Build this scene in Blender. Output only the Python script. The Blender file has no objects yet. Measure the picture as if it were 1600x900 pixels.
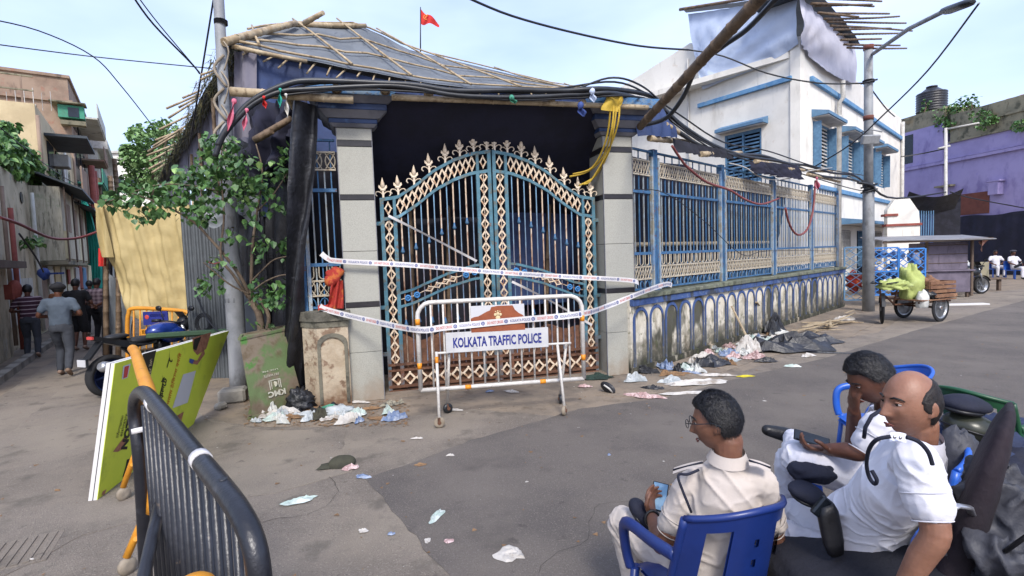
import bpy, math, random
from mathutils import Vector, Matrix, Euler, noise
random.seed(7)
S = bpy.context.scene
C = S.collection
# ------------------------------------------------------------------ camera, sky, sun, exposure
FOC, CX, CY, PITCH, ROLL, EYE = 800.0, 800.0, 450.0, math.radians(3.4), math.radians(2.0), 1.85
_f = Vector((0, math.cos(PITCH), -math.sin(PITCH)))
_u0 = Vector((0, math.sin(PITCH), math.cos(PITCH)))
_r0 = Vector((1, 0, 0))
_u = _u0 * math.cos(ROLL) + _r0 * math.sin(ROLL)
_r = _r0 * math.cos(ROLL) - _u0 * math.sin(ROLL)
cam_data = bpy.data.cameras.new('camera')
cam_data.lens = 18.0; cam_data.sensor_width = 36.0; cam_data.clip_start = 0.05; cam_data.clip_end = 2000
cam = bpy.data.objects.new('camera', cam_data); C.objects.link(cam)
cam.matrix_world = Matrix(((_r.x, _u.x, -_f.x, 0), (_r.y, _u.y, -_f.y, 0), (_r.z, _u.z, -_f.z, EYE), (0, 0, 0, 1)))
S.camera = cam
SUN_EL, SUN_ROT = math.radians(44), math.radians(172)      # rotation measured like the sky node: 0 = +Y, clockwise
w = bpy.data.worlds.new('World'); S.world = w; w.use_nodes = True
nt = w.node_tree; nt.nodes.clear()
out = nt.nodes.new('ShaderNodeOutputWorld'); bg = nt.nodes.new('ShaderNodeBackground'); bg.inputs[1].default_value = 0.15
sky = nt.nodes.new('ShaderNodeTexSky'); sky.sky_type = 'NISHITA'; sky.sun_disc = False
sky.sun_elevation = SUN_EL; sky.sun_rotation = SUN_ROT; sky.dust_density = 3.0; sky.air_density = 1.0; sky.ozone_density = 1.5
tc = nt.nodes.new('ShaderNodeTexCoord'); mp = nt.nodes.new('ShaderNodeMapping'); mp.inputs['Scale'].default_value = (1, 1, 3)
ns = nt.nodes.new('ShaderNodeTexNoise'); ns.inputs['Scale'].default_value = 1.3; ns.inputs['Detail'].default_value = 5
rp = nt.nodes.new('ShaderNodeMapRange'); rp.inputs['From Min'].default_value = .38; rp.inputs['From Max'].default_value = .68
rp.inputs['To Min'].default_value = .30; rp.inputs['To Max'].default_value = .9
mx = nt.nodes.new('ShaderNodeMix'); mx.data_type = 'RGBA'
mx.inputs['B'].default_value = (4.1, 4.85, 7.2, 1)
L = nt.links.new
L(tc.outputs['Generated'], mp.inputs[0]); L(mp.outputs[0], ns.inputs['Vector']); L(ns.outputs[0], rp.inputs[0])
L(rp.outputs[0], mx.inputs['Factor']); L(sky.outputs[0], mx.inputs['A']); L(mx.outputs['Result'], bg.inputs[0]); L(bg.outputs[0], out.inputs[0])
sd = bpy.data.lights.new('sun', 'SUN'); sd.energy = 2.0; sd.angle = math.radians(14); sd.color = (1, .96, .9)
sun = bpy.data.objects.new('sun', sd); C.objects.link(sun)
_sd = Vector((math.sin(SUN_ROT) * math.cos(SUN_EL), math.cos(SUN_ROT) * math.cos(SUN_EL), math.sin(SUN_EL)))
sun.rotation_euler = _sd.to_track_quat('Z', 'Y').to_euler()
S.view_settings.view_transform = 'Standard'; S.view_settings.look = 'None'; S.view_settings.exposure = 0.82; S.view_settings.gamma = 1.0
# ------------------------------------------------------------------ geometry helpers
def ray(px, py):
    return _f + _r * ((px - CX) / FOC) - _u * ((py - CY) / FOC)
def G(px, py, z=0.0):
    d = ray(px, py); t = (z - EYE) / d.z; return Vector((d.x * t, d.y * t, z))
def P(px, py, y):
    d = ray(px, py); t = y / d.y; return Vector((d.x * t, y, EYE + d.z * t))
class Frame:
    """upright wall plane through ground points A, B: x along, y inward (away), z up"""
    def __init__(s, A, B):
        s.A = Vector((A[0], A[1], 0)); d = Vector((B[0] - A[0], B[1] - A[1], 0)); s.L = d.length
        s.u = d.normalized(); s.n = Vector((-s.u.y, s.u.x, 0)); s.ang = math.atan2(s.u.y, s.u.x)
        s.M = Matrix.Translation(s.A) @ Matrix.Rotation(s.ang, 4, 'Z')
    def uv(s, px, py, off=0.0):
        d = ray(px, py); t = (s.A.dot(s.n) + off) / d.dot(s.n)
        p = Vector((d.x * t, d.y * t, EYE + d.z * t)); return ((p - s.A).dot(s.u), p.z)
    def w(s, u, off, z): return s.A + s.u * u + s.n * off + Vector((0, 0, z))
    def V(s, px, py, off=0.0): u, z = s.uv(px, py, off); return s.w(u, off, z)
def lerp(a, b, t): return a + (b - a) * t
def interp(t, xs, ys):
    if t <= xs[0]: return ys[0]
    for i in range(len(xs) - 1):
        if t <= xs[i + 1]: return lerp(ys[i], ys[i + 1], (t - xs[i]) / (xs[i + 1] - xs[i]))
    return ys[-1]
def crv(pts, n=6):
    """smooth Catmull-Rom through points"""
    pts = [Vector(p) for p in pts]; o = []
    for i in range(len(pts) - 1):
        p0 = pts[max(i - 1, 0)]; p1 = pts[i]; p2 = pts[i + 1]; p3 = pts[min(i + 2, len(pts) - 1)]
        for k in range(n):
            t = k / n
            o.append(.5 * ((2 * p1) + (p2 - p0) * t + (2 * p0 - 5 * p1 + 4 * p2 - p3) * t * t + (3 * p1 - p0 - 3 * p2 + p3) * t ** 3))
    o.append(pts[-1]); return o
def sag(a, b, d, n=12):
    return [Vector(a).lerp(Vector(b), i / n) - Vector((0, 0, d * 4 * (i / n) * (1 - i / n))) for i in range(n + 1)]
WM = {}
def mat_of(o):
    return WM.get(o.name, Matrix.Identity(4))
class MB:
    def __init__(s): s.v = []; s.f = []; s.sm = []
    def add(s, vs, fs, smooth=False):
        b = len(s.v); s.v += [tuple(v) for v in vs]
        for f in fs: s.f.append(tuple(b + i for i in f)); s.sm.append(smooth)
        return s
    def box(s, x0, y0, z0, x1, y1, z1, M=None):
        vs = [Vector((x, y, z)) for x in (x0, x1) for y in (y0, y1) for z in (z0, z1)]
        if M: vs = [M @ v for v in vs]
        return s.add(vs, [(0, 1, 3, 2), (4, 6, 7, 5), (0, 4, 5, 1), (2, 3, 7, 6), (0, 2, 6, 4), (1, 5, 7, 3)])
    def bbox(s, x0, y0, z0, x1, y1, z1, b=.01, M=None):
        """box with chamfered edges"""
        c = Vector(((x0 + x1) / 2, (y0 + y1) / 2, (z0 + z1) / 2)); h = Vector((abs(x1 - x0) / 2, abs(y1 - y0) / 2, abs(z1 - z0) / 2))
        vs = []; ix = {}
        for sx in (-1, 1):
            for sy in (-1, 1):
                for sz in (-1, 1):
                    sg = (sx, sy, sz)
                    for a in range(3):
                        p = [sg[k] * (h[k] - (0 if k == a else b)) for k in range(3)]
                        ix[(sg, a)] = len(vs); q = c + Vector(p); vs.append(M @ q if M else q)
        fs = []
        for a in range(3):
            o = [k for k in range(3) if k != a]
            for sa in (-1, 1):
                q = []
                for (p1, p2) in ((-1, -1), (1, -1), (1, 1), (-1, 1)):
                    sg = [0] * 3; sg[a] = sa; sg[o[0]] = p1; sg[o[1]] = p2; q.append(ix[(tuple(sg), a)])
                fs.append(tuple(q))
        for a in range(3):
            o = [k for k in range(3) if k != a]
            for p1 in (-1, 1):
                for p2 in (-1, 1):
                    q = []
                    for (sa, k) in ((-1, 0), (-1, 1), (1, 1), (1, 0)):
                        sg = [0] * 3; sg[a] = sa; sg[o[0]] = p1; sg[o[1]] = p2; q.append(ix[(tuple(sg), o[k])])
                    fs.append(tuple(q))
        for sx in (-1, 1):
            for sy in (-1, 1):
                for sz in (-1, 1): fs.append(tuple(ix[((sx, sy, sz), a)] for a in range(3)))
        return s.add(vs, fs)
    def beam(s, p, q, w, h=None, up=(0, 0, 1)):
        p = Vector(p); q = Vector(q); h = h or w; d = (q - p).normalized(); up = Vector(up)
        if abs(d.dot(up)) > .98: up = Vector((0, 1, 0))
        a = d.cross(up).normalized() * (w / 2); b = a.cross(d).normalized() * (h / 2)
        vs = [p - a - b, p + a - b, p + a + b, p - a + b, q - a - b, q + a - b, q + a + b, q - a + b]
        return s.add(vs, [(3, 2, 1, 0), (4, 5, 6, 7), (0, 1, 5, 4), (1, 2, 6, 5), (2, 3, 7, 6), (3, 0, 4, 7)])
    def tube(s, pts, r, n=8, caps=True, flat=1.0, closed=False):
        pts = [Vector(p) for p in pts]; m = len(pts); rs = r if isinstance(r, (list, tuple)) else [r] * m
        prev = None; vs = []
        for i, p in enumerate(pts):
            if closed: t = pts[(i + 1) % m] - pts[i - 1]
            else: t = pts[min(i + 1, m - 1)] - pts[max(i - 1, 0)]
            if t.length < 1e-9: t = Vector((0, 0, 1))
            t.normalize()
            if prev is None:
                a = t.cross(Vector((0, 0, 1)))
                if a.length < .1: a = t.cross(Vector((0, 1, 0)))
            else: a = prev - t * prev.dot(t)
            if a.length < 1e-6: a = t.orthogonal()
            a.normalize(); prev = a; b = t.cross(a)
            for k in range(n):
                an = 2 * math.pi * k / n; vs.append(p + a * (math.cos(an) * rs[i]) + b * (math.sin(an) * rs[i] * flat))
        fs = []
        for i in range(m if closed else m - 1):
            j = (i + 1) % m
            for k in range(n): fs.append((i * n + k, i * n + (k + 1) % n, j * n + (k + 1) % n, j * n + k))
        s.add(vs, fs, n > 4)
        if caps and not closed:
            b0 = len(s.v) - len(vs)
            s.f.append(tuple(b0 + k for k in range(n))[::-1]); s.f.append(tuple(b0 + (m - 1) * n + k for k in range(n))); s.sm += [False, False]
        return s
    def prism(s, pts, d, M):
        """polygon pts (x,z) extruded along local y by d, placed by M"""
        n = len(pts); vs = [M @ Vector((x, 0, z)) for x, z in pts] + [M @ Vector((x, d, z)) for x, z in pts]
        fs = [tuple(range(n)), tuple(range(2 * n - 1, n - 1, -1))] + [(i, i + n, (i + 1) % n + n, (i + 1) % n) for i in range(n)]
        return s.add(vs, fs)
    def grid(s, nu, nv, fn, smooth=True, keep=None):
        vs = [fn(i / nu, j / nv) for j in range(nv + 1) for i in range(nu + 1)]
        fs = [(j * (nu + 1) + i, j * (nu + 1) + i + 1, (j + 1) * (nu + 1) + i + 1, (j + 1) * (nu + 1) + i) for j in range(nv) for i in range(nu) if keep is None or keep((i + .5) / nu, (j + .5) / nv)]
        return s.add(vs, fs, smooth)
    def ell(s, c, rx, ry, rz, nu=12, nv=8, M=None, dn=0):
        c = Vector(c); vs = []; fs = []
        for j in range(nv + 1):
            th = math.pi * j / nv
            for i in range(nu):
                ph = 2 * math.pi * i / nu; v = Vector((rx * math.sin(th) * math.cos(ph), ry * math.sin(th) * math.sin(ph), rz * math.cos(th)))
                if dn: v *= 1 + dn * noise.noise(v * 9 + c * 3)
                if M: v = M @ v
                vs.append(c + v)
        for j in range(nv):
            for i in range(nu): fs.append((j * nu + i, (j + 1) * nu + i, (j + 1) * nu + (i + 1) % nu, j * nu + (i + 1) % nu))
        return s.add(vs, fs, True)
    def lathe(s, prof, n=16, M=None):
        M = M or Matrix.Identity(4); vs = []; m = len(prof)
        for r, z in prof:
            for k in range(n): a = 2 * math.pi * k / n; vs.append(M @ Vector((r * math.cos(a), r * math.sin(a), z)))
        fs = [(i * n + k, i * n + (k + 1) % n, (i + 1) * n + (k + 1) % n, (i + 1) * n + k) for i in range(m - 1) for k in range(n)]
        s.add(vs, fs, True)
        b0 = len(s.v) - len(vs); s.f += [tuple(b0 + k for k in range(n))[::-1], tuple(b0 + (m - 1) * n + k for k in range(n))]; s.sm += [False, False]
        return s
    def torus(s, c, R, r, M=None, n=20, k=6):
        c = Vector(c); M3 = (M or Matrix.Identity(3))
        pts = [c + M3 @ Vector((R * math.cos(2 * math.pi * i / n), 0, R * math.sin(2 * math.pi * i / n))) for i in range(n)]
        return s.tube(pts, r, k, closed=True)
    def mesh(s, name, M=None):
        me = bpy.data.meshes.new(name); vs = [tuple(M @ Vector(v)) for v in s.v] if M else s.v
        me.from_pydata(vs, [], s.f); me.polygons.foreach_set('use_smooth', s.sm); me.update(); return me
    def build(s, name, m, parent=None, local=False):
        if parent is not None:
            me = s.mesh(name, None if local else mat_of(parent).inverted()); o = bpy.data.objects.new(name, me); o.parent = parent; WM[o.name] = mat_of(parent).copy()
        else:
            n = max(1, len(s.v)); c = Vector((sum(v[0] for v in s.v) / n, sum(v[1] for v in s.v) / n, min(v[2] for v in s.v)))
            T = Matrix.Translation(c); me = s.mesh(name, T.inverted()); o = bpy.data.objects.new(name, me); o.location = c; WM[o.name] = T
        me.materials.append(m); C.objects.link(o); return o
def tag(o, label, cat, group=None):
    o['label'] = label; o['category'] = cat
    if group: o['group'] = group
    return o
def kind(o, k='structure'): o['kind'] = k; return o
def lab(o, l): o['label'] = l; return o
def thing(name, label, cat, loc=(0, 0, 0), rz=0.0, group=None):
    o = bpy.data.objects.new(name, None); o.empty_display_size = .2; C.objects.link(o); o.location = loc; o.rotation_euler = (0, 0, rz)
    WM[o.name] = Matrix.Translation(Vector(loc)) @ Matrix.Rotation(rz, 4, 'Z'); return tag(o, label, cat, group)
def inst(name, me, parent, M, m=None):
    """shared mesh placed by a matrix local to the parent"""
    o = bpy.data.objects.new(name, me); C.objects.link(o); o.parent = parent; o.matrix_local = M; WM[o.name] = mat_of(parent) @ M; return o
def sharedmesh(name, mb, m): me = mb.mesh(name); me.materials.append(m); return me
# ------------------------------------------------------------------ materials
def lin(h):
    h = h.lstrip('#'); c = [int(h[i:i + 2], 16) / 255 for i in (0, 2, 4)]
    return tuple((x / 12.92 if x <= .04045 else ((x + .055) / 1.055) ** 2.4) for x in c) + (1,)
def mat(name, c1, c2=None, sc=4.0, rough=.75, metal=0.0, bump=.15, bs=30.0, stains=(), coord='Object', aniso=None, spec=.4, mid=(.4, .65), alpha=None, sss=0, coat=0, wave=None, trans=0, det=4):
    """weathered procedural material: two tones, then stains [(colour, scale, lo, hi, amount, stretch)]"""
    m = bpy.data.materials.new(name); m.use_nodes = True; t = m.node_tree; N = t.nodes; K = t.links.new
    b = N['Principled BSDF']; b.inputs['Roughness'].default_value = rough; b.inputs['Metallic'].default_value = metal; b.inputs['Specular IOR Level'].default_value = spec
    if coat: b.inputs['Coat Weight'].default_value = coat; b.inputs['Coat Roughness'].default_value = .2
    if sss: b.inputs['Subsurface Weight'].default_value = sss; b.inputs['Subsurface Radius'].default_value = (.02, .008, .004)
    if alpha is not None: b.inputs['Alpha'].default_value = alpha
    if trans: b.inputs['Transmission Weight'].default_value = trans
    c1 = lin(c1) if isinstance(c1, str) else c1; c2 = lin(c2) if isinstance(c2, str) else (c2 or c1)
    tcn = N.new('ShaderNodeTexCoord'); src = tcn.outputs[coord]
    def nz(scale, stretch, det=det):
        n = N.new('ShaderNodeTexNoise'); n.inputs['Scale'].default_value = scale; n.inputs['Detail'].default_value = det; n.inputs['Roughness'].default_value = .62
        if stretch:
            q = N.new('ShaderNodeMapping'); q.inputs['Scale'].default_value = stretch; K(src, q.inputs[0]); K(q.outputs[0], n.inputs['Vector'])
        else: K(src, n.inputs['Vector'])
        return n.outputs[0]
    def rng(o, a, bb, to=1.0):
        r = N.new('ShaderNodeMapRange'); r.interpolation_type = 'SMOOTHSTEP'; r.inputs['From Min'].default_value = a; r.inputs['From Max'].default_value = bb; r.inputs['To Max'].default_value = to; K(o, r.inputs[0]); return r.outputs[0]
    x = N.new('ShaderNodeMix'); x.data_type = 'RGBA'; x.inputs['A'].default_value = c1; x.inputs['B'].default_value = c2
    K(rng(nz(sc, aniso), mid[0], mid[1]), x.inputs['Factor']); cur = x.outputs['Result']
    for st in stains:
        col, s2, lo, hi, am = st[:5]; stretch = st[5] if len(st) > 5 else None
        y = N.new('ShaderNodeMix'); y.data_type = 'RGBA'; K(cur, y.inputs['A']); y.inputs['B'].default_value = lin(col) if isinstance(col, str) else col
        fac = rng(nz(s2, stretch), lo, hi, am)
        if len(st) > 6:                                  # limited by height (object z): (z0, z1) full at z0, none at z1
            sx = N.new('ShaderNodeSeparateXYZ'); K(src, sx.inputs[0]); g = N.new('ShaderNodeMapRange'); g.inputs['From Min'].default_value = st[6][0]; g.inputs['From Max'].default_value = st[6][1]
            g.inputs['To Min'].default_value = 1; g.inputs['To Max'].default_value = 0; K(sx.outputs[2], g.inputs[0])
            mm = N.new('ShaderNodeMath'); mm.operation = 'MULTIPLY'; K(fac, mm.inputs[0]); K(g.outputs[0], mm.inputs[1]); fac = mm.outputs[0]
        K(fac, y.inputs['Factor']); cur = y.outputs['Result']
    K(cur, b.inputs['Base Color'])
    if bump:
        bp = N.new('ShaderNodeBump'); bp.inputs['Strength'].default_value = bump; bp.inputs['Distance'].default_value = .02
        if wave:
            wv = N.new('ShaderNodeTexWave'); wv.bands_direction = wave[1]; wv.inputs['Scale'].default_value = wave[0]; wv.inputs['Distortion'].default_value = wave[2]; K(src, wv.inputs['Vector']); K(wv.outputs['Fac'], bp.inputs['Height'])
        else: K(nz(bs, None, 5), bp.inputs['Height'])
        K(bp.outputs[0], b.inputs['Normal'])
    return m
RUST = '6b4128'
M_ = {}
M_['asphalt'] = mat('asphalt', '857b70', '746b62', 1.1, .95, 0, .9, 140, [('a59c8f', 85, .54, .66, .55), ('3d3935', 95, .56, .68, .55), ('968b7c', .45, .42, .7, .75), ('5a544d', 2.3, .54, .7, .65), ('433e3a', 7, .62, .72, .5), ('8c8172', 13, .64, .72, .5)])
M_['asphalt_dark'] = mat('asphalt_dark', '6b645e', '5e5854', .9, .95, 0, .9, 140, [('908880', 90, .54, .66, .55), ('312e2c', 100, .56, .68, .55), ('7b736b', .5, .46, .72, .75), ('4b4643', 1.7, .58, .8, .6), ('383432', 6, .62, .74, .5), ('7a7167', 12, .65, .73, .4)])
M_['dust'] = mat('dusty_ground', '86796a', '6d645a', 1.6, .95, 0, .6, 60, [('54483d', 3.5, .55, .72, .6), ('9a8f80', 40, .6, .75, .5), ('4b4038', 12, .62, .72, .6)])
M_['concrete'] = mat('concrete', '8f8b83', '6f6b64', 2, .9, 0, .35, 40, [('45433e', 1.5, .55, .8, .6, (1, 1, .3))])
M_['granite'] = mat('granite_cladding', 'a09f95', '8b8a82', 120, .6, 0, .05, 80, [('77766e', 2.2, .5, .8, .6, (1, 1, .5)), ('7b6146', 2.2, .35, .7, .8, None, (0, .55)), ('a19f98', 1.2, .5, .8, .4)], spec=.45)
M_['blackstone'] = mat('black_stone_band', '222023', '2d2a2c', 6, .35, bump=.03)
M_['capblue'] = mat('blue_capital_paint', '2a3f66', '243556', 3, .55, 0, .15, 25, [('4f6f98', 5, .55, .7, .5), ('2a2a30', 9, .6, .68, .7)])
M_['capgrey'] = mat('capital_soffit_plaster', '77787f', '5d5f68', 3, .8)
M_['captop'] = mat('weathered_capital_edge', '44709a', '365e88', 4, .6, 0, .3, 30, [('6e7f8c', 8, .5, .62, .8), ('4a4c4e', 15, .58, .66, .8), ('33373b', 3, .6, .75, .6)])
M_['steelblue'] = mat('blue_painted_iron', '40688e', '335b80', 9, .5, .1, .2, 60, [('6f969c', 6, .55, .7, .6), (RUST, 14, .6, .66, .75), ('20303d', 5, .62, .75, .6)])
M_['gateframe'] = mat('teal_gate_iron', '4d7584', '3c6372', 7, .55, .1, .25, 60, [('6f9bb0', 5, .55, .7, .7), ('5e5b4c', 10, .52, .62, .7), (RUST, 9, .62, .68, .7), (RUST, 4, .3, .6, .95, None, (.3, .75))])
M_['gatebar_blue'] = mat('blue_gate_bar', '7299b5', '587e98', 12, .5, .1, .2, 60, [(RUST, 9, .58, .66, .8), (RUST, 4, .3, .6, .95, None, (.35, 1.0))])
M_['gatebar_white'] = mat('rusted_white_gate_bar', 'cfc3b2', 'b59b80', 9, .6, .1, .25, 60, [('7d4a2c', 7, .5, .6, .85), ('5b3523', 16, .58, .66, .7), (RUST, 4, .3, .6, .95, None, (.35, 1.0))])
M_['ornament'] = mat('peach_rusted_ornament', 'd3c3ad', 'c4a98a', 10, .6, .1, .2, 50, [('8a5f42', 9, .54, .64, .8), ('5b3523', 20, .6, .68, .7)])
M_['finial'] = mat('cream_finial_paint', 'd2c4b0', 'c0ab92', 12, .6, .1, .2, 50, [('84552f', 8, .55, .66, .8)])
M_['rosette'] = mat('blue_rosette_paint', '3f7fb8', '2d689d', 20, .5, bump=.1)
M_['rustsheet'] = mat('rusted_sheet', '6a4a38', '573a2b', 5, .85, .1, .4, 30, [('3b2a22', 6, .5, .65, .8), ('8a6248', 14, .58, .7, .6)])
M_['scroll'] = mat('cream_fence_scroll', 'bcb2a0', 'a59983', 10, .6, .1, .2, 50, [('6c4c35', 12, .58, .66, .6), ('c9c2b4', 5, .55, .7, .5)])
M_['fencebar'] = mat('pale_fence_bar', '93a1ab', '8a8474', 8, .55, .1, .2, 50, [('3f74a6', 4, .52, .62, .6, (1, 1, .4)), ('6c4c35', 14, .6, .68, .7)])
M_['wallcream'] = mat('stained_cream_wall', 'cdc6b6', 'bfb7a4', 3, .9, 0, .3, 30, [('837b68', 5, .5, .64, .7, (1, 1, .35)), ('2f3026', 1.5, .52, .6, .92, (1, 1, .45)), ('8f6f4e', 5, .35, .7, .6, None, (.0, .5)), ('3a3a2e', 6, .36, .58, .95, None, (.0, .85)), ('2c2d25', 4, .3, .5, .95, (1, 1, .3), (.1, .5)), ('4d5232', 9, .56, .66, .6)])
M_['wallblue'] = mat('blue_wall_trim', '3c5383', '334872', 4, .85, 0, .3, 30, [('35383a', 3.2, .5, .62, .9, (1, 1, .5)), ('76808f', 10, .56, .68, .6), ('4a4a3e', 5, .22, .5, .97, None, (.1, .8)), ('7d776a', 9, .5, .62, .7, None, (.1, .6))])
M_['coping'] = mat('coping_stone', '6b6f5e', '5c5f54', 3, .9, 0, .4, 30, [('3d4034', 5, .5, .65, .8), ('8f8d80', 9, .58, .7, .7)])
M_['piercream'] = mat('peeling_pier_plaster', 'ad9f8a', '9a8a74', 4, .92, 0, .6, 20, [('6e5543', 6, .52, .62, .8), ('4d4236', 3, .58, .7, .7), ('6a4e3a', 3, .3, .62, .9, None, (-.05, .4))])
M_['piercap'] = mat('mossy_pier_cap', '6b675a', '55524a', 4, .92, 0, .5, 25, [('3d3b33', 5, .5, .66, .8)])
M_['navy'] = mat('navy_canvas', '1d1e30', '191a28', 3, .85, 0, .2, 12, [('2a2c44', 1.2, .5, .75, .6)])
M_['navyblue'] = mat('blue_tarpaulin_wall', '2f4068', '263457', 1.5, .7, 0, .25, 6, [('1e2740', 2.5, .5, .7, .6), ('4a5b80', 4, .6, .75, .3)])
M_['dark'] = mat('black_cloth', '17171f', '22222c', 4, .9, 0, .2, 20)
M_['plastic_black'] = mat('black_plastic_sheet', '1b1c20', '26272d', 5, .38, 0, .5, 22, [('4c4e55', 14, .6, .72, .4), ('3d4048', 4, .58, .7, .4)], spec=.5)
M_['roofcloth'] = mat('grey_roof_tarpaulin', '666b71', '575c62', 1.2, .8, 0, .3, 8, [('727980', 2.5, .55, .75, .6), ('3f444b', 3.5, .56, .7, .6, (3, 1, 1))])
M_['bamboo'] = mat('pale_bamboo', 'a9987c', '8c7a5f', 6, .6, 0, .2, 40, [('5e4a32', 8, .56, .66, .7), ('c4b595', 5, .58, .7, .5)])
M_['bamboo_dark'] = mat('weathered_bamboo', '6d5b48', '574737', 6, .7, 0, .3, 40, [('3a2f25', 8, .56, .66, .7), ('8c7a62', 5, .6, .7, .5)])
M_['pole'] = mat('galvanised_pole', '8e9092', '7c7e80', 3, .6, .1, .15, 40, [('5c5a57', 6, .56, .7, .6, (1, 1, .4)), ('9c9e9f', 4, .58, .7, .5)])
M_['cable'] = mat('black_cable', '191a1d', '22242a', 5, .45, bump=.05)
M_['corr'] = mat('corrugated_grey_sheet', '62676b', '54585c', 2, .6, .3, .1, 30, [('3d3a36', 4, .54, .68, .7, (1, 1, .3)), ('7c8387', 3, .58, .7, .5)])
M_['wallgreycloth'] = mat('grey_mauve_cloth', '777480', '64616c', 1.5, .9, 0, .3, 8, [('4a4750', 2.5, .52, .7, .7, (1, 1, .4))])
# ------------------------------------------------------------------ ground
def sheet_poly(name, pix, z, m, jag=.0, seed=1):
    rnd = random.Random(seed); pts = []
    for i in range(len(pix)):
        a = G(*pix[i]) if len(pix[i]) == 2 else Vector(pix[i]); b = pix[(i + 1) % len(pix)]; b = G(*b) if len(b) == 2 else Vector(b)
        n = max(1, min(60, int((b - a).length / .08))) if jag else 1
        d = (b - a).normalized(); nn = Vector((-d.y, d.x, 0))
        for k in range(n): pts.append(a.lerp(b, k / n) + nn * (noise.noise(Vector((a.x + k * .3, a.y, seed))) * jag + rnd.uniform(-jag, jag) * .3))
    from mathutils.geometry import tessellate_polygon
    mb = MB(); top = [Vector((p.x, p.y, z)) for p in pts]; n = len(top)
    tri = [t if (top[t[1]] - top[t[0]]).cross(top[t[2]] - top[t[0]]).z > 0 else t[::-1] for t in tessellate_polygon([top])]
    mb.add(top + [Vector((p.x, p.y, .0005)) for p in top], [tuple(t) for t in tri] + [(i + n, (i + 1) % n + n, (i + 1) % n, i) for i in range(n)])
    return kind(mb.build(name, m))
g = MB(); g.grid(80, 80, lambda u, v: Vector((lerp(-400, 400, u), lerp(-400, 400, v), 0)), False)
kind(g.build('ground', M_['dust']))
sheet_poly('road', [(-60., -12., 0), (70., -12., 0), (70., 26., 0), G(1600, 452), G(1480, 462), G(1440, 478), G(1372, 520), G(1300, 532), G(1200, 568), G(1100, 600), G(1000, 640), G(880, 652), G(740, 640), G(600, 655), G(500, 668), G(400, 668), G(325, 655), G(250, 600), G(215, 540), G(200, 500), G(190, 470), G(150, 470), G(130, 530), G(60, 580), G(-60, 660), G(-400, 900)], .005, M_['asphalt'], .03, 3)
sheet_poly('road_patch', [(572, 748), (640, 726), (733, 690), (820, 665), (905, 640), (1040, 622), (1180, 585), (1290, 560), (1420, 520), (1600, 470), (14., 3., 0), (9., -3., 0), (1.0, -3., 0), (790, 1040), (700, 900), (640, 830)], .009, M_['asphalt_dark'], .02, 5)
sheet_poly('road_patch', [(0, 905), (130, 838), (300, 790), (430, 772), (548, 738), (535, 700), (542, 672), (420, 674), (330, 660), (240, 600), (150, 560), (60, 640), (-80, 760)], .009, M_['asphalt'], .02, 9)
# narrow concrete strip at the foot of the low wall
sheet_poly('pavement', [(990, 592), (1060, 570), (1150, 545), (1250, 510), (1330, 486), (1380, 500), (1330, 525), (1190, 560), (1090, 595), (1010, 622), (930, 618)], .009, M_['dust'], .02, 11)
kb = MB()
k0, k1, k2 = G(-60, 640), G(66, 548), G(132, 503)
for i in range(9):
    a = k0.lerp(k1, i / 9); b = k0.lerp(k1, (i + .96) / 9); kb = MB(); kb.beam(a + Vector((0, 0, .06)), b + Vector((0, 0, .06)), .16, .13); kind(kb.build('kerb_stone', M_['concrete']))
for i in range(8):
    a = k1.lerp(k2, i / 8); b = k1.lerp(k2, (i + .96) / 8); kb = MB(); kb.beam(a + Vector((0, 0, .06)), b + Vector((0, 0, .06)), .16, .13); kind(kb.build('kerb_stone', M_['concrete']))
mh = MB(); mc = G(24, 866)
for k in range(7): mh.box(-.19 + k * .055, -.2, 0, -.155 + k * .055, .2, .009, Matrix.Translation(mc + Vector((0, 0, .008))) @ Matrix.Rotation(.5, 4, 'Z'))
mh.box(-.21, -.22, 0, .21, .22, .005, Matrix.Translation(mc + Vector((0, 0, .006))) @ Matrix.Rotation(.5, 4, 'Z'))
tag(mh.build('drain_cover', M_['asphalt']), 'ribbed concrete drain cover set in the road at the lower left', 'drain cover')
# ------------------------------------------------------------------ frames
GF = Frame(G(553, 629), G(990, 584)); FF = Frame(G(990, 586), G(1322, 478))
LW = Frame((-4.35, 8.05), (-4.35 - .62 * 9, 8.05 + .785 * 9))
def fthing(name, label, cat, fr, u, off=0, group=None):
    return thing(name, label, cat, fr.w(u, off, 0), fr.ang, group)
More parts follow.
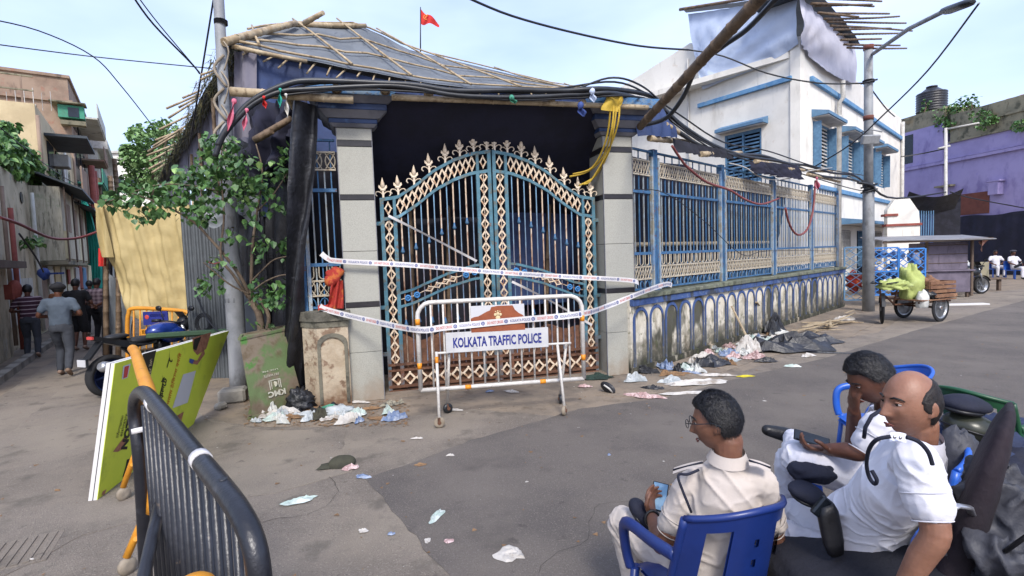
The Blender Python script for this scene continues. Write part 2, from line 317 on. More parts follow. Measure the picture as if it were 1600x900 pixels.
# ------------------------------------------------------------------ gate pillars
def pillar(u0, u1, label):
    t = fthing('gate_pillar', label, 'pillar', GF, (u0 + u1) / 2, .24, 'stone pillars either side of the gate')
    h = (u1 - u0) / 2; d = .24
    zs = [0, .66, 1.26, 1.33, 2.0, 2.67, 2.74, 3.36, 3.44, 3.60]
    for a, b in zip(zs, zs[1:]):
        m = MB(); band = abs(b - a) < .1
        e = .006 if band else 0
        m.bbox(-h - e, -d - e, a + (.002 if not band else 0), h + e, d + e, b - (.002 if not band else 0), .005)
        m.build('stone_band' if band else 'stone_panel', M_['blackstone'] if band else M_['granite'], t, True)
    m = MB()
    for s in (-1, 1): m.box(s * h - .004, -d - .008, 0.002, s * h + .004, -d + .01, 3.6)
    m.build('corner_trim', M_['capgrey'], t, True)
    for (ha, hb, z0, z1, z2, mt) in ((h + .03, h + .075, 3.60, 3.64, 3.70, 'capblue'), (h + .10, h + .20, 3.70, 3.78, 3.86, 'capblue'), (h + .22, h + .31, 3.86, 3.93, 4.07, 'captop')):
        da, db = d + (ha - h), d + (hb - h); m = MB()
        vs = [(-ha, -da, z0), (ha, -da, z0), (ha, da, z0), (-ha, da, z0), (-hb, -db, z1), (hb, -db, z1), (hb, db, z1), (-hb, db, z1)]
        m.add(vs, [(3, 2, 1, 0), (0, 1, 5, 4), (1, 2, 6, 5), (2, 3, 7, 6), (3, 0, 4, 7)]); m.build('capital_soffit', M_['capgrey'], t, True)
        m = MB(); m.bbox(-hb - .004, -db - .004, z1, hb + .004, db + .004, z2, .008); m.build('capital_fascia', M_[mt], t, True)
    m = MB(); m.box(-h - .15, -d - .15, 4.07, h + .15, d + .15, 4.10); m.build('capital_top', M_['capgrey'], t, True)
pillar(-.04, .40, 'grey granite gate pillar left of the gate, above the brown pier'); pillar(3.69, 4.17, 'grey granite gate pillar right of the gate, with yellow rope over it')
# ------------------------------------------------------------------ gate leaves
GU0, GU1, GO = .47, 3.63, .22
GM = 2.045
axs = [0, .15, .32, .48, .65, .82, 1]; ays = [0, .05, .30, .59, .80, .94, 1]
def archz(s): return 2.72 + .68 * interp(s, axs, ays)
def midz(s): return 1.38 + .42 * interp(s, [0, .25, .55, .8, 1], [0, .22, .68, .93, 1])
dm = MB()                                                  # open diamond with small bosses: unit 0.13 high
for a, b in (((0, .062), (.036, 0)), ((.036, 0), (0, -.062)), ((0, -.062), (-.036, 0)), ((-.036, 0), (0, .062))):
    dm.beam((a[0], 0, a[1]), (b[0], 0, b[1]), .016, .014, (0, 1, 0))
for s in (-1, 1): dm.ell((0, 0, s * .07), .010, .010, .012, 6, 4); dm.ell((s * .042, 0, 0), .012, .010, .010, 6, 4)
diamond = sharedmesh('diamond', dm, M_['ornament'])
fl = MB()                                                  # fleur-de-lis spear finial
fl.beam((0, 0, 0), (0, 0, .12), .02, .02); fl.lathe([(.003, .11), (.026, .155), (.018, .19), (.002, .25)], 6)
for s in (-1, 1):
    fl.add([(0, -.008, .09), (s * .045, -.006, .13), (s * .04, .006, .165), (0, .008, .125), (s * .02, 0, .10)], [(0, 4, 1), (0, 1, 3), (1, 2, 3)])
    fl.tube(crv([(0, 0, .04), (s * .03, 0, .075), (s * .065, 0, .08), (s * .078, 0, .05), (s * .062, 0, .028)], 4), .007, 5)
fl.ell((0, 0, .10), .03, .015, .018, 8, 5)
finial = sharedmesh('finial', fl, M_['finial'])
kn = MB(); kn.lathe([(.009, -.05), (.014, -.035), (.032, -.02), (.018, .012), (.012, .04), (.009, .055)], 8); knuckle = sharedmesh('knuckle', kn, M_['steelblue'])
rs = MB(); rs.torus((0, 0, 0), .034, .012, None, 14, 6); rs.ell((0, -.008, 0), .017, .012, .017, 8, 5); rosette = sharedmesh('rosette', rs, M_['rosette'])
ubar = MB(); ubar.beam((0, 0, 0), (0, 0, 1), .014); bar_b = sharedmesh('bar', ubar, M_['gatebar_blue'])
ubar = MB(); ubar.tube([(0, 0, 0), (0, 0, 1)], .0115, 6); bar_w = sharedmesh('bar', ubar, M_['gatebar_white'])
def leaf(uh, uc, label):
    """hinge side uh, centre side uc"""
    t = fthing('gate_leaf', label, 'gate', GF, uh, GO, 'two leaves of the ornamental iron gate')
    w_ = abs(uc - uh); sg = 1 if uc > uh else -1
    X = lambda s: sg * s * w_
    def curve(fn, s0=0, s1=1, n=26, dz=0): return [Vector((X(lerp(s0, s1, i / n)), 0, fn(lerp(s0, s1, i / n)) + dz)) for i in range(n + 1)]
    def flat(pts, hgt, dep, nm, mt):
        m = MB()
        for side in (0,):
            vs = []
            for p in pts: vs += [(p.x, -dep / 2, p.z), (p.x, -dep / 2, p.z - hgt), (p.x, dep / 2, p.z - hgt), (p.x, dep / 2, p.z)]
            fs = []
            for i in range(len(pts) - 1):
                a = i * 4; b = a + 4
                for k in range(4): fs.append((a + k, a + (k + 1) % 4, b + (k + 1) % 4, b + k))
            fs += [(0, 3, 2, 1), tuple(len(vs) - 4 + k for k in range(4))]
        m.add(vs, fs); return m.build(nm, M_[mt], t, True)
    flat(curve(archz), .045, .05, 'arch_rail', 'gateframe'); flat(curve(archz, dz=-.27), .045, .05, 'arch_rail', 'gateframe')
    flat(curve(midz, .13, .87), .035, .04, 'curved_rail', 'gateframe'); flat(curve(midz, .13, .87, dz=-.19), .035, .04, 'curved_rail', 'gateframe')
    s1, s2 = .12, .875
    def vert(s, z0, z1, ww=.05): m = MB(); m.box(X(s) - ww / 2, -.027, z0, X(s) + ww / 2, .027, z1); m.build('stile', M_['gateframe'], t, True)
    vert(.012, .05, archz(0) - .002); vert(s1, .09, archz(s1) - .3); vert(s2, .09, archz(s2) - .3); vert(.985, .05, archz(1) - .002)
    vert(s1, archz(s1) - .27, archz(s1) - .045, .04); vert(s2, archz(s2) - .27, archz(s2) - .045, .04)
    for sc in ((.012 + s1) / 2, (s2 + .985) / 2):         # diamond chains
        m = MB(); m.box(X(sc) - .004, -.006, .4, X(sc) + .004, .006, archz(sc) - .3); m.build('chain_rod', M_['gatebar_white'], t, True)
        z = .50
        while z < archz(sc) - .36: inst('diamond', diamond, t, Matrix.Translation((X(sc), 0, z)) @ Matrix.Diagonal((1.4, 1.2, 1.15, 1))); z += .168
        inst('diamond', diamond, t, Matrix.Translation((X(sc), 0, archz(sc) - .155)) @ Matrix.Diagonal((1.1, 1, 1.2, 1)))
    n = 13                                                # diamonds in the arch band
    for i in range(n):
        s = lerp(s1 + .05, s2 - .05, i / (n - 1)); inst('diamond', diamond, t, Matrix.Translation((X(s), 0, archz(s) - .155)) @ Matrix.Diagonal((1.15, 1.2, 1.5, 1)))
    for i in range(8):                                    # finials
        s = [.03, .16, .30, .44, .585, .72, .85, .97][i]; inst('finial', finial, t, Matrix.Translation((X(s), 0, archz(s) - .01)) @ Matrix.Diagonal((1.3, 1.2, 1.12, 1)) @ Matrix.Rotation(random.uniform(-.05, .05), 4, 'Y'))
    for i in range(12):
        s = lerp(s1 + .055, s2 - .055, i / 11); zt = archz(s) - .31; blue = i % 2 == 1
        inst('bar', bar_b if blue else bar_w, t, Matrix.Translation((X(s), .004, .36)) @ Matrix.Diagonal((1, 1, zt - .36, 1)))
        if not blue:
            zk = archz(s) - .31 - [.52, .60, .66, .68, .70, .70][i // 2] * .9; inst('knuckle', knuckle, t, Matrix.Translation((X(s), 0, zk)))
            inst('knuckle', knuckle, t, Matrix.Translation((X(s), 0, .98 + .02 * (i % 3))))
    m = MB(); m.tube([p - Vector((0, 0, .11)) for p in curve(midz, .14, .86)], .007, 6); m.build('scroll_rod', M_['gatebar_white'], t, True)
    for s in (.2, .28, .73, .81) if sg > 0 else (.2, .28, .73, .81): inst('rosette', rosette, t, Matrix.Translation((X(s), -.03, midz(s) - .115)) @ Matrix.Rotation(0, 4, 'X'))
    for s in (.40, .47, .54, .61): inst('diamond', diamond, t, Matrix.Translation((X(s), -.01, midz(s) - .115)) @ Matrix.Rotation(sg * -.45, 4, 'Y') @ Matrix.Rotation(math.pi / 2, 4, 'Y') @ Matrix.Diagonal((1, 1, .9, 1)))
    for z, hh in ((.40, .035), (.32, .03), (.09, .04), (.03, .03)):
        m = MB(); m.box(min(X(0), X(1)), -.03, z, max(X(0), X(1)), -.002, z + hh); m.build('bottom_rail', M_['rustsheet'], t, True)
    for i in range(9): inst('diamond', diamond, t, Matrix.Translation((X(lerp(.08, .93, i / 8)), -.02, .215)) @ Matrix.Diagonal((1.9, 1, 1.2, 1)))
    m = MB(); m.grid(24, 6, lambda u, v: Vector((X(lerp(.02, .98, u)), .03, .06 + v * (.72 + .12 * noise.noise(Vector((u * 5, sg, 0)))))), False); m.build('rusted_sheet', M_['rustsheet'], t, True)
    for z in (.55, 1.2, 2.35):
        m = MB(); m.box(X(0) - sg * .08, -.02, z, X(.03), .02, z + .05); m.build('hinge', M_['gateframe'], t, True)
    return t
gl = leaf(GU0, GM - .012, 'left leaf of the rusty blue ornamental gate with tall finials, hinged on the left pillar')
gr = leaf(GU1, GM + .012, 'right leaf of the rusty blue ornamental gate with tall finials, hinged on the right pillar')
m = MB(); m.box(-.004 + 1.6, -.045, 1.02, 1.66, -.03, 1.10); m.build('latch_plate', M_['gatebar_white'], gl, True)
# ------------------------------------------------------------------ fence
sc_ = MB(); 
sc_.tube([Vector((.062 * math.cos(a), 0, .098 * math.sin(a))) for a in [2 * math.pi * k / 12 for k in range(12)]], .0075, 4, closed=True)
sc_.beam((-.06, 0, -.1), (.06, 0, .1), .011); sc_.beam((-.06, .001, .1), (.06, .001, -.1), .011)
ringx = sharedmesh('cross_ring', sc_, M_['scroll'])
uu = MB(); uu.tube([Vector((-.05, 0, .1))] + [Vector((.05 * math.cos(a), 0, -.03 + .05 * math.sin(a))) for a in [math.pi + math.pi * k / 6 for k in range(7)]] + [Vector((.05, 0, .1))], .008, 4)
uhook = sharedmesh('hook', uu, M_['scroll'])
aa = MB(); aa.tube([Vector((.06 * math.cos(a), 0, -.05 + .10 * math.sin(a))) for a in [math.pi * k / 6 for k in range(7)]], .008, 4); ahook = sharedmesh('hoop', aa, M_['steelblue'])
ub = MB(); ub.beam((0, 0, 0), (0, 0, 1), .016); fb = sharedmesh('bar', ub, M_['steelblue']); ub = MB(); ub.beam((0, 0, 0), (0, 0, 1), .018); fc = sharedmesh('bar', ub, M_['fencebar'])
def fence(fr, u0, u1, label, off=.16, z0=1.24, z1=3.49, posts=(1, 1), sp=.118, grp='blue iron fence panels on the low wall'):
    t = fthing('fence_panel', label, 'fence', fr, u0, off, grp); W = u1 - u0
    def rail(z, hh=.035, mt='steelblue', nm='rail', d=.02): m = MB(); m.box(.02, -d, z, W - .02, d, z + hh); m.build(nm, M_[mt], t, True)
    rail(z1 - .03, .03); rail(3.31, .02, 'scroll'); rail(3.08, .02, 'scroll'); rail(2.80, .045); rail(1.82, .045); rail(1.62, .02, 'scroll'); rail(1.42, .02, 'scroll'); rail(1.26, .03)
    n = max(2, int(W / sp)); n += n % 2
    for i in range(1, n): x = W * i / n; inst('bar', fb if i % 2 else fc, t, Matrix.Translation((x, .012, 1.27)) @ Matrix.Diagonal((1, 1, (z1 - .03 if i % 2 else 3.08) - 1.27, 1)))
    k = max(1, int(W / .15))
    for i in range(k):
        x = W * (i + .5) / k
        inst('cross_ring', ringx, t, Matrix.Translation((x, -.012, 3.205))); inst('cross_ring', ringx, t, Matrix.Translation((x, -.012, 1.53)) @ Matrix.Diagonal((1, 1, .92, 1)))
        inst('hook', uhook, t, Matrix.Translation((x, -.012, 1.73))); inst('hoop', ahook, t, Matrix.Translation((x, -.012, 1.35)))
    for i, e in enumerate(posts):
        if e:
            x = W * i; m = MB(); m.box(x - .045, -.045, z0 - .02, x + .045, .045, z1 + .03); m.build('post', M_['steelblue'], t, True)
            m = MB(); m.box(x + (.055 if i == 0 else -.1), -.05, z0, x + (.1 if i == 0 else -.055), .0, z1 - .1); m.build('post_strap', M_['fencebar'], t, True)
    return t
us = [.10, .93, 3.42, 6.12, 8.84, 11.30]
nm = ['narrow blue and cream iron fence panel touching the right gate pillar', 'second iron fence panel from the gate pillar, wide, with the added dark sheet behind', 'third iron fence panel from the gate pillar, under the navy scrap of tarp', 'fourth iron fence panel from the gate pillar, with a red hose looped on it', 'farthest iron fence panel, beside the street pole and end of the wall']
for i in range(5): fence(FF, us[i] + .02, us[i + 1] - .02, nm[i])
fence(GF, -.56, -.06, 'short blue iron fence panel on the pier left of the gate, with red cloth', off=.2, posts=(1, 0), sp=.095)
# ------------------------------------------------------------------ low walls
t = fthing('boundary_wall', 'low stained cream wall with blue arches and blue band under the iron fence', 'wall', FF, 0)
m = MB(); m.bbox(0, .035, 0, 11.52, .34, 1.15, .006); m.build('wall_core', M_['wallcream'], t, True)
m = MB(); m.box(0, 0, 0, 11.55, .36, .10); m.build('plinth', M_['wallcream'], t, True)
for i in range(12):
    m = MB(); m.bbox(i * .9625, -.05, 1.15, (i + 1) * .9625 - .006, .40, 1.23 + .008 * math.sin(i * 5), .012); m.build('coping_stone', M_['coping'], t, True)
m = MB(); m.bbox(0, -.02, 1.045, 11.55, .05, 1.148, .005); m.build('blue_band', M_['wallblue'], t, True)
ar = MB(); ia = []; oa = []
for k in range(11):
    a = math.pi * k / 10; ia.append((-.165 * math.cos(a), .80 + .165 * math.sin(a))); oa.append((-.212 * math.cos(a), .80 + .215 * math.sin(a)))
ia = [(-.165, .1)] + ia + [(.165, .1)]; oa = [(-.212, .1)] + oa + [(.212, .1)]
vs = [(x, 0, z) for x, z in ia] + [(x, 0, z) for x, z in oa] + [(x, .03, z) for x, z in ia] + [(x, .03, z) for x, z in oa]; n = len(ia)
ar.add(vs, [q for i in range(n - 1) for q in ((i, i + 1, n + i + 1, n + i), (i, i + 2 * n, i + 1 + 2 * n, i + 1), (n + i, n + i + 1, 3 * n + i + 1, 3 * n + i))])
archm = sharedmesh('blue_arch', ar, M_['wallblue'])
for i in range(24): inst('blue_arch', archm, t, Matrix.Translation((.27 + i * .47, .020 + .002 * (i % 2), .002 * (i % 3))))
t = fthing('brick_pier', 'low peeling plaster pier with arched panel and mossy cap beside the left gate pillar', 'pier', GF, -.4)
pp = [(-.02, -.10), (-.40, -.12), (-.60, .10), (-.60, .5), (-.02, .5)]
def octo(z0, z1, e, m, nm):
    mb = MB(); c = (-.3, .19); q = [((x - c[0]) * (1 + e) + c[0] + .4, (y - c[1]) * (1 + e) + c[1]) for x, y in pp]; n = 5
    mb.add([(x, y, z0) for x, y in q] + [(x, y, z1) for x, y in q], [tuple(range(n)), tuple(range(2 * n - 1, n - 1, -1))] + [(i, i + n, (i + 1) % n + n, (i + 1) % n) for i in range(n)]); mb.build(nm, m, t, True)
octo(0, 1.04, 0, M_['piercream'], 'pier_body'); octo(1.04, 1.12, .05, M_['piercap'], 'pier_moulding'); octo(1.12, 1.24, .12, M_['piercap'], 'pier_cap')
m = MB(); ia = [(-.17, .05)] + [(-.17 * math.cos(math.pi * k / 8), .78 + .13 * math.sin(math.pi * k / 8)) for k in range(9)] + [(.17, .05)]; oa = [(x * 1.28, z + (.05 if z > .1 else 0)) for x, z in ia]
vs = [(x, 0, z) for x, z in ia] + [(x, 0, z) for x, z in oa] + [(x, .04, z) for x, z in ia] + [(x, .04, z) for x, z in oa]; n = len(ia)
m.add([Vector((.18 + x * .85, -.135 + y, z)) for x, y, z in vs], [q for i in range(n - 1) for q in ((i, i + 1, n + i + 1, n + i), (i, i + 2 * n, i + 1 + 2 * n, i + 1), (n + i, n + i + 1, 3 * n + i + 1, 3 * n + i))]); m.build('arch_moulding', M_['piercap'], t, True)
# sill of the gateway
m = MB(); m.box(.40, .02, 0, 3.69, .5, .045); o = m.build('gate_threshold', M_['rustsheet']); o.matrix_world = GF.M; me = m.mesh('gate_threshold'); me.materials.append(M_['dust']); o.data = me; kind(o)
# ------------------------------------------------------------------ bamboo and pandal
def pole(mb, p, q, r, r2=None, n=6, bend=.02, seed=0):
    p = Vector(p); q = Vector(q); L_ = (q - p).length; k = max(3, min(24, int(L_ / .3))); pts = []; rr = []
    side = (q - p).cross(Vector((0, 0, 1)));  side = side.normalized() if side.length > .01 else Vector((1, 0, 0))
    for i in range(k + 1):
        f = i / k; b = math.sin(f * math.pi) * bend * L_ * noise.noise(Vector((seed * 3.1, 1, 2))); j = noise.noise(Vector((seed * 1.7, f * L_ * 1.5, 4))) * .25 * bend * min(L_, 3)
        c = p.lerp(q, f) + side * (b + j) + Vector((0, 0, b * .6)); R_ = lerp(r, r2 or r * .8, f)
        pts += [c] if i in (0, k) else [c - (q - p).normalized() * .012, c, c + (q - p).normalized() * .012]; rr += [R_] if i in (0, k) else [R_, R_ * 1.13, R_]
    mb.tube(pts, rr, n); return mb
def rope(mb, c, r=.045, n=3, ax=(1, 0, 0)):
    ax = Vector(ax).normalized(); a = ax.orthogonal().normalized(); b = ax.cross(a); c = Vector(c)
    for k in range(n): mb.tube([c + ax * (k - n / 2) * .016 + a * r * math.cos(x) + b * r * math.sin(x) for x in [2 * math.pi * i / 10 for i in range(10)]], .008, 4, closed=True)
    return mb
pd = thing('festival_pavilion', 'large bamboo festival pavilion with grey tarpaulin roof and blue cloth walls behind the gate', 'pavilion', (-1.5, 10, 0))
EV = [P(362, 70, 7.6), P(470, 92, 8.1), P(600, 118, 8.7), P(730, 138, 9.3), P(872, 143, 10.2), P(985, 158, 11.5)]
RD = [P(380, 52, 8.4), P(462, 38, 9.4), P(560, 38, 10.2), P(640, 78, 11.4), P(860, 131, 14.2), P(990, 152, 16)]
def rowat(R_, u): x = u * (len(R_) - 1); i = min(int(x), len(R_) - 2); return R_[i].lerp(R_[i + 1], x - i)
def roofp(u, v):
    p = rowat(EV, u).lerp(rowat(RD, u), v); s = math.sin(v * math.pi); return p + Vector((0, 0, -.05 * s * (.5 + .5 * math.sin(u * 43)) + .03 * noise.noise(Vector((u * 9, v * 5, 0)))))
m = MB(); m.grid(60, 14, roofp); m.build('roof_sheet', M_['roofcloth'], pd)
m = MB(); m.grid(30, 6, lambda u, v: rowat(RD, u).lerp(rowat(RD, u) + Vector((-1.5, 4.5, -2.4)), v)); m.build('roof_sheet', M_['roofcloth'], pd)
# left hip of the roof and straw edge
LE = [P(362, 64, 7.7), P(335, 118, 8.9), P(320, 140, 10), P(300, 180, 11.2), P(282, 215, 13), P(262, 248, 15.5), P(245, 285, 18.5)]
m = MB(); m.grid(24, 4, lambda u, v: rowat(LE, u).lerp(rowat([RD[0], RD[1], RD[1] + Vector((-.8, 3, .1)), RD[1] + Vector((-3, 9, -.3))], u), v)); m.build('roof_sheet', M_['roofcloth'], pd)
def rowpt(R_, u, e=0): return rowat(R_, u) + Vector((0, 0, e))
sd_ = 0
for v in (.02, .33, .62, .97):
    u0, u1 = (.02, .98); m = MB(); pts = [roofp(lerp(u0, u1, i / 16), v) + Vector((0, -.03, .05)) for i in range(17)]; m.tube(pts, [.020 * (1 - .3 * i / 16) for i in range(17)], 6); m.build('bamboo_purlin', M_['bamboo'], pd)
for u, du in ((.06, .02), (.22, .10), (.36, .1), (.50, .10), (.62, .09), (.74, .08), (.86, .08)):
    sd_ += 1; m = MB(); pole(m, roofp(min(1, u + du), -.06) + Vector((0, -.03, .10)), roofp(u - .03, 1.03) + Vector((0, 0, .08)), .021, .016, 6, .03, sd_); m.build('bamboo_rafter', M_['bamboo'], pd)
m = MB(); pole(m, P(350, 66, 7.4), P(462, 36, 9.2), .06, .05, 8, .02, 4); m.build('bamboo_rafter', M_['bamboo'], pd)
m = MB(); pole(m, P(476, 36, 9.2), P(505, 20, 8.9), .05, .04, 7, .01, 5); m.build('bamboo_rafter', M_['bamboo'], pd)
m = MB(); pole(m, P(458, 38, 9.3), P(572, 40, 10.1), .05, .04, 7, .02, 6); m.build('bamboo_rafter', M_['bamboo'], pd)
m = MB(); pole(m, P(362, 72, 7.55), P(480, 96, 8.0), .035, .03, 7, .02, 7); m.build('bamboo_rafter', M_['bamboo'], pd)
rnd = random.Random(3)
for i in range(26):
    u = .05 + .9 * i / 25; p = roofp(u, .0); sd_ += 1; a = rnd.uniform(-.5, .3); l = rnd.uniform(.12, .3)
    m = MB(); pole(m, p + Vector((0, .1, .03)), p + Vector((a * l, -l * .4, -l * rnd.uniform(.4, 1.0))), .016, .014, 5, .01, sd_); m.build('bamboo_end', M_['bamboo'], pd)
# blue cloth wall under the eave
def wallrow(u, v, R_, zb, dx=.0): p = rowat(R_, u); return Vector((p.x + dx, p.y + .12, lerp(p.z - .03, zb, v)))
m = MB(); m.grid(60, 10, lambda u, v: wallrow(u, v, EV, 2.6) + Vector((0, .05 * math.sin(u * 60 + v * 2) * v, 0)), keep=lambda u, v: u > .045); m.build('cloth_wall', M_['navyblue'], pd)
# corner cloth strip (pale grey) and left wall panels
m = MB(); m.grid(6, 10, lambda u, v: P(lerp(366, 400, u), lerp(80, 215, v), 7.75) + Vector((0, .05 * math.sin(u * 9), 0))); m.build('cloth_panel', M_['wallgreycloth'], pd)
def lwrow(u, v): p = rowat(LE, u); return Vector((p.x + .25, p.y + .1, lerp(p.z, 0.0, v)))
for k in range(7):
    a, b = k / 7, (k + .985) / 7; m = MB(); m.grid(8, 8, lambda u, v: lwrow(lerp(a, b, u), v) + Vector((.04 * math.sin(u * 12 + k), 0, 0))); m.build('cloth_panel', M_['wallgreycloth'], pd)
for (x, y, d) in ((356, 150, 8.3), (346, 200, 8.8), (313, 230, 11.5), (300, 260, 13), (334, 180, 9.6)):
    m = MB(); p = P(x, y, d); pole(m, Vector((p.x - .05, p.y, 0)), p + Vector((0, 0, .3)), .04, .035, 6, .01, x); m.build('bamboo_post', M_['bamboo_dark'], pd)
raf = [(445, 190, 530, 160, .12), (445, 215, 525, 170, .16), (350, 310, 430, 275, .3), (265, 365, 420, 295, .38), (330, 360, 420, 305, .4), (275, 415, 410, 325, .45), (230, 475, 375, 400, .55), (210, 530, 340, 480, .65), (170, 590, 330, 490, .66), (165, 610, 300, 555, .78), (175, 680, 240, 640, .88), (190, 700, 240, 660, .92), (200, 560, 350, 460, .6), (180, 640, 280, 580, .82)]
for i, (x0, y0, x1, y1, u) in enumerate(raf):
    yy = rowat(LE, u).y; m = MB(); pole(m, P(180 + x0 / 3.33, 60 + y0 / 3.33, yy - .2), P(180 + x1 / 3.33 + 6, 60 + y1 / 3.33 - 2, yy), .024 * yy / 11, .018 * yy / 11, 6, .01, i + 50); m.build('bamboo_rafter', M_['bamboo'], pd)
M_['straw'] = mat('dry_straw_and_leaves', '4d4d35', '5f563e', 9, .9, 0, .4, 20, [('34422a', 5, .5, .6, .7)])
m = MB(); rnd = random.Random(9)
for i in range(1500):
    u = rnd.random(); p = rowat(LE, u) + Vector((rnd.uniform(-.15, .25), rnd.uniform(-.1, .1), rnd.uniform(-.12, .08))); q = p + Vector((rnd.uniform(-.18, .05), rnd.uniform(-.1, .1), rnd.uniform(-.32, .02))); a = Vector((rnd.uniform(-.02, .02), .02, .02)); m.add([p, p + a, q], [(0, 1, 2)])
kind(m.build('straw_thatch', M_['straw'], pd), 'stuff')
# flag
t = thing('flag_on_pole', 'red triangular flag on a thin pole above the pavilion roof ridge', 'flag', P(657, 82, 12.5))
m = MB(); m.tube([P(657, 86, 12.5), P(657, 11, 12.5)], [.016, .010], 6); m.build('flagpole', M_['cable'], t)
M_['flagred'] = mat('red_flag_cloth', 'c8322e', 'b32826', 5, .8, 0, .2, 8)
m = MB(); m.grid(14, 8, lambda u, v: P(657 + 29 * u, lerp(lerp(13, 36, v), lerp(37, 41, v), u) + 1.5 * math.sin(u * 7), 12.5) + Vector((0, .06 * math.sin(u * 8 + v), 0))); m.build('flag_cloth', M_['flagred'], t)
M_['emblem'] = mat('orange_emblem_print', 'd98a3c', 'c8772f', 9, .7)
m = MB(); cc = P(665.5, 27, 12.44); m.tube([cc + Vector((.055 * math.cos(a), 0, .055 * math.sin(a))) for a in [.6 + 4.6 * k / 10 for k in range(11)]], .012, 5); m.beam(cc + Vector((-.02, 0, -.02)), cc + Vector((.05, 0, .07)), .015); m.build('emblem', M_['emblem'], t)
# front bamboo beam across the capitals with stub ends, dark canopy behind the gate
for a, b, l, rr, dpt in (((360, 143), (552, 156), 'thick bamboo beam lashed level over the left gate capital', .055, None), ((612, 152), (1012, 168), 'long bamboo beam spanning above the gate between the capitals', .04, None)):
    p = GF.V(*a, -.36); q = GF.V(*b, -.36); m = MB(); pole(m, p, q, rr, rr * .9, 8, .004, 8); tag(m.build('bamboo_beam', M_['bamboo']), l, 'bamboo pole', 'bamboo beams over the gate')
pl = ['over the blue canvas left of the capital', 'near the left end of the capital top', 'near the right end of the left capital', 'beside the left capital with green cloth', 'above the middle of the gate with blue cloth', 'above the right side of the gate', 'beside the right capital', 'on the right capital under the yellow rope']
for i, (x, y) in enumerate(((442, 136), (525, 136), (602, 138), (671, 143), (730, 144), (863, 155), (912, 160), (962, 148))):
    p = GF.V(x, y, -.40); m = MB(); pole(m, p, p + GF.n * 1.3 + Vector((0, 0, .05)), .045, .045, 10, .005, i)
    o = m.build('bamboo_stub', M_['bamboo']); tag(o, 'sawn bamboo end poking out ' + pl[i], 'bamboo pole', 'bamboo ends above the gate')
    tie = MB(); rope(tie, p + GF.n * .1, .055, 4, GF.n); tie.build('lashing', M_['bamboo_dark'], o)
def canopy(u, v):
    a = lerp(-.02, 4.0, u); z = interp(v, [0, .35, 1], [4.03, 3.55, 2.55]) - .10 * math.sin(u * math.pi) * (1 - v) + .03 * noise.noise(Vector((u * 8, v * 4, 1))); off = interp(v, [0, .35, 1], [-.32, .25, 1.5])
    if a < .5 or a > 3.6: off = max(off, .1)
    return GF.w(a, off, z)
m = MB(); m.grid(44, 16, canopy); tag(m.build('canvas_canopy', M_['navy']), 'dark navy canvas canopy stretched above and behind the gate', 'canopy')
m = MB(); m.grid(30, 10, lambda u, v: GF.w(lerp(-1.0, 5.2, u), 1.55 + .12 * math.sin(u * 40) * v, lerp(3.6, 0, v))); tag(m.build('dark_backdrop', M_['dark']), 'added black curtain hanging behind the bars of the gate', 'curtain')  # black sheet stands in for the shade inside the pavilion
def cint(u, v): return FF.w(lerp(.0, 9.2, u), 1.35 + .12 * math.sin(u * 70) * v - .5 * (1 - v), lerp(3.62 - .25 * abs(math.sin(u * 9)) * u, .1, v))
m = MB(); m.grid(90, 10, cint); tag(m.build('dark_backdrop', M_['navy']), 'long dark navy sheet added behind the bars of the right fence', 'curtain')  # navy sheet added to darken the view through the fence bars
m = MB(); pole(m, FF.w(.1, .75, 2.0), FF.w(8.5, .9, 2.02), .045, .04, 7, .004, 70); tag(m.build('bamboo_pole', M_['bamboo']), 'level bamboo pole seen through the bars of the wall fence', 'bamboo pole')
# ------------------------------------------------------------------ buildings
M_['white'] = mat('white_lime_wash', 'dedad1', 'd4d0c7', 1.2, .9, 0, .15, 12, [('a9a498', 1.6, .55, .75, .6, (1, 1, .3)), ('b9a690', 3, .6, .75, .4), ('8b8a80', 6, .62, .72, .35, (1, 1, .15))])
M_['ledgeblue'] = mat('light_blue_ledge_paint', '6590b5', '527fa8', 4, .8, 0, .2, 20, [('8c9a9a', 5, .56, .7, .6), ('3b4a55', 10, .62, .7, .5)])
M_['awnblue'] = mat('blue_awning_concrete', '5f819f', '537592', 4, .8, 0, .1, 20, [('6d7f90', 4, .56, .7, .6)])
M_['awnwhite'] = mat('awning_underside', 'b4b2b0', 'a09e9c', 3, .85)
M_['shutter'] = mat('blue_window_shutter', '587d9c', '4b6d8b', 8, .55, 0, .1, 30, [('6f96b5', 9, .6, .7, .5)])
M_['glass'] = mat('dark_window', '1d2530', '141a22', 4, .15, 0, 0)
M_['purple'] = mat('purple_wall_paint', '988fb8', '8e85ae', .8, .85, 0, .15, 10, [('5f5486', 1.1, .52, .7, .6, (1, 1, .5)), ('8478b4', 2.5, .6, .72, .5), ('9d98ab', 7, .68, .74, .5)])
M_['conc_old'] = mat('mossy_old_concrete', '8a836e', '74705f', 1.2, .95, 0, .4, 10, [('3b3d33', 1.8, .5, .66, .8), ('8d7a5a', 1, .55, .7, .6), ('41402f', 4, .58, .68, .7, (1, 1, .3))])
M_['brickred'] = mat('brown_red_wall', '6e4238', '613a32', 3, .9, 0, .3, 20)
M_['tarplight'] = mat('pale_blue_tarpaulin', 'b9c5da', 'a9b7d0', .9, .6, 0, .5, 3, [('c8cfdc', 1.6, .55, .75, .7), ('8d9ab6', 2.5, .56, .7, .5, (1, 1, .4))])
M_['tarpgrey'] = mat('grey_lilac_tarpaulin', 'bcbcc9', 'aaabba', .9, .7, 0, .5, 3, [('a2a3b2', 1.6, .55, .75, .6)])
M_['metalsheet'] = mat('dark_corrugated_roof', '3f464b', '33393e', 3, .6, .2, .3, 12)
